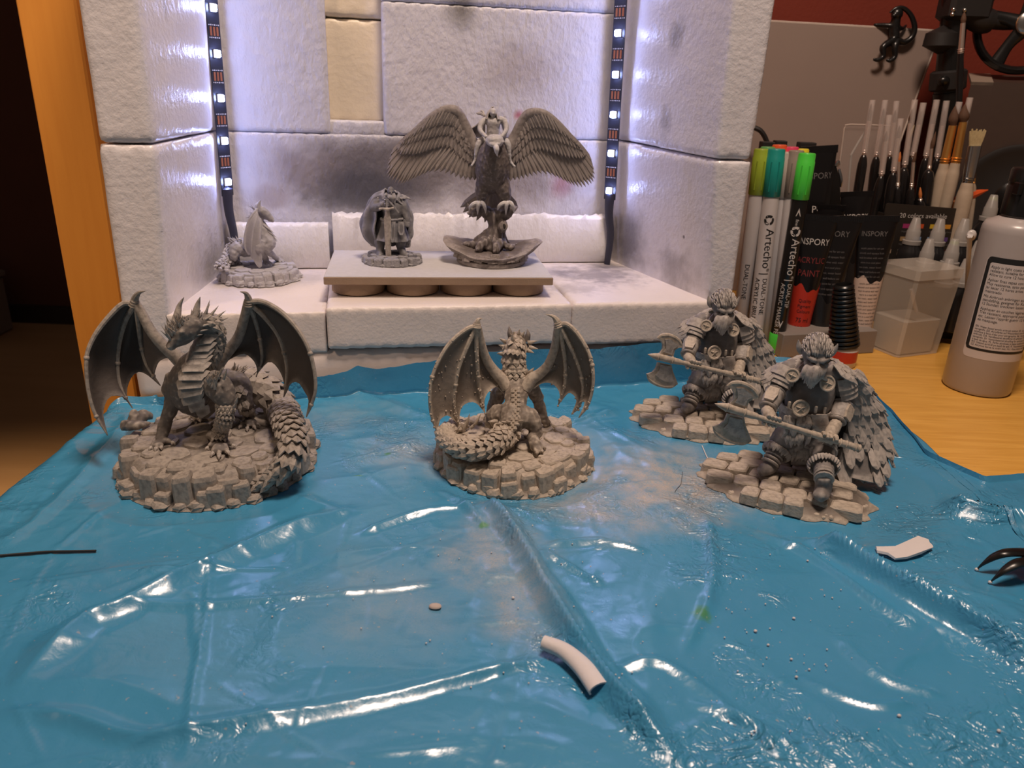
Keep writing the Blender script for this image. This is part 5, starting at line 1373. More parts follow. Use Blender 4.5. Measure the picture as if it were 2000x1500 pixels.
    m = MB(); m.shell(np.array([[Q(lerp(x0, x1, j / 6), lerp(y0, y1, j / 6) + 8 * math.sin(j * 1.4), lerp(.3, .8, i / 5)) for j in range(7)] for i, (x0, y0, x1, y1) in enumerate(((1020, 150, 985, 165), (1010, 165, 950, 190), (1005, 190, 910, 215), (1005, 220, 880, 235), (1005, 250, 865, 250), (1005, 285, 900, 300)))]), .07); put('cape', m, PRIMM, rider)
    m = MB(); m.shell(np.array([[Q(lerp(1110, x1, j / 5), lerp(160, y1, j / 5), lerp(.2, .6, i / 4)) for j in range(6)] for i, (x1, y1) in enumerate(((1150, 140), (1160, 180), (1165, 220), (1165, 260), (1155, 300)))]), .07); put('cape', m, PRIMM, rider)
    m = MB(); m.tube(Q.path((1000, 135, 0), (975, 120, .2), (950, 118, .3), (935, 112, .3)), [.10, .12, .09, .01], 7, 4); m.tube(Q.path((1000, 140, 0), (985, 105, .2), (965, 100, .3)), [.08, .09, .01], 7, 4); put('hair_strand', m, PRIMM, rider)
    return t
eagle()

# ------------------------------------------------------------------ cloaked swordsman
SWM = primer('slate_primer', (.125, .122, .13), (.34, .33, .34))
def swordsman():
    W_ = Crop(690, 350, 8.333, 57.9)
    t = thing('swordsman_figurine', (-9.5, 57.9, STZ), 'dark grey cloaked swordsman figurine leaning on an upright sword, on the stand', 'figurine')
    global rock_base
    rb = MB(); c = (-9.5, 57.9)
    b = rock_base_at(t, SWM, c, 2.15, 2.0, .62, 31, 19, 18, STZ)
    m = MB()
    m.tube(W_.path((640, 800, .1), (640, 640, 0), (650, 480, .1), (650, 370, .2)), [1.0, .74, .84, .6], 14, 5, flat=((0, 1, 0), .8))
    m.tube(W_.path((520, 900, .1), (435, 990, -.1), (440, 1100, -.2), (440, 1180, -.3)), [.55, .42, .34, .30], 12, 5); m.tube(W_.path((740, 900, .1), (770, 990, -.1), (770, 1090, -.1), (790, 1160, -.2)), [.55, .42, .36, .30], 12, 5)
    m.tube(W_.path((440, 1190, -.25), (435, 1245, -.7), (432, 1262, -.95)), [.30, .27, .17], 10, 4); m.tube(W_.path((790, 1175, -.2), (840, 1225, -.5), (885, 1240, -.7)), [.30, .27, .17], 10, 4)
    m.tube(W_.path((600, 350, .2), (440, 350, .2), (340, 455, -.2), (430, 450, -.7), (530, 400, -.95)), [.45, .42, .34, .28, .2], 12, 5)
    m.tube(W_.path((700, 380, .2), (810, 430, .1), (850, 560, -.1), (885, 690, -.3), (880, 760, -.35)), [.45, .40, .31, .26, .2], 12, 5)
    r = remesh(m, .055, 4); roughen(r, .03, 4); body = put('body', r, SWM, t, fix=False)
    m = MB(); m.ell(W_(612, 200, -.35), (.27, .32, .36)); m.tube(W_.path((615, 205, -.62), (622, 228, -.72), (620, 240, -.66)), [.04, .07, .05], 7, 3); m.tube(W_.path((570, 196, -.55), (612, 200, -.68), (655, 196, -.55)), [.03, .06, .03], 7, 3)
    r = remesh(m, .035, 2); hd = put('head', r, SWM, body, fix=False)
    m = MB(); rg = random.Random(2)
    for k in range(20):
        a = k / 19 * 2 - 1; m.tube([W_(618 + 45 * a, 235, -.55 + .15 * abs(a)), W_(628 + 45 * a, 300, -.72), W_(648 + 30 * a + rg.uniform(-6, 6), 395 - 60 * abs(a), -.72)], [.08, .12, .015], 6, 3)
    put('beard', m, SWM, hd)
    m = MB(); G = np.array([[W_(640, 660, 0) + np.array([0, 0, -1.5 * v]) + np.array([math.cos(a) * lerp(.78, 1.22, v), math.sin(a) * lerp(.66, .95, v), 0]) * (1 + .06 * math.sin(a * 9) * v) for a in np.linspace(0, 2 * math.pi, 60)] for v in np.linspace(0, 1, 8)])
    m.shell(G, .08); put('tunic', m, SWM, body)
    for (x0, x1, y1) in ((625, 690, 1030), (735, 830, 910)):
        m = MB(); m.shell(np.array([[W_(lerp(x0, x1, j / 4) - (20 if y1 > 1000 else -0) * i / 6, lerp(690, y1 - (0 if 0 < j < 4 else 50), i / 6), -1.0 - .18 * i / 6) for j in range(5)] for i in range(7)]), .08); put('tunic_strip', m, SWM, body)
    m = MB(); m.tube([W_(640, 640, 0) + np.array([math.cos(a) * .86, math.sin(a) * .74, .05 * math.cos(a)]) for a in np.linspace(0, 2 * math.pi, 25)], .10, 8, 1); put('belt', m, SWM, body)
    m = MB(); m.tube(W_.path((560, 330, -.6), (650, 430, -.85), (740, 550, -.8)), .07, 6, 4, flat=((0, 1, 0), .5)); put('chest_strap', m, SWM, body)
    m = MB(); m.tube(W_.path((885, 700, -.35), (880, 760, -.4)), [.26, .22], 9, 3); m.lathe(W_(878, 640, -.2), [(.3, 0), (.33, .06), (.3, .5)], 12, (-.05, .1, -1)); put('gauntlet', m, SWM, body)
    # sword
    g0, g1 = W_(552, 500, -1.25), W_(575, 1335, -1.0); d = unit(g1 - g0); x = unit(np.cross(d, (0, 1, 0)))
    m = MB(); m.tube([W_(537, 262, -1.2), W_(546, 470, -1.25)], .075, 8, 3); sw = put('sword', m, SWM, t)
    m = MB(); m.lathe(W_(536, 270, -1.2), [(.05, 0), (.15, .06), (.12, .14), (.02, .24)], 10, -d); put('sword_pommel', m, SWM, sw)
    m = MB(); m.tube(W_.path((425, 488, -1.3), (480, 478, -1.35), (550, 490, -1.35), (610, 478, -1.35), (655, 470, -1.3)), [.10, .08, .12, .08, .09], 8, 4); put('sword_guard', m, PRIMM, sw)
    m = MB(); n = np.cross(x, d); L = np.linalg.norm(g1 - g0)
    V = []
    for (s_, wd) in ((.0, .17), (.10, .19), (.16, .27), (.95, .20), (1.0, .06)):
        c_ = g0 + d * L * s_; V += [c_ - x * wd, c_ + n * .09, c_ + x * wd, c_ - n * .09]
    f = [(i * 4 + j, i * 4 + (j + 1) % 4, i * 4 + 4 + (j + 1) % 4, i * 4 + 4 + j) for i in range(4) for j in range(4)] + [(3, 2, 1, 0), (16, 17, 18, 19)]
    m.add(V, f); put('sword_blade', m, PRIMM, sw, smooth=False)
    m = MB(); c_ = W_(543, 385, -1.2); m.tube([W_(470, 415, -.95), c_ + np.array([-.1, .18, 0])], [.2, .2], 9, 3); curl_fingers(m, c_, -d, (-.6, .8, 0), .08, .062, 4, -2.0, 1.9, spread=.125); put('hand', m, SWM, body)
    # cloak
    cols = [W_.path(*q) for q in (
        ((520, 300, -.5), (440, 400, -.35), (395, 520, -.45), (380, 700, -.55), (365, 880, -.5), (370, 1010, -.25), (390, 1105, .0)),
        ((500, 185, .2), (330, 265, .3), (215, 440, .4), (150, 620, .5), (112, 775, .5), (190, 950, .6), (290, 1075, .6)),
        ((560, 165, 1.0), (480, 300, 1.5), (430, 480, 1.7), (420, 650, 1.8), (420, 800, 1.8), (440, 950, 1.7), (470, 1080, 1.5)),
        ((690, 200, 1.0), (740, 300, 1.5), (760, 480, 1.7), (770, 650, 1.8), (770, 800, 1.8), (770, 950, 1.7), (770, 1080, 1.5)),
        ((720, 215, .3), (845, 330, .5), (930, 560, .6), (948, 740, .6), (940, 880, .6), (915, 1000, .6), (885, 1110, .5)),
        ((700, 330, -.4), (800, 420, -.2), (870, 560, .2), (900, 720, .3), (895, 880, .3), (870, 1000, .3), (845, 1090, .3)))]
    cols = [spline(q, 4) for q in cols]; G = np.array([spline(np.array([c[i] for c in cols]), 10) for i in range(len(cols[0]))])
    cen = W_(640, 650, .4)
    for i in range(G.shape[0]):
        for j in range(G.shape[1]):
            o = G[i, j] - cen; o[2] = 0; o = unit(o); G[i, j] += o * (.10 * math.sin(j * 1.05 + i * .12) * min(1, i / 6) + .05 * math.sin(j * .5 - i * .8)) - np.array([0, 0, .05 * math.sin(j * 1.05)])
    m = MB(); m.shell(G, .10); ck = put('cloak', m, SWM, t)
    fs = []; rg = random.Random(6)
    for k in range(34):
        a = rg.uniform(-2.6, 2.6); rr = rg.uniform(.6, .95); p = W_(640, 300, .4) + np.array([math.sin(a) * rr * 1.15, math.cos(a) * rr * .9, .25 - .45 * (rr - .5)]); o = np.array([math.sin(a), math.cos(a), -.5])
        fs.append(mat_frame(p, o, (math.sin(a) * .4, math.cos(a) * .4, 1), (.18, .30, .45)))
    scatter('collar_tuft', scale_template('tuft', SWM), fs, ck)
    return t
def rock_base_at(t, mat, c, rx, ry, h, seed, n1, n2, z):
    """the same stepped plinth, lower and standing at height z"""
    rg = random.Random(seed); cx, cy = c; n = 40; G = []
    for (k, zz) in ((1.0, .01), (.98, .10), (.90, .22), (.86, h * .84)): G.append([(cx + rx * k * math.cos(2 * math.pi * j / n), cy + ry * k * math.sin(2 * math.pi * j / n), z + zz) for j in range(n + 1)])
    m = MB(); m.grid(np.array(G)); m.add(G[-1][:n], [tuple(range(n))]); m.add(G[0][:n], [tuple(range(n - 1, -1, -1))]); b = put('base', m, mat, t)
    for j in range(n1):
        a = 2 * math.pi * (j + rg.uniform(-.2, .2)) / n1; wd = 2 * math.pi * rx * .88 / n1; k = .87 + rg.uniform(-.03, .03)
        stone_at(b, mat, 'block', rg.randrange(6), (cx + rx * k * math.cos(a), cy + ry * k * math.sin(a), z + .03), (wd * rg.uniform(.9, 1.1), wd * 1.1, h * rg.uniform(.62, .92)), a + 1.57 + rg.uniform(-.15, .15))
    for j in range(n2):
        a = 2 * math.pi * (j + rg.uniform(-.3, .3)) / n2; s_ = rx * .3 * rg.uniform(.7, 1.1); stone_at(b, mat, 'lump', rg.randrange(6), (cx + rx * .95 * math.cos(a), cy + ry * .95 * math.sin(a), z + .01), (s_, s_, h * rg.uniform(.3, .5)), rg.uniform(0, 6))
    for j in range(9):
        a = 2 * math.pi * j / 9; k = .55; stone_at(b, mat, 'flag', rg.randrange(6), (cx + rx * k * math.cos(a), cy + ry * k * math.sin(a), z + h * .7), (rx * .42, rx * .42, h * rg.uniform(.26, .34)), a)
    return b
swordsman()

# ------------------------------------------------------------------ small pale dragon seen from its side
SCALE_P = scale_template('scale', PRIML); SPIKE_P = cone_template('spike', PRIML, 6, .1)
def small_dragon():
    c = bp(-18.5, 9.75, 6.45); D = Crop(400, 370, 7.5, c[1])
    t = thing('dragon_figurine', c, 'small pale grey dragon figurine with folded wings in the left corner of the foam box', 'figurine', 'dragon figurines')
    rock_base_at(t, PRIML, c[:2], 2.95, 2.85, 1.0, 41, 24, 24, 6.46)
    z = 6.46 + .98; m, cl = MB(), MB()
    neck = D.path((815, 305, 0), (775, 345, 0), (770, 420, 0), (800, 520, 0), (850, 640, 0), (830, 750, 0), (700, 830, .1), (540, 850, .2), (470, 880, .2)); nr = [.30, .36, .40, .50, .66, .78, .76, .74, .6]
    m.tube(neck, nr, 14, 5)
    m.tube(D.path((800, 300, 0), (870, 330, -.05), (950, 400, -.05), (1008, 462, -.05)), [.36, .34, .22, .13], 10, 5); m.tube(D.path((820, 370, 0), (900, 420, 0), (1000, 478, 0)), [.20, .15, .07], 9, 4)
    f1 = D.g(1085, 1060, z); m.tube([D(900, 720, -.3), D(965, 790, -.5), D(915, 885, -.6), lerp(D(915, 885, -.6), f1, .55) + np.array([0, 0, .05]), f1 + np.array([-.1, 0, .2])], [.5, .42, .32, .22, .2], 10, 5); foot(m, f1 + np.array([-.12, 0, .3]), f1, [f1 + np.array(v) for v in ((.55, -.1, 0), (.5, -.35, 0), (.25, -.5, 0))], .22, .09, cl)
    f2 = D.g(915, 1100, z); m.tube([D(830, 760, -.6), D(800, 900, -.8), f2 + np.array([-.15, .1, .45]), f2 + np.array([0, 0, .2])], [.5, .4, .24, .2], 10, 5); foot(m, f2 + np.array([-.1, 0, .3]), f2, [f2 + np.array(v) for v in ((.5, -.1, 0), (.4, -.35, 0), (.1, -.45, 0))], .22, .09, cl)
    h = D.g(470, 1090, z); m.tube([D(520, 840, -.4), D(450, 900, -.6), D(425, 990, -.8), h + np.array([-.1, .1, .3]), h + np.array([0, 0, .15])], [.6, .55, .30, .2, .2], 10, 5); foot(m, h + np.array([-.1, .05, .3]), h, [h + np.array(v) for v in ((.45, -.1, 0), (.4, -.35, 0), (.1, -.4, 0))], .22, .09, cl)
    tail = [D(490, 860, .3), D(400, 900, .8), D.g(330, 1060, z + .35), D.g(240, 1120, z + .28), D.g(235, 1160, z + .22), D.g(330, 1175, z + .15)]; tr = [.5, .45, .36, .28, .2, .05]; m.tube(tail, tr, 10, 5)
    r = remesh(m, .06, 4); roughen(r, .05, 4); body = put('body', r, PRIML, t, fix=False); put('claws', cl, PRIML, body, kind='stuff')
    for pp in (((790, 290, -.15), (790, 220, -.2), (822, 148, -.25)), ((765, 300, .2), (760, 230, .25), (775, 190, .3))): m = MB(); m.tube(D.path(*pp), [.2, .15, .015], 8, 5); put('horn', m, PRIML, body)
    sp = []; rg = random.Random(5)
    for (x, y, dx, dz, L, wd) in [(735, 300, -.5, .8, .55, .14), (720, 290, -.8, .6, .45, .12), (715, 350, -.9, .3, .35, .12), (700, 385, -.9, 0, .4, .12), (660, 400, -.8, -.2, .4, .14), (860, 520, .8, -.5, .7, .25), (900, 560, .9, -.5, .75, .25), (930, 610, .85, -.55, .8, .25), (950, 650, .8, -.6, .8, .24), (960, 690, .8, -.5, .7, .22), (880, 600, .8, -.6, .8, .22), (890, 660, .8, -.5, .9, .22)]:
        sp.append(mat_frame(D(x, y, -.25), (dx, -.2, dz), (0, -1, .1), (wd, L, wd)))
    for k in range(46): sp.append(mat_frame(D(rg.uniform(370, 560), rg.uniform(740, 900), rg.uniform(-.6, .2)), (rg.uniform(-.8, .2), rg.uniform(-.4, .2), rg.uniform(.1, .9)), (0, -1, .1), (.16, rg.uniform(.3, .5), .14)))
    scatter('spike', SPIKE_P, sp, body)
    scatter('scale', SCALE_P, ring_scales(tail, tr, (0, 0, 1), (-1.6, 1.6), .65, lambda u: (.36 - .1 * u, .42, .7), .3, seed=2) + ring_scales(neck[1:4], nr[1:4], (-1, -.2, 0), (-1.2, 1.2), .65, lambda u: (.26, .34, .7), .3, seed=3), body)
    for dy, nm in ((-1.0, 0), (1.1, 1)):
        lead = D.path((812, 430, dy * .7), (808, 600, dy), (806, 800, dy * 1.05), (822, 960, dy), (835, 1125, dy * .9)); aft = D.path((770, 285, dy * .6), (700, 370, dy * .9), (640, 480, dy * 1.0), (590, 700, dy * 1.05), (595, 850, dy), (640, 960, dy))
        G = []
        for i in range(14):
            v = i / 13; A_ = spline(lead, 5); B_ = spline(aft, 5); a = A_[int(round(v * (len(A_) - 1)))]; b = B_[int(round(v * (len(B_) - 1)))]
            G.append([lerp(b, a, j / 9) + np.array([0, (-.18 if dy < 0 else .18) * math.sin(j / 9 * 3.14), (.45 * math.sin(j / 9 * 3.14 * 2) * max(0, v - .8) * 3)]) for j in range(10)])
        m = MB(); m.shell(np.array(G), .07); wg = put('wing', m, PRIML, t)
        for q, rr in ((lead, .09), (aft, .11), ([lerp(a, b, .55) + np.array([0, -.2 if dy < 0 else .2, 0]) for a, b in zip(lead, aft[:5])], .06)): m = MB(); m.tube(q, [rr] * (len(q) - 1) + [.02], 8, 4); put('wing_finger', m, PRIML, wg)
        m = MB(); m.tube(D.path((640, 955, dy), (690, 925, dy), (700, 990, dy), (775, 1045, dy * .95)), [.05, .12, .12, .03], 7, 4); put('wing_claw', m, PRIML, wg)
    return t
small_dragon()

# ================================================================== the right side of the desk
BLACKP = plain('black_plastic', (.009, .0085, .0085), .28, .2, 90)
BLACKM = plain('black_matte', (.014, .012, .012), .6, .2, 90)
WHITEP = plain('white_plastic', (.62, .58, .56), .35, .05)
BARREL = plain('marker_barrel', (.56, .52, .51), .3, .04)
INKW = plain('white_print', (.62, .58, .55), .5, .03); INKG = plain('grey_print', (.15, .14, .14), .5, .03); INKR = plain('red_print', (.22, .03, .03), .5, .03); INKK = plain('black_print', (.012, .012, .012), .5, .03)
SILVER = plain('ferrule_metal', (.85, .70, .62), .38, .05, Metallic=.9); GOLD = plain('gold_metal', (.90, .48, .14), .38, .05, Metallic=.9); STEEL = plain('steel_metal', (.62, .60, .58), .22, .05, Metallic=1.0)
def clear_mat(name, col, alpha, rough=.12):
    t = NT(name); t.b.inputs['Alpha'].default_value = alpha; return t.fin(col, rough)
CLEAR = clear_mat('clear_tube', (.75, .66, .62), .28); FROST = clear_mat('frosted_plastic', (.62, .58, .53), .74, .35); ACRYL = clear_mat('clear_acrylic', (.5, .42, .38), .16, .08); TIPM = clear_mat('nozzle_plastic', (.50, .47, .44), .62, .3); CLEARBOX = clear_mat('clear_tub', (.66, .60, .52), .42, .2)

TS = bpy.data.scenes.new('type_setting')
def text_flat(s, size, cx=1.0):
    """outline letters as flat triangles: Nx2 points in cm, faces"""
    d = bpy.data.curves.new('t', 'FONT'); d.body = s; d.size = 1.0; d.resolution_u = 2; d.fill_mode = 'FRONT'
    o = bpy.data.objects.new('t', d); TS.collection.objects.link(o)
    with bpy.context.temp_override(scene=TS, view_layer=TS.view_layers[0]): dg = bpy.context.evaluated_depsgraph_get()
    me = o.evaluated_get(dg).to_mesh()
    V = np.array([v.co[:2] for v in me.vertices]).reshape(-1, 2) * size; f = [tuple(p.vertices) for p in me.polygons]
    o.evaluated_get(dg).to_mesh_clear(); bpy.data.objects.remove(o, do_unlink=True); bpy.data.curves.remove(d)
    if len(V): V[:, 0] *= cx
    if len(V) and size > .33:      # short edges, so that the letters can follow a round barrel
        bm = bmesh.new(); vs = [bm.verts.new((a, b, 0)) for a, b in V]
        for q in f:
            try: bm.faces.new([vs[i] for i in q])
            except ValueError: pass
        for _ in range(4):
            es = [e for e in bm.edges if e.calc_length() > .17]
            if not es: break
            bmesh.ops.subdivide_edges(bm, edges=es, cuts=1); bmesh.ops.triangulate(bm, faces=[q for q in bm.faces if len(q.verts) > 3])
        bm.verts.index_update(); V = np.array([v.co[:2] for v in bm.verts]); f = [tuple(v.index for v in q.verts) for q in bm.faces]; bm.free()
    return V, f
def lettering(parent, lines, fn, mat, name='lettering'):
    """lines: (text, size, x, y, condense, align); fn maps flat (x, y) cm to the surface"""
    m = MB()
    for (s, size, x, y, cx, al) in lines:
        V, f = text_flat(s, size, cx)
        if not len(V): continue
        w_ = V[:, 0].max(); ox = x - (w_ / 2 if al == 'c' else w_ if al == 'r' else 0)
        m.add([fn(ox + a, y + b) for a, b in V], f)
    return put(name, m, mat, parent, smooth=False, fix=False) if m.v else None
def flat_map(o, xd, yd, n, lift=.012):
    o, xd, yd, n = map(np.asarray, (o, unit(xd), unit(yd), unit(n)))
    return lambda x, y: o + xd * x + yd * y + n * lift
def cyl_map(base, axis, r, face, lift=.015):
    """x runs round the cylinder (to the right seen from face side), y runs along axis from base"""
    A = unit(axis); f = unit(np.asarray(face) - A * (np.asarray(face) @ A)); rt = np.cross(f, A) * -1
    if rt[0] < 0: rt = -rt
    return lambda x, y: np.asarray(base) + A * y + (r(y) if callable(r) else r) * (math.cos(x / (r(y) if callable(r) else r)) * f + math.sin(x / (r(y) if callable(r) else r)) * rt) + lift * f

# ------------------------------------------------------------------ felt pens
def pen(Y, bot, top, capf, r, barrel, capm, label, logo=None, endm=None, texts=(), inkm=None, tip=False):
    """bot/top: photo points of the axis ends; capf: share of the length taken by the cap"""
    a, b = at(*bot, Y), at(*top, Y); d = unit(b - a); L = np.linalg.norm(b - a)
    t = thing('felt_pen', a, label, 'pen', 'felt pens beside the foam box')
    c = a + d * L * (1 - capf)
    m = MB(); m.lathe(a, [(r * .93, 0), (r, .05), (r, L * (1 - capf) - .02), (r * .9, L * (1 - capf) + .4)], 28, d); put('barrel', m, barrel, t)
    m = MB(); h = L * capf; m.lathe(c, [(r * 1.04, 0), (r * 1.10, .05), (r * 1.10, h * .82), (r * 1.05, h * .83), (r * 1.05, h - .10), (r * .95, h)], 28, d); cp_ = put('cap', m, capm, t)
    f = unit(np.array([-.25, -1, .2])); f = unit(f - d * (f @ d)); x = np.cross(d, f)
    for s_ in (-.5, .5):
        m = MB(); q = c + f * r * 1.04 + x * s_ * r * .9; m.tube([q + d * h * .12, q + d * h * .75], [.05, .05], 6, 3); put('cap_rib', m, capm, cp_)
    if endm is not None:
        m = MB(); m.lathe(a - d * .9, [(r * 1.0, 0), (r * 1.08, .06), (r * 1.08, 1.9), (r * 1.02, 1.96)], 28, d); put('end_cap', m, endm, t)
    mp = cyl_map(a, d, r, (-.22, -1, .2))
    fn = lambda x_, y_: mp(y_, L - x_)        # text runs down the barrel, letters' tops to the right
    if texts: lettering(t, texts, fn, inkm or INKK)
    if logo is not None:
        m = MB(); s0 = logo
        for k in range(3):
            a0 = k * 2.094 + .3; P = []
            for rr in (.42, .22):
                seg = np.linspace(a0, a0 + 1.55, 7); P += [(rr * math.cos(t_), rr * math.sin(t_)) for t_ in (seg if rr == .42 else seg[::-1])]
            P.insert(7, (.34 * math.cos(a0 + 1.95) , .34 * math.sin(a0 + 1.95)))
            m.add([fn(s0 + p, q) for p, q in P], [tuple(range(len(P)))])
        put('round_emblem', m, inkm or INKK, t, smooth=False, fix=False)
    if tip:
        for (s0, sg) in ((capf * L + 1.0, 1), (L - 2.0, -1)):
            m = MB(); m.add([fn(s0 - .35 * sg, 0), fn(s0 + .3 * sg, .2), fn(s0 + .3 * sg, -.2)], [(0, 1, 2)]); put('tip_mark', m, INKW, t, smooth=False, fix=False)
    return t
def capcol(n, c): return plain(n, c, .3, .06)
OLIVE, TEAL, GREYC, LIME = capcol('olive_cap', (.30, .40, .035)), capcol('teal_cap', (.012, .26, .22)), capcol('warm_grey_cap', (.27, .215, .18)), capcol('lime_cap', (.075, .62, .06))
PALEC = capcol('pale_cap', (.42, .36, .31))
T1 = [('DUAL-TONE', .62, 9.6, -.02, 1.0, 'l'), ('ACRYLIC BRUSH PEN', .62, 9.6, -.60, .98, 'l')]
pen(65.6, (1440, 665), (1489, 291), .222, .62, BARREL, OLIVE, 'white felt pen with an olive green cap, nearest the foam wall', texts=[('DUAL-TONE', .55, 9.4, -.2, 1, 'l')])
pen(65.0, (1470, 690), (1517, 291), .215, .66, BARREL, TEAL, 'white felt pen with a teal green cap and black emblem', logo=5.6, texts=[('Artecho', 1.05, 6.3, -.12, .95, 'l'), ('®', .4, 9.65, .25, 1, 'l'), ('|', .9, 10.0, -.15, 1, 'l'), ('DUAL-TONE', .58, 10.5, .05, .98, 'l'), ('ACRYLIC BRUSH PEN', .58, 10.5, -.58, .98, 'l')])
pen(66.0, (1490, 692), (1537, 297), .21, .60, BARREL, PALEC, 'white felt pen with a pale cloudy cap between the teal and taupe caps')
pen(65.4, (1508, 690), (1556, 294), .215, .58, BARREL, GREYC, 'white felt pen with a warm taupe cap beside the lime green one', texts=[('Keep out of reach of children', .30, 8.5, .15, 1, 'l'), ('Made in China', .34, 9.6, -.28, 1, 'l'), ('Non-toxic. Cap after use.', .28, 8.8, -.05, 1, 'l')])
pen(64.6, (1516, 672), (1577, 299), .225, .64, BLACKP, LIME, 'black felt pen with a bright lime green cap and lime end', logo=6.2, endm=LIME, texts=[('fine', .36, 5.2, -.12, 1, 'l'), ('Artecho', 1.0, 6.8, -.15, .92, 'l'), ('®', .36, 9.95, .25, 1, 'l'), ('|', .8, 10.2, -.12, 1, 'l'), ('DUAL-TIP', .52, 10.6, .08, .95, 'l'), ('ACRYLIC MARKER PEN', .52, 10.6, -.48, .92, 'l'), ('brush', .34, 16.2, -.1, 1, 'l')], inkm=INKW, tip=True)
for (px, py, col, nm) in ((1500, 287, (.10, .34, .10), 'dark green'), (1523, 283, (.72, .10, .03), 'orange red'), (1546, 287, (.72, .06, .14), 'pink red'), (1566, 291, (.75, .62, .03), 'yellow')):
    pen(67.6 if nm != 'dark green' else 67.2, (px - 47, 690), (px, py), .2, .58, BARREL, capcol(nm.replace(' ', '_') + '_cap', col), 'felt pen with a %s cap just showing behind the front row of pens' % nm)

# ------------------------------------------------------------------ tube holder and paint tubes
ha, hb = on(1524, 700, 0), on(1706, 690, 0); hd_ = unit(hb - ha); hn = np.array([-hd_[1], hd_[0], 0]); HH = 2.1
PRT = plain('grey_printed_plastic', (.23, .20, .18), .55, .05, 200, .01, 900)
hold = thing('tube_holder', lerp(ha, hb, .5), 'grey plastic block with round holes holding the front paint tubes', 'holder')
m = MB(); n = 24
L = np.linalg.norm(hb - ha); Rh = np.column_stack([hd_, hn, (0, 0, 1)])
m.box(lerp(ha, hb, .5) + hn * 2.0 + np.array([0, 0, HH / 2 + .02]), (L, 3.9, HH), Rh, ch=.06); put('block', m, PRT, hold, smooth=False)
REDT = plain('red_tube_band', (.48, .035, .018), .35, .06); WHT = plain('white_tube_band', (.60, .47, .40), .35, .05); BLT = plain('black_tube_band', (.018, .016, .016), .3, .1)
TUBEB = plain('black_tube', (.009, .008, .0085), .24, .2, 60)
def paint_tube(Y, bot, top, r, hw, bandm, wave, label, texts=(), zcut=None, face=(-.15, -1, .1), twist=0.0, group='paint tubes in black and colour'):
    a, b = at(*bot, Y), at(*top, Y); d = unit(b - a); L = np.linalg.norm(b - a)
    t = thing('paint_tube', a, label, 'tube', group)
    f = unit(np.array(face, float)); f = unit(f - d * (f @ d)); x = np.cross(d, f); x = x if x[0] > 0 else -x
    N = 40
    def sect(v):
        k = v ** 1.25; A_ = lerp(r, hw, k); B_ = lerp(r, .07, k); return A_, B_
    def pt(v, a_): A_, B_ = sect(v); return a + d * (L * v) + x * (A_ * math.cos(a_)) - f * (-B_ * math.sin(a_))
    cut = [wave + .028 * math.sin(3 * q * 2 * math.pi / N + 1) + .018 * math.sin(7 * q * 2 * math.pi / N) for q in range(N)]
    for nm, mt, v0, v1 in (('colour_band', bandm, [0] * N, cut), ('tube_body', TUBEB, cut, [.955] * N)):
        G = np.array([[pt(lerp(v0[q % N], v1[q % N], i / 12), 2 * math.pi * q / N) for q in range(N + 1)] for i in range(13)]); m = MB(); m.grid(G)
        if nm == 'colour_band': m.add(G[0][:N], [tuple(range(N))])
        put(nm, m, mt, t)
    R = np.column_stack([x, f, d]); m = MB(); m.box(a + d * L * .975, (hw * 2.04, .16, L * .052), R)
    for k in range(22): m.box(a + d * L * .975 + x * (hw * 1.9 * (k / 21 - .5)) + f * .09, (hw * .035, .05, L * .045), R)
    put('crimp', m, TUBEB, t, smooth=False)
    fn = lambda u, v: pt(min(.94, max(.02, v)), math.pi / 2 - u / max(.3, sect(v)[0]) * .9) + f * .02
    for mat_, ls in texts:
        lettering(t, [(s, sz, u, 0, cx, al) for (s, sz, u, v, cx, al) in ls] if 0 else [], fn, mat_)
        m = MB()
        for (s, sz, u, v, cx, al) in ls:
            V, fc = text_flat(s, sz, cx)
            if not len(V): continue
            w_ = V[:, 0].max(); ox = u - (w_ / 2 if al == 'c' else 0); m.add([fn(ox + p, v + q / L) for p, q in V], fc)
        put('lettering', m, mat_, t, smooth=False, fix=False)
    m = MB(); m.lathe(a - d * .5, [(r * .8, 0), (r * .86, .05), (r * .86, .6)], 24, d); put('screw_cap', m, TUBEB, t)
    return t
small = lambda n, s0, v0, dv, x, sz: [(s0[i % len(s0)], sz, x, v0 - dv * i, 1, 'c') for i in range(n)]
TX = ['acrylic paint for art use', 'smooth and opaque finish', 'wash brushes with water', 'store in a cool place', 'non toxic, water based', 'shake well before use']
paint_tube(66.6, (1557, 648), (1600, 420), .95, 1.62, REDT, .40, 'red banded black paint tube with white lettering, beside the lime capped pen',
           [(INKW, [('INSPORY', .78, -.1, .76, 1.05, 'c')]), (INKR, [('ACRYLIC', .72, -.1, .61, 1.0, 'c'), ('PAINT', .80, -.1, .50, 1.0, 'c')]), (INKK, [('Quality', .42, .0, .28, 1, 'c'), ('Pigment', .40, .0, .235, 1, 'c'), ('Colours', .40, .0, .19, 1, 'c'), ('75 ml', .55, .0, .11, 1, 'c'), ('2.5 fl oz', .38, 0, .05, 1, 'c')])])
paint_tube(66.9, (1600, 647), (1640, 421), .98, 2.0, BLT, .30, 'all black paint tube in the middle of the front row in the grey holder',
           [(INKG, [('INSPORY', .70, -.25, .83, 1.05, 'c')] + small(9, TX, .70, .045, -.25, .26))])
paint_tube(67.4, (1680, 643), (1716, 421), .92, 1.72, WHT, .46, 'white banded black paint tube at the right of the front row',
           [(INKG, [('INSPORY', .62, -.2, .83, 1.05, 'c')] + small(7, TX, .72, .04, -.2, .24)), (INKK, small(12, TX, .42, .032, .05, .22))])
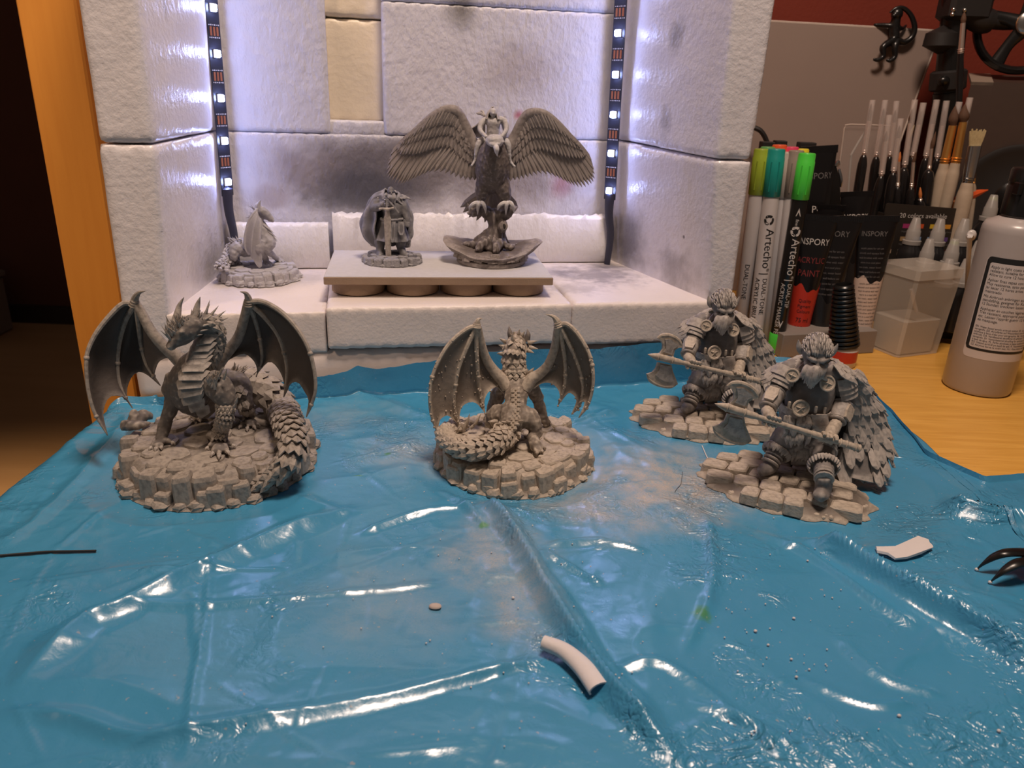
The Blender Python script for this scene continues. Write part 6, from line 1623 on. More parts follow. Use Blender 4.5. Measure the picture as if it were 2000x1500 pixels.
# tubes standing further back
paint_tube(73.0, (1580, 560), (1600, 285), .95, 1.6, BLT, .3, 'dark paint tube half hidden behind the lime capped pen', [(INKG, [('INSPORY', .8, 0, .78, 1, 'c')]), (INKW, [('POP', .9, .4, .55, 1, 'c')])], group='paint tubes further back')
paint_tube(74.5, (1655, 560), (1674, 374), .95, 1.45, BLT, .3, 'dark paint tube with pale lettering standing behind the white banded one', [(INKW, [('INSPORY', .75, 0, .72, 1, 'c')])], group='paint tubes further back')
paint_tube(71.0, (1590, 600), (1625, 400), .8, 1.2, BLT, .3, 'plain dark paint tube tucked behind the middle front tube', group='paint tubes further back')
bl = thing('palette_knife', at(1600, 500, 74), 'dark pointed blade standing upright behind the paint tubes', 'knife')
m = MB(); P = [at(x, y, 73.8) for x, y in ((1588, 520), (1604, 400), (1618, 350), (1632, 322), (1640, 345), (1642, 400), (1632, 520))]; m.prism(P, (0, .5, 0)); put('blade', m, BLACKP, bl, smooth=False)
m = MB(); m.tube([at(1632, 324, 73.9), at(1636, 316, 73.9), at(1639, 322, 73.9)], [.25, .22, .1], 8, 4); m.tube([at(1639, 330, 73.9), at(1643, 350, 73.9), at(1642, 365, 73.9)], [.12, .16, .1], 8, 4); put('metal_tip', m, STEEL, bl)

# ------------------------------------------------------------------ glue bottle with ribbed cap
rb_ = on(1640, 712, 0); t = thing('glue_bottle', rb_, 'small glue bottle with a black ribbed cap behind the nearer warrior', 'bottle')
m = MB(); m.lathe(rb_ + np.array([0, 0, .03]), [(1.15, 0), (1.22, .1), (1.22, 1.55), (1.1, 1.7)], 28); b_ = put('bottle_body', m, WHITEP, t)
m = MB(); m.lathe(rb_ + np.array([0, 0, .5]), [(1.235, 0), (1.235, .95)], 28, closed=False); put('red_label', m, REDT, b_)
top = at(1648, 556, rb_[1]); ax_ = unit(top - (rb_ + np.array([0, 0, 1.7]))); Lr = np.linalg.norm(top - rb_ - np.array([0, 0, 1.7])); pr = []
for k in range(15):
    u = k / 15; r_ = lerp(1.30, .78, u); h0 = Lr * u; dh = Lr / 15; pr += [(r_ * .88, h0), (r_, h0 + dh * .25), (r_, h0 + dh * .7), (r_ * .88, h0 + dh * .95)]
pr += [(.70, Lr), (.62, Lr + .05), (.55, Lr - .3)]
m = MB(); m.lathe(rb_ + np.array([0, 0, 1.7]), pr, 28, ax_); put('ribbed_cap', m, BLACKP, t)

# ------------------------------------------------------------------ clear tub
tb = [on(1708, 688), on(1752, 698), on(1818, 690)]
c0, ux = tb[1], unit(tb[2] - tb[1]); uy = unit(np.array([-ux[1], ux[0], 0])); wd, dp, ht = 4.6, 3.8, 7.9
t = thing('clear_tub', c0 + ux * 2 + uy * 2, 'cloudy clear plastic tub with a pale block inside, between tubes and bottle', 'tub')
def frustum(m, s0, s1, z0, z1, lean=(0, 0)):
    V = []
    for (s_, z) in ((s0, z0), (s1, z1)):
        for (a, b) in ((-.06, 0), (0, -.06), (1, -.06), (1.06, 0), (1.06, 1), (1, 1.06), (0, 1.06), (-.06, 1)):
            q = c0 + ux * (wd * ((a - .5) * s_ + .5)) + uy * (dp * ((b - .5) * s_ + .5)) + np.array([0, 0, z]) + (ux * lean[0] + uy * lean[1]) * (z / ht); V.append(q)
    m.add(V, [(i, (i + 1) % 8, 8 + (i + 1) % 8, 8 + i) for i in range(8)] + [tuple(range(7, -1, -1)), tuple(range(8, 16))])
m = MB(); frustum(m, .97, 1.06, .03, ht - .9, (.25, 0)); put('tub_body', m, CLEARBOX, t, smooth=False)
m = MB(); frustum(m, 1.09, 1.09, ht - .9, ht - .1, (.25, 0)); put('lid', m, CLEARBOX, t, smooth=False)
m = MB(); frustum(m, .80, .84, .15, 3.1, (.25, 0)); put('pale_block', m, plain('pale_card', (.46, .42, .36), .6), t, smooth=False)
m = MB(); m.tube([c0 + ux * .5 + uy * .6 + np.array([0, 0, 6.0]), c0 + ux * 1.5 + uy * .4 + np.array([0, 0, 4.0])], .16, 8, 3); put('plastic_stick', m, WHITEP, t)

# ------------------------------------------------------------------ dropper bottles in a stepped rack
rk = thing('bottle_rack', on(1830, 640) + np.array([0, 4, 0]), 'black stepped rack full of small dropper bottles behind the clear tub', 'rack')
LEVEL = [(5.9, 74.2, 4.0), (4.4, 71.9, 2.6), (2.9, 69.6, 1.2)]
for (zt_, Yc, zs) in LEVEL:
    m = MB(); m.box((46.0 if Yc > 70 else 48, Yc, zs / 2 + .02), (13.5 if Yc > 70 else 9.0, 2.25, zs), ch=.05); put('step', m, BLACKM, rk, smooth=False)
DB = [(1780, 474, 0), (1827, 476, 0), (1874, 476, 0), (1806, 516, 1), (1854, 516, 1), (1901, 520, 1), (1843, 556, 2), (1878, 556, 2), (1930, 428, 0), (1948, 470, 0)]
LBL = ['leftmost of the top step', 'second on the top step', 'third on the top step', 'first on the middle step', 'second on the middle step', 'third on the middle step', 'first on the lowest step', 'last on the lowest step', 'lime tipped, behind the big bottle', 'close behind the cap of the big bottle']
TINT = [None, None, None, None, 'lime', None, None, None, 'lime', None]
LIMEI = plain('lime_paint', (.35, .55, .08), .4); BOTB = plain('dropper_black_bottle', (.016, .015, .016), .28, .1)
for (px, py, lv), lb, ti in zip(DB, LBL, TINT):
    Yc = LEVEL[lv][1]; q = at(px, py, Yc); zs = LEVEL[lv][2] + .04
    if px > 1920: q = at(px, py, 78.0 if px < 1940 else 74.2); zs = .04 if px < 1940 else 4.04
    t = thing('dropper_bottle', (q[0], q[1], zs), 'small black dropper bottle with a translucent nozzle, ' + lb, 'bottle', 'dropper bottles in the rack')
    hN = q[2] - zs; c = np.array([q[0], q[1], zs])
    m = MB(); m.lathe(c, [(1.02, 0), (1.1, .08), (1.1, max(.3, hN - 1.2)), (1.0, max(.4, hN - .7)), (.78, hN - .35), (.74, hN)], 24); put('bottle_body', m, BOTB, t)
    m = MB(); m.lathe(c + np.array([0, 0, hN - .12]), [(.82, 0), (.84, .35), (.66, .40), (.62, 1.25), (.57, 1.32), (.34, 2.45), (.28, 2.5), (.2, 2.5)], 20); nz = put('nozzle', m, TIPM, t)
    if ti: m = MB(); m.lathe(c + np.array([0, 0, hN + 1.9]), [(.40, 0), (.36, .22)], 16); put('paint_ring', m, LIMEI, nz)

# ------------------------------------------------------------------ card box with brushes
CARD = plain('printed_black_card', (.022, .017, .014), .5, .25, 60)
ca, cb = at(1714, 480, 75.9), at(1862, 492, 76.7); cu = unit((cb - ca) * np.array([1, 1, 0])); cn = np.array([-cu[1], cu[0], 0]); cw = np.linalg.norm((cb - ca)[:2])
ca[2] = .03; ctop = at(1713, 396, 75.9)[2]
t = thing('card_box', ca + cu * cw / 2 + cn * 2.5, 'open black card box printed with paint colour squares, holding the brushes', 'box')
m = MB(); hgt = ctop - .03
for (o_, u_, Lw) in ((ca, cu, cw), (ca + cn * 5.2, cu, cw)):
    P = [o_, o_ + u_ * Lw, o_ + u_ * Lw + np.array([0, 0, hgt - .95]), o_ + u_ * (Lw - .8) + np.array([0, 0, hgt - .35]), o_ + u_ * .25 + np.array([0, 0, hgt]), o_ + np.array([0, 0, hgt - .1])]
    m.prism(P, cn * .12)
for o_ in (ca, ca + cu * cw - cu * .12): m.prism([o_, o_ + cn * 5.2, o_ + cn * 5.2 + np.array([0, 0, hgt - 1.0]), o_ + np.array([0, 0, hgt - 1.0])], cu * .12)
m.prism([ca, ca + cu * cw, ca + cu * cw + cn * 5.2, ca + cn * 5.2], (0, 0, .12)); put('card_walls', m, CARD, t, smooth=False)
fm = flat_map(ca + np.array([0, 0, hgt]), cu, (0, 0, 1), -cn)
lettering(t, [('20 colors available', .66, cw * .50, -1.35, 1.0, 'c')], fm, INKW)
SW = [[(.50, .04, .03), (.36, .03, .14), (.62, .09, .02), (.65, .42, .03), (.68, .30, .03)], [(.14, .09, .04), (.35, .22, .10), (.22, .34, .55), (.20, .30, .42), (.12, .06, .24)], [(.42, .30, .22), (.35, .34, .32), (.5, .46, .42), (.1, .28, .09), (.3, .05, .05)], [(.32, .14, .30), (.1, .1, .1), (.05, .2, .4), (.4, .4, .38), (.2, .2, .2)]]
for r_ in range(4):
    for k in range(5):
        m = MB(); x0 = .75 + k * 1.22 * cw / 7; z0 = -2.35 - 1.25 * r_; m.add([fm(x0, z0), fm(x0 + .75, z0), fm(x0 + .75, z0 + .42), fm(x0, z0 + .42)], [(0, 1, 2, 3)]); put('colour_square', m, plain('swatch', SW[r_][k], .5), t, smooth=False, fix=False)
lettering(t, [(s, .22, 1.1 + k * 1.22 * cw / 7, -2.75 - 1.25 * r_, 1, 'c') for r_ in range(3) for k, s in enumerate(('Red', 'Magenta', 'Orange', 'Yellow', 'Yellow Oxide'))], fm, INKG)
HANDB, WOODH, BRIS, BRISC = plain('black_handle', (.013, .011, .011), .22, .2), plain('pale_wood_handle', (.50, .40, .30), .4, .12, 200), plain('brown_bristle', (.10, .05, .028), .8, .3, 600), plain('cream_bristle', (.46, .36, .19), .8, .25, 600)
ORANGE = plain('orange_bristle', (.55, .17, .04), .7, .2)
BC = lambda cx, cy, Y: at(1640 + cx / 4.69, 160 + cy / 4.69, Y + 1.9)
def brush(Y, hb_, ht_, ft_, bt_, kind, label, capt=None, hr=.42, fr=.16, flat=1.0):
    """hb/ht: handle below and top; ft: ferrule top; bt: bristle tip; capt: end of a clear tube over it"""
    h0, h1, f1, b1 = BC(*hb_, Y), BC(*ht_, Y), BC(*ft_, Y), BC(*bt_, Y)
    d = unit(h1 - h0); base = h0 - d * ((h0[2] - .4) / d[2]) if kind != 'long' else h0
    Lh = np.linalg.norm(h1 - base)
    hm, fm_, bm_ = {'black': (HANDB, SILVER, BRIS), 'long': (HANDB, SILVER, BRIS), 'wood': (WOODH, GOLD, BRIS), 'wide': (WOODH, STEEL, BRISC), 'orange': (HANDB, SILVER, ORANGE), 'cream': (HANDB, SILVER, BRISC)}[kind]
    t = thing('paint_brush', base, label, 'brush', 'paint brushes in the card box')
    m = MB(); m.tube([base, lerp(base, h1, .35), h1 - d * min(2.2, Lh * .3), h1 - d * .5, h1], [hr * .45, hr * .75, hr, hr * .8, fr * 1.25], 12, 5); put('handle', m, hm, t)
    fl = ((0, 1, 0), flat) if flat < 1 else None
    m = MB(); k = 1 / flat if flat < 1 else 1; m.tube([h1 - d * .1, lerp(h1, f1, .3), f1], [fr * 1.2, fr * 1.1 * (1 + (k - 1) * .4), fr * (1 + (k - 1) * .8)], 14, 4, cap=.02, flat=fl)
    for s_ in (.05, .12): m.lathe(lerp(h1, f1, s_), [(fr * 1.2, 0), (fr * 1.42, .05), (fr * 1.2, .1)], 14, d)
    put('ferrule', m, fm_, t)
    m = MB()
    if kind == 'wide':
        side = unit(np.cross(d, (0, 1, 0)));
        for q in range(11):
            s_ = q / 10 - .5; o = f1 + side * s_ * fr * 2.1; m.tube([o, lerp(o, b1 + side * s_ * fr * 3.4, .5), b1 + side * s_ * fr * 3.4 + d * .12 * math.sin(q * 2.3)], [.12, .13, .08], 6, 3)
    else: m.tube([f1, lerp(f1, b1, .35), lerp(f1, b1, .8), b1], [fr * .95, fr * (1.35 if hr > .5 else 1.1), fr * .6, .02], 10, 4)
    put('bristles', m, bm_, t)
    if capt is not None:
        c1 = BC(*capt, Y); c0_ = lerp(h1, f1, .06); dd = unit(c1 - c0_); Lc = np.linalg.norm(c1 - c0_); m = MB(); m.lathe(c0_, [(.30, 0), (.30, Lc), (.255, Lc), (.255, 0)], 16, dd, closed=False); put('clear_cap', m, CLEAR, t)
    return t
BR = [(76.0, (172, 970), (222, 668), (270, 355), (290, 200), 'black', 'black handled brush under a clear cap, leftmost and a little apart', (302, 165)),
      (77.5, (285, 1100), (335, 685), (388, 385), (405, 240), 'black', 'second black handled capped brush from the left, tall', (418, 165)),
      (75.5, (330, 1100), (382, 862), (416, 545), (432, 450), 'black', 'shorter black handled capped brush in front, left of centre', (455, 302)),
      (78.2, (425, 950), (458, 682), (498, 372), (512, 260), 'black', 'tall black handled capped brush behind the two shorter ones', (522, 175)),
      (75.5, (448, 1100), (492, 832), (535, 515), (550, 400), 'black', 'shorter black handled capped brush beside another, its tip brown', (560, 335)),
      (77.0, (548, 1090), (594, 782), (642, 378), (662, 250), 'black', 'capped brush with a fat plum black handle near the middle', (688, 163)),
      (78.0, (630, 1000), (668, 692), (726, 390), (748, 270), 'black', 'tall capped brush just right of the middle', (768, 190)),
      (78.6, (735, 1050), (788, 697), (852, 385), (872, 250), 'black', 'tall capped brush standing against the black lamp pole', (890, 163)),
      (76.0, (780, 1090), (818, 800), (842, 610), (880, 455), 'black', 'uncapped brush with a fat glossy black handle and fine tip', None),
      (78.6, (845, 1050), (892, 703), (942, 400), (962, 260), 'black', 'tall capped brush next to the gold ferruled brushes', (980, 172)),
      (77.0, (885, 1110), (958, 750), (1038, 400), (1062, 215), 'wood', 'pale wooden brush with a gold ferrule and ink mark', (1098, 182)),
      (76.4, (972, 1110), (1060, 745), (1132, 368), (1150, 200), 'wood', 'pale wooden brush with a gold ferrule, nearest the wide flat brush', (1195, 143)),
      (75.6, (520, 1100), (532, 960), (542, 730), (555, 640), 'orange', 'thin brush with a small orange tip low among the handles', None),
      (75.2, (640, 1100), (658, 965), (676, 735), (700, 640), 'black', 'thin brush with a brown pointed tip among the handles', None),
      (75.0, (742, 1110), (740, 1085), (738, 1060), (738, 965), 'orange', 'little orange bristled brush just above the card rim', None),
      (79.0, (610, 900), (622, 620), (630, 520), (685, 395), 'cream', 'slim brush with a bent cream tip behind the middle caps', None)]
for (Y, a, b, c, d_, k, lb, cp_) in BR:
    brush(Y, a, b, c, d_, k, lb, cp_, hr=.62 if 'wood' in k or 'fat' in lb else .46, fr=.36 if k == 'wood' else .15)
brush(75.0, (1110, 1200), (1172, 925), (1238, 585), (1268, 445), 'wide', 'wide flat brush with cream bristles and a steel ferrule, rightmost', hr=.75, fr=.42, flat=.6)
brush(77.2, (1195, 1200), (1226, 930), (1236, 880), (1240, 800), 'wood', 'white handled brush leaning close against the wide flat one', hr=.36, fr=.12)
brush(79.0, (1085, 480), (1108, -262), (1130, -540), (1142, -640), 'long', 'long thin black brush rising high in front of the lamp pole', hr=.34, fr=.22)
t = thing('clear_stick', BC(105, 670, 77), 'thin clear plastic stick leaning left beside the first brush', 'stick'); m = MB(); m.tube([BC(105, 670, 77), BC(180, 540, 77), BC(245, 440, 77)], .12, 8, 3); m.tube([BC(105, 670, 77), BC(85, 900, 77), BC(60, 1300, 77)], .12, 8, 3); put('stick_rod', m, TIPM, t)
t = thing('pencil', at(1890, 470, 79), 'orange red pencil lying behind the wide brush, its point to the right', 'pencil'); m = MB(); m.tube([at(1868, 392, 79), at(1903, 379, 79), at(1930, 371, 79)], [.42, .40, .04], 8, 3); put('pencil_shaft', m, plain('orange_red_paint', (.70, .10, .02), .4), t); m = MB(); m.tube([at(1868, 392, 79), at(1866, 470, 79.6), on(1866, 600)], .4, 8, 3); put('pencil_lower', m, plain('orange_wood', (.55, .20, .07), .5), t)

# ------------------------------------------------------------------ big primer bottle
bc = np.array([37.15, 57.75, .03]); t = thing('primer_bottle', bc, 'large pale grey primer bottle with a black cap and printed label', 'bottle'); BR_ = 2.45
PB = plain('primer_bottle_plastic', (.42, .375, .36), .28, .04); PBL = plain('primer_bottle_white', (.50, .46, .44), .3, .03)
m = MB(); m.lathe(bc, [(2.1, 0), (2.36, .06), (BR_, .3), (BR_, 12.4), (2.42, 12.75), (2.25, 13.1), (1.5, 13.45), (1.3, 13.55), (1.3, 14.0)], 64); put('bottle_body', m, PB, t)
m = MB(); m.lathe(bc + np.array([0, 0, 13.62]), [(1.42, 0), (1.5, .05), (1.5, 2.0), (1.44, 2.08), (1.44, 2.3), (1.5, 2.35), (1.5, 3.2), (1.4, 3.35)], 40); cpo = put('flip_cap', m, BLACKP, t)
m = MB(); m.box(bc + np.array([-1.36, -.75, 15.6]), (.35, .8, .9), ch=.08); put('cap_lip', m, BLACKP, cpo, smooth=False)
view = unit(np.array([0, 0, HC]) - bc); mpb = cyl_map(bc, (0, 0, 1), BR_, (view[0], view[1], 0), .0)
def patch(x0, x1, z0, z1, lift, mat, name, par, nx=40, rad=.3):
    G = []
    for j in range(nx + 1):
        x = lerp(x0, x1, j / nx); e = min(x - x0, x1 - x); c = rad - math.sqrt(max(0, rad * rad - max(0, rad - e) ** 2)) if e < rad else 0
        G.append([cyl_map(bc, (0, 0, 1), BR_ + lift, (view[0], view[1], 0), 0)(x, z) for z in (z0 + c, z1 - c)])
    m = MB(); m.grid(np.array(G)); return put(name, m, mat, par, fix=False)
LABW = plain('label_white', (.60, .54, .52), .45, .03); LX0, LX1, LZ0, LZ1 = -1.50, 3.4, 3.75, 10.75
lb0 = patch(LX0 - .06, LX1, LZ0 - .75, LZ1, .010, LABW, 'label', t)
patch(LX0, LX1, LZ0 - .12, LZ1, .018, INKK, 'label_border', lb0); patch(LX0 + .28, LX1 - .28, LZ0 + .08, LZ1 - .42, .026, LABW, 'label_panel', lb0, rad=.1)
fb = cyl_map(bc, (0, 0, 1), BR_ + .034, (view[0], view[1], 0), 0); tl_ = LX0 + .40; y = LZ1 - .82; Ls = []
for para in (('Apply in light coats with airbrush. Very', 'resistant, suitable for plastic and metal.', 'Allow to cure 12 hours before masking.'), ('Aplicar finas capas con aerógrafo.', 'Muy resistente, apto para plástico. De-', 'jar secar 12 horas antes de empezar el', 'mascarado.'), ('Mit Airbrush anbringen auf 20 cm. Wider-', 'standsfähig, geeignet für Kunststoffe.', '12 Stunden trocknen lassen bevor man'), ('Appliquer en couches légères à l’aéro.', 'Très résistant, approprié pour le plastique', 'etc. Laisser l’apprêt guérir 12 heures avant', 'de masquage.')):
    for s in para: Ls.append((s, .30, tl_, y, .86, 'l')); y -= .285
    y -= .10
y -= .12
for s in ('EN. Water based acrylic airbrush colour. ES. Color acrílico para', 'aerografía. DE. Acrylfarbe auf Wasserbasis zum Airbrush. FR. Couleur', 'acrylique à base d’eau pour aérographie. NL. Acrylverf op waterbasis', 'airbrush. DA. Vandbaseret akrylfarve til airbrush. IT. Colore acrilico', 'aerografo. SV. Vattenbaserad akrylfärg för airbrush. PT. Cor acrílica', 'à base de água. PL. Farba akrylowa na bazie wody do aerografu.', 'RO. Vopsea acrilică pe bază de apă. FI. Vesiohenteinen akryyliväri', 'CS. Akrylová barva na vodní bázi. HU. Vizes bázisú akril festék'):
    Ls.append((s, .215, tl_, y, .84, 'l')); y -= .205
lettering(lb0, Ls, fb, INKK)
# small white peg by the bottle's shoulder and a grey cup behind it
q = at(1897, 460, 66); t = thing('plastic_spoon', on(1888, 640), 'white plastic spoon handle standing behind the shoulder of the big bottle', 'spoon'); m = MB(); m.ell(q, (.42, .3, .5)); m.tube([q, at(1893, 480, 66), on(1884, 655)], [.28, .2, .2], 8, 4); put('spoon_handle', m, WHITEP, t)
cu_ = np.array([42.6, 65.6, .03]); t = thing('paper_cup', cu_, 'small grey cup half hidden behind the big primer bottle', 'cup')
m = MB(); m.lathe(cu_, [(1.5, 0), (1.6, .05), (2.25, 4.6), (2.33, 4.65), (2.33, 4.8), (2.2, 4.8), (1.5, .3)], 32); put('cup_wall', m, plain('grey_card_cup', (.25, .21, .18), .6), t)
t = thing('clear_rod', cu_ + np.array([-1, 0, .4]), 'clear plastic rod leaning out of the grey cup', 'rod'); m = MB(); m.tube([cu_ + np.array([.8, .4, .5]), cu_ + np.array([-1.2, -.2, 4.4]), cu_ + np.array([-2.9, -.6, 6.3])], .17, 8, 3); put('rod_shaft', m, TIPM, t)

# ------------------------------------------------------------------ things against the red wall
PANELM = plain('grey_panel', (.27, .205, .175), .42, .05, 20); EDGE = plain('panel_edge', (.55, .46, .40), .4)
pan = thing('panel', (33, 87.6, .02), 'large grey sheet panel leaning against the red wall behind the pens', 'panel')
def pz(px, py): y_ = 90.0 - (py - 40) / 550 * 3.4; return at(px, py, y_)
P = [pz(1400, 36), pz(1817, 60)] + [pz(1817 + 14 * math.sin(a), 74 - 14 * math.cos(a)) for a in (.5, 1.0, 1.5)] + [pz(1829, 84), pz(1790, 190), pz(1750, 300), pz(1700, 430), pz(1650, 560)]
bz = P[-1]; P += [np.array([bz[0] - .6, 86.6, .05]), np.array([bz[0] - 18, 86.6, .05])]
m = MB(); m.prism(P, (0, .4, .03)); put('sheet', m, PANELM, pan, smooth=False)
m = MB(); m.tube([p + np.array([0, .1, .03]) for p in P[:8]], .13, 6, 2); put('rim', m, EDGE, pan)
ac = thing('acrylic_sheet', (36, 81.5, .02), 'clear acrylic sheet with a rounded corner standing behind the brushes', 'panel')
P = [at(x, y, 82.0) for x, y in ((1630, 400), (1640, 320), (1648, 258), (1651, 248), (1660, 243), (1742, 246), (1735, 400))] ; P += [np.array([P[-1][0] - 1, 82, .05]), np.array([P[0][0] - 1, 82, .05])]
m = MB(); m.prism(P, (0, .3, 0)); put('sheet', m, ACRYL, ac, smooth=False); m = MB(); m.tube(P[1:6], .07, 6, 2); put('bright_edge', m, EDGE, ac)
# long tailed toy hanging over the panel's top edge
tm = Crop(1480, 0, 3.846, 89.3); toy = thing('toy_clip', tm(1030, 260), 'black long tailed toy animal clipped over the top edge of the grey panel', 'clip')
m = MB(); m.tube(tm.path((1045, 105, 0), (1035, 160, 0), (1025, 220, 0), (1030, 290, -.2)), [.42, .5, .55, .5], 10, 4); m.ell(tm(1046, 105, -.1), (.62, .55, .62)); m.ell(tm(1022, 118, -.4), (.25, .25, .2))
m.tube(tm.path((1010, 195, -.1), (960, 190, .2), (900, 188, .6), (872, 186, .7)), [.3, .26, .22, .15], 8, 4); m.tube(tm.path((1045, 200, -.2), (1085, 215, 0), (1115, 190, .4)), [.28, .22, .14], 8, 4)
m.tube(tm.path((1020, 300, -.3), (940, 355, -.6), (945, 420, -.7), (905, 450, -.8), (868, 445, -.8)), [.42, .36, .26, .24, .16], 8, 4); m.tube(tm.path((1045, 305, -.3), (1030, 360, -.6), (1030, 425, -.7), (995, 455, -.8), (968, 450, -.8)), [.42, .36, .26, .24, .16], 8, 4)
r = remesh(m, .09, 3); put('toy_body', r, BLACKP, toy, fix=False)
m = MB(); m.tube(tm.path((1045, 300, -.2), (1100, 318, -.2), (1160, 275, -.2), (1178, 200, -.2), (1150, 115, -.2), (1095, 62, -.2), (1040, 62, -.2), (992, 95, -.2)), [.34, .32, .30, .28, .25, .22, .18, .08], 9, 6); put('tail', m, BLACKP, toy)
t = thing('cable', at(1480, 255, 86), 'black cable curving down behind the pens', 'cable'); m = MB(); m.tube([at(1470, 248, 86.2), at(1486, 256, 86), at(1497, 275, 86), at(1502, 300, 86), at(1504, 420, 85.6), np.array([at(1504, 420, 85.6)[0], 85.6, .2])], .26, 8, 5); put('cable_sheath', m, BLACKM, t)
for (x0, x1, y0, lb) in ((1500, 1526, 277, 'small black box top showing behind the orange and green pen caps'), (1527, 1549, 275, 'second small black box top behind the pen caps'), (1574, 1606, 278, 'small dark framed card standing behind the lime cap')):
    a, b = at(x0, y0, 79), at(x1, y0, 79); t = thing('small_box', (lerp(a, b, .5)[0], 79.5, .02), lb, 'box'); m = MB(); m.box(((a[0] + b[0]) / 2 - .5, 79.6, a[2] / 2), (b[0] - a[0], 1.2, a[2] - .04), ch=.05); put('box_body', m, BLACKM, t, smooth=False)
# lamp pole
pl = at(1838, 300, 86.5); t = thing('lamp_stand', (pl[0] - .6, 86.5, .02), 'thick black lamp pole rising out of the top of the picture', 'lamp')
tp = at(1872, -60, 86.5); b0 = np.array([pl[0] - .8, 86.5, .05]); ax_ = unit(tp - pl)
m = MB(); m.lathe(b0, [(1.5, 0), (1.6, .1), (1.5, 1.2), (1.3, 1.6)], 32); put('base_plate', m, BLACKM, t)
m = MB(); m.tube([b0 + np.array([0, 0, 1.4]), pl, lerp(pl, tp, .35)], [1.3, 1.35, 1.35], 20, 3); put('lower_pole', m, BLACKP, t)
m = MB(); m.tube([lerp(pl, tp, .3), tp], [1.25, 1.25], 20, 3); put('upper_pole', m, BLACKP, t)
m = MB(); m.lathe(lerp(pl, tp, .36) , [(1.5, 0), (1.75, .2), (1.75, 1.8), (1.5, 2)], 20, ax_); put('collar', m, BLACKM, t)
m = MB(); q = at(1843, 158, 84.9); m.ell(q, (.62, .5, .5)); m.tube([q, q + np.array([0, 1.4, 0])], .3, 8, 3); put('clamp_knob', m, BLACKP, t)
m = MB(); q = at(1885, 8, 86.3); m.box(q, (4.2, 3.4, 3.2), ch=.4); hdx = put('joint_head', m, BLACKM, t)
for (px, py) in ((1862, 19), (1884, 20), (1860, 28)): m = MB(); m.ell(at(px, py, 84.5), .22); put('bolt', m, STEEL, hdx)
m = MB(); m.tube([at(1885, 22, 86), at(1915, 38, 86), at(1935, 42, 86)], [1.1, 1.3, 1.1], 12, 4); put('side_arm', m, BLACKM, t)
m = MB(); m.tube([at(1840, 65, 86), at(1835, 90, 86)], [1.5, 1.6], 14, 3); put('cable_guide', m, BLACKM, t)
# spoked wheel on the lamp arm
wc = at(2006, 46, 85.2); t = thing('spoked_wheel', wc, 'black wheel with curved spokes and a steel hub at the upper right edge', 'wheel'); wn = unit(np.array([-.35, -1, .05])); wa = unit(np.cross(wn, (0, 0, 1))); wb = np.cross(wa, wn)
def WP(r_, a_): return wc + wa * (r_ * math.cos(a_)) + wb * (r_ * math.sin(a_))
m = MB(); V = []; f = []; n, k = 48, 8
for i in range(n):
    a = 2 * math.pi * i / n; c = WP(4.35, a); rad = unit(c - wc)
    for j in range(k): b = 2 * math.pi * j / k; V.append(c + rad * .42 * math.cos(b) + wn * .7 * math.sin(b))
for i in range(n):
    for j in range(k): f.append((i * k + j, i * k + (j + 1) % k, ((i + 1) % n) * k + (j + 1) % k, ((i + 1) % n) * k + j))
m.add(V, f); rim_ = put('rim', m, BLACKP, t)
for i in range(5):
    a = 2 * math.pi * i / 5 + .1; m = MB(); m.tube([WP(.7, a), WP(2.4, a + .12), WP(4.3, a + .05)], [.75, .55, .75], 10, 5, flat=(wn, .5)); put('spoke', m, BLACKP, t)
m = MB(); m.lathe(wc - wn * .3, [(1.0, 0), (1.1, .1), (1.1, .9), (.9, 1.05), (.3, 1.05)], 24, wn); put('hub', m, STEEL, t)
m = MB(); m.tube([wc - wn * .2, lerp(wc, at(1930, 42, 86), .5) - wn * 1.0, at(1930, 42, 86.4)], [.5, .6, .7], 10, 3); put('axle_arm', m, BLACKM, t)
# loudspeaker-like dark cabinet with a round front
SPK = plain('dark_cabinet', (.055, .034, .026), .5, .1); SPT = plain('cabinet_silver_edge', (.30, .24, .19), .4, .05)
sf = at(1941, 161, 84.0); t = thing('loudspeaker', (sf[0] + 4, 86, .02), 'dark loudspeaker cabinet with a round cone at the right edge', 'loudspeaker')
fd_ = unit(np.array([.93, -.36, 0])); sd = unit(np.array([.36, .93, 0]))                   # front runs right and toward us, side runs back
z1 = sf[2]; cab = sf.copy(); cab[2] = 0
le = at(1897, 161, 85.0); le[2] = 0
chm = unit(le - cab)
P = [cab, cab + fd_ * 14, cab + fd_ * 14 + sd * 9, le + sd * 3 + fd_ * 2.5, le]
P = [np.array([p[0], p[1], .04]) for p in P]
m = MB(); m.prism(P, (0, 0, z1 - .04)); put('cabinet', m, SPK, t, smooth=False)
bk = at(1960, 137, 87.0); m = MB(); q = [np.array([cab[0], cab[1], z1]), np.array([le[0], le[1], z1]), le + sd * 3.5 + np.array([0, 0, z1 + .9]), cab + sd * 3.5 + np.array([0, 0, z1 + .9])]; m.prism(q, (0, 0, -.3)); put('silver_top', m, SPT, t, smooth=False)
m = MB(); m.prism([np.array([cab[0], cab[1], z1 - .3]) , np.array([cab[0], cab[1], z1 - .3]) + fd_ * 14, cab + sd * 3.5 + fd_ * 14 + np.array([0, 0, z1 + .8]), cab + sd * 3.5 + np.array([0, 0, z1 + .8])], sd * 6); put('upper_body', m, SPK, t, smooth=False)
fn_ = unit(np.cross(fd_, (0, 0, 1))); fn_ = fn_ if fn_[1] < 0 else -fn_
cc = cab + fd_ * 4.4 + np.array([0, 0, 11.8]) + fn_ * .05
m = MB(); m.lathe(cc, [(5.6, 0), (5.6, .25), (5.2, .35), (4.9, .2), (2.4, -.4 + .5), (2.0, .15)], 48, fn_); ring_ = put('round_cone', m, BLACKM, t)
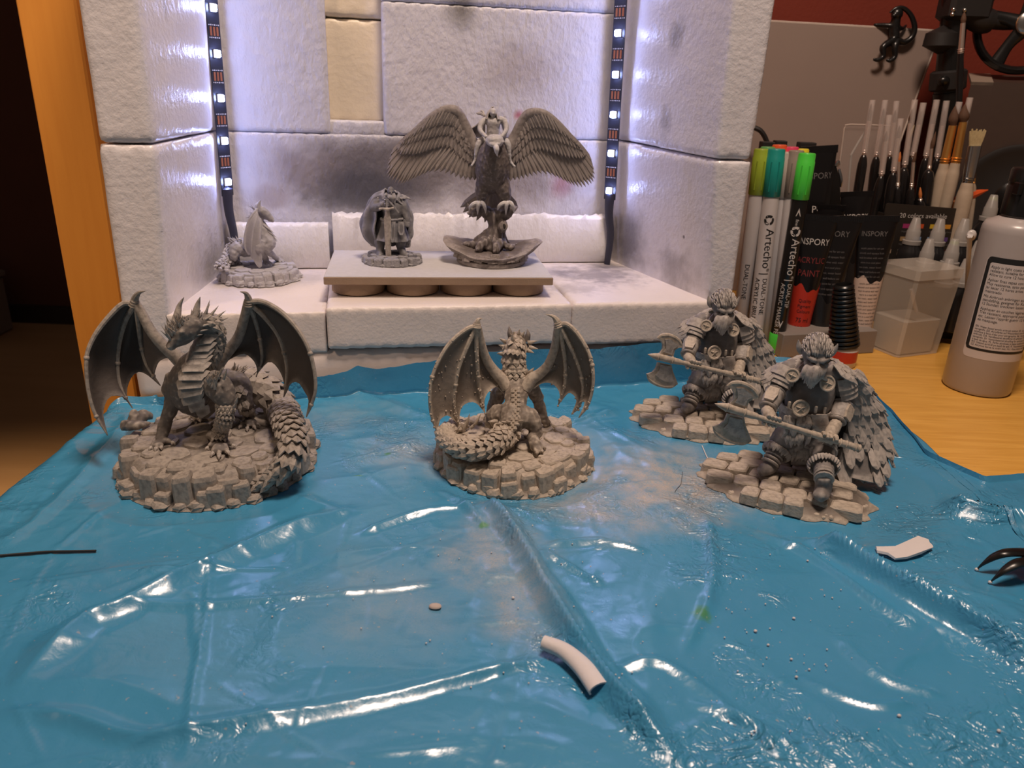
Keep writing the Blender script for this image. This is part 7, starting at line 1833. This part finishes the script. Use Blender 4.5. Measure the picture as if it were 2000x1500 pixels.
m = MB(); m.lathe(cc + fn_ * .1, [(2.0, 0), (1.6, .35), (.3, .5)], 32, fn_); put('dust_cap', m, BLACKP, ring_)

# ================================================================== small things lying on the sheet
def sh_z(x, y): return float(sheet_h(np.array([[x]]), np.array([[y]]))[0, 0]) + .03
def onsheet(px, py, lift=0.0):
    p = on(px, py, .2); z = sh_z(p[0], p[1]); p = on(px, py, z); p[2] = sh_z(p[0], p[1]) + lift; return p
CLAY = plain('white_modelling_clay', (.70, .66, .66), .5, .04, 200, .01, 600)
a, b, c, d_ = [onsheet(x, y, .24) for x, y in ((1060, 1272), (1100, 1288), (1138, 1310), (1166, 1330))]
zz = sorted((a[2], b[2], c[2], d_[2]))[2] + .03
for q in (a, b, c, d_): q[2] = zz
t = thing('clay_roll', c - np.array([0, 0, .2]), 'short white rolled strip of clay at the lower middle of the sheet', 'clay')
n = 14; P = spline([a, b, c, d_ + np.array([.12, -.12, 0])], 5); T, N, B = frames(P); G = []
for i, p in enumerate(P):
    tn = T[i]; sd_ = unit(np.cross(tn, (0, 0, 1))); w_ = lerp(.26, .44, i / (len(P) - 1)); G.append([p + sd_ * (w_ * math.cos(s)) + np.array([0, 0, .26 * math.sin(s)]) for s in np.linspace(-.5, 3.3, n)])
m = MB(); m.shell(np.array(G), .07); put('clay_curl', m, CLAY, t)
E7 = lambda cx, cy, l=0: onsheet(1340 + cx / 2.083, 780 + cy / 2.083, l)
t = thing('clay_scrap', E7(890, 605), 'flat white scrap of clay lying right of the nearer warrior', 'clay')
up_ = [(770, 603), (800, 604), (850, 598), (900, 578), (942, 562), (985, 572)]; lo_ = [(778, 618), (820, 632), (852, 648), (900, 642), (955, 628), (1003, 605)]
hgt_ = max(E7(x, y)[2] for x, y in up_ + lo_) + .10
G = []
for k in range(7):
    row = []
    for (u, l) in zip(up_, lo_):
        s = k / 6; p = on(1340 + lerp(u[0], l[0], s) / 2.083, 780 + lerp(u[1], l[1], s) / 2.083, hgt_); p[2] = hgt_ + .05 * math.sin(row.__len__() * 1.9 + k); row.append(p)
    G.append(row)
m = MB(); m.shell(np.array(G), .12); put('clay_flake', m, CLAY, t)
t = thing('tweezers', E7(1300, 680), 'black curved tweezers entering at the right edge of the sheet, tips forward', 'tweezers')
def arch(pts):
    out = []
    for (x, y, l) in pts: p = onsheet(min(x, 2080), y); out.append(on(x, y, p[2] + l))
    return out
for pts in (((1908, 1112, .10), (1922, 1100, .5), (1945, 1086, .95), (1975, 1079, 1.15), (2030, 1082, .9), (2100, 1100, .6)), ((1934, 1137, .10), (1948, 1125, .45), (1968, 1110, .85), (1995, 1098, 1.05), (2040, 1096, .8), (2100, 1104, .55))):
    m = MB(); m.tube(arch(pts), [.03, .10, .22, .30, .36, .40], 10, 6, flat=((0, 0, 1), .5)); ar = put('prong', m, BLACKP, t)
    m = MB(); m.ell(arch(pts)[0], (.10, .09, .08)); put('clay_crumb', m, CLAY, ar)
t = thing('thin_stick', onsheet(130, 1080, .1), 'thin dark stick lying on the far left of the sheet', 'stick'); P = [onsheet(x, y, .09) for x, y in ((0, 1088), (40, 1085), (90, 1081), (140, 1080), (188, 1079))]
m = MB(); m.tube(P, .06, 7, 4); put('stick_rod', m, BLACKM, t)
t = thing('white_thread', onsheet(1382, 915, .1), 'short pale thread lying between the two warrior figurines', 'thread'); P = [onsheet(x, y, .05) for x, y in ((1371, 872), (1381, 895), (1393, 918))]
m = MB(); m.tube(P, .035, 6, 4); put('thread_strand', m, CLAY, t)
t = thing('dark_hair', onsheet(1328, 945, .1), 'fine dark hair curled on the dusty part of the sheet', 'hair'); P = [onsheet(x, y, .03) for x, y in ((1333, 922), (1330, 945), (1322, 955), (1318, 962))]
m = MB(); m.tube(P, .012, 5, 4); put('hair_strand', m, BLACKM, t)
t = thing('clay_pellet', onsheet(850, 1187, .05), 'rounded dusty clay pellet lying left of the middle fold', 'clay'); m = MB(); m.ell(onsheet(850, 1187, .08), (.28, .20, .10)); put('pellet', m, plain('dusty_clay', (.5, .42, .38), .7), t)
rg = random.Random(12); m = MB()
spots = [(532, 1207), (640, 1183), (690, 1172), (920, 1345), (838, 905), (852, 912), (1002, 1170), (1012, 1190), (1752, 992), (1577, 1097), (1550, 1210), (1500, 1262), (1545, 1290), (1580, 1310), (1555, 1325), (1755, 1402), (1950, 1430), (1475, 1235), (1455, 1232), (1490, 1300), (1680, 1190), (1700, 1195), (1620, 1225), (1110, 1230), (1200, 1070), (1060, 1020), (1410, 1025), (1405, 1015), (1395, 1010), (1015, 1425), (1760, 1370), (985, 1460), (1600, 1420), (1610, 1165), (1625, 1170), (1612, 1300), (1590, 1300), (480, 1410)]
for (x, y) in spots + [(rg.uniform(1380, 1720), rg.uniform(1000, 1450)) for _ in range(70)] + [(rg.uniform(620, 1300), rg.uniform(890, 1420)) for _ in range(60)]:
    p = onsheet(x, y, .07); s = rg.uniform(.018, .045) * (1.9 if (x, y) in spots[:18] else 1); m.ell(p, (s, s * rg.uniform(.6, 1), s * .7), nu=6, nv=4)
o = put('crumbs', m, CLAY, None, root=(0, 36, 0), smooth=False, kind='stuff'); tag(o, 'scattered white clay crumbs over the right half of the sheet', 'crumbs', kind='stuff')

bpy.data.scenes.remove(TS)
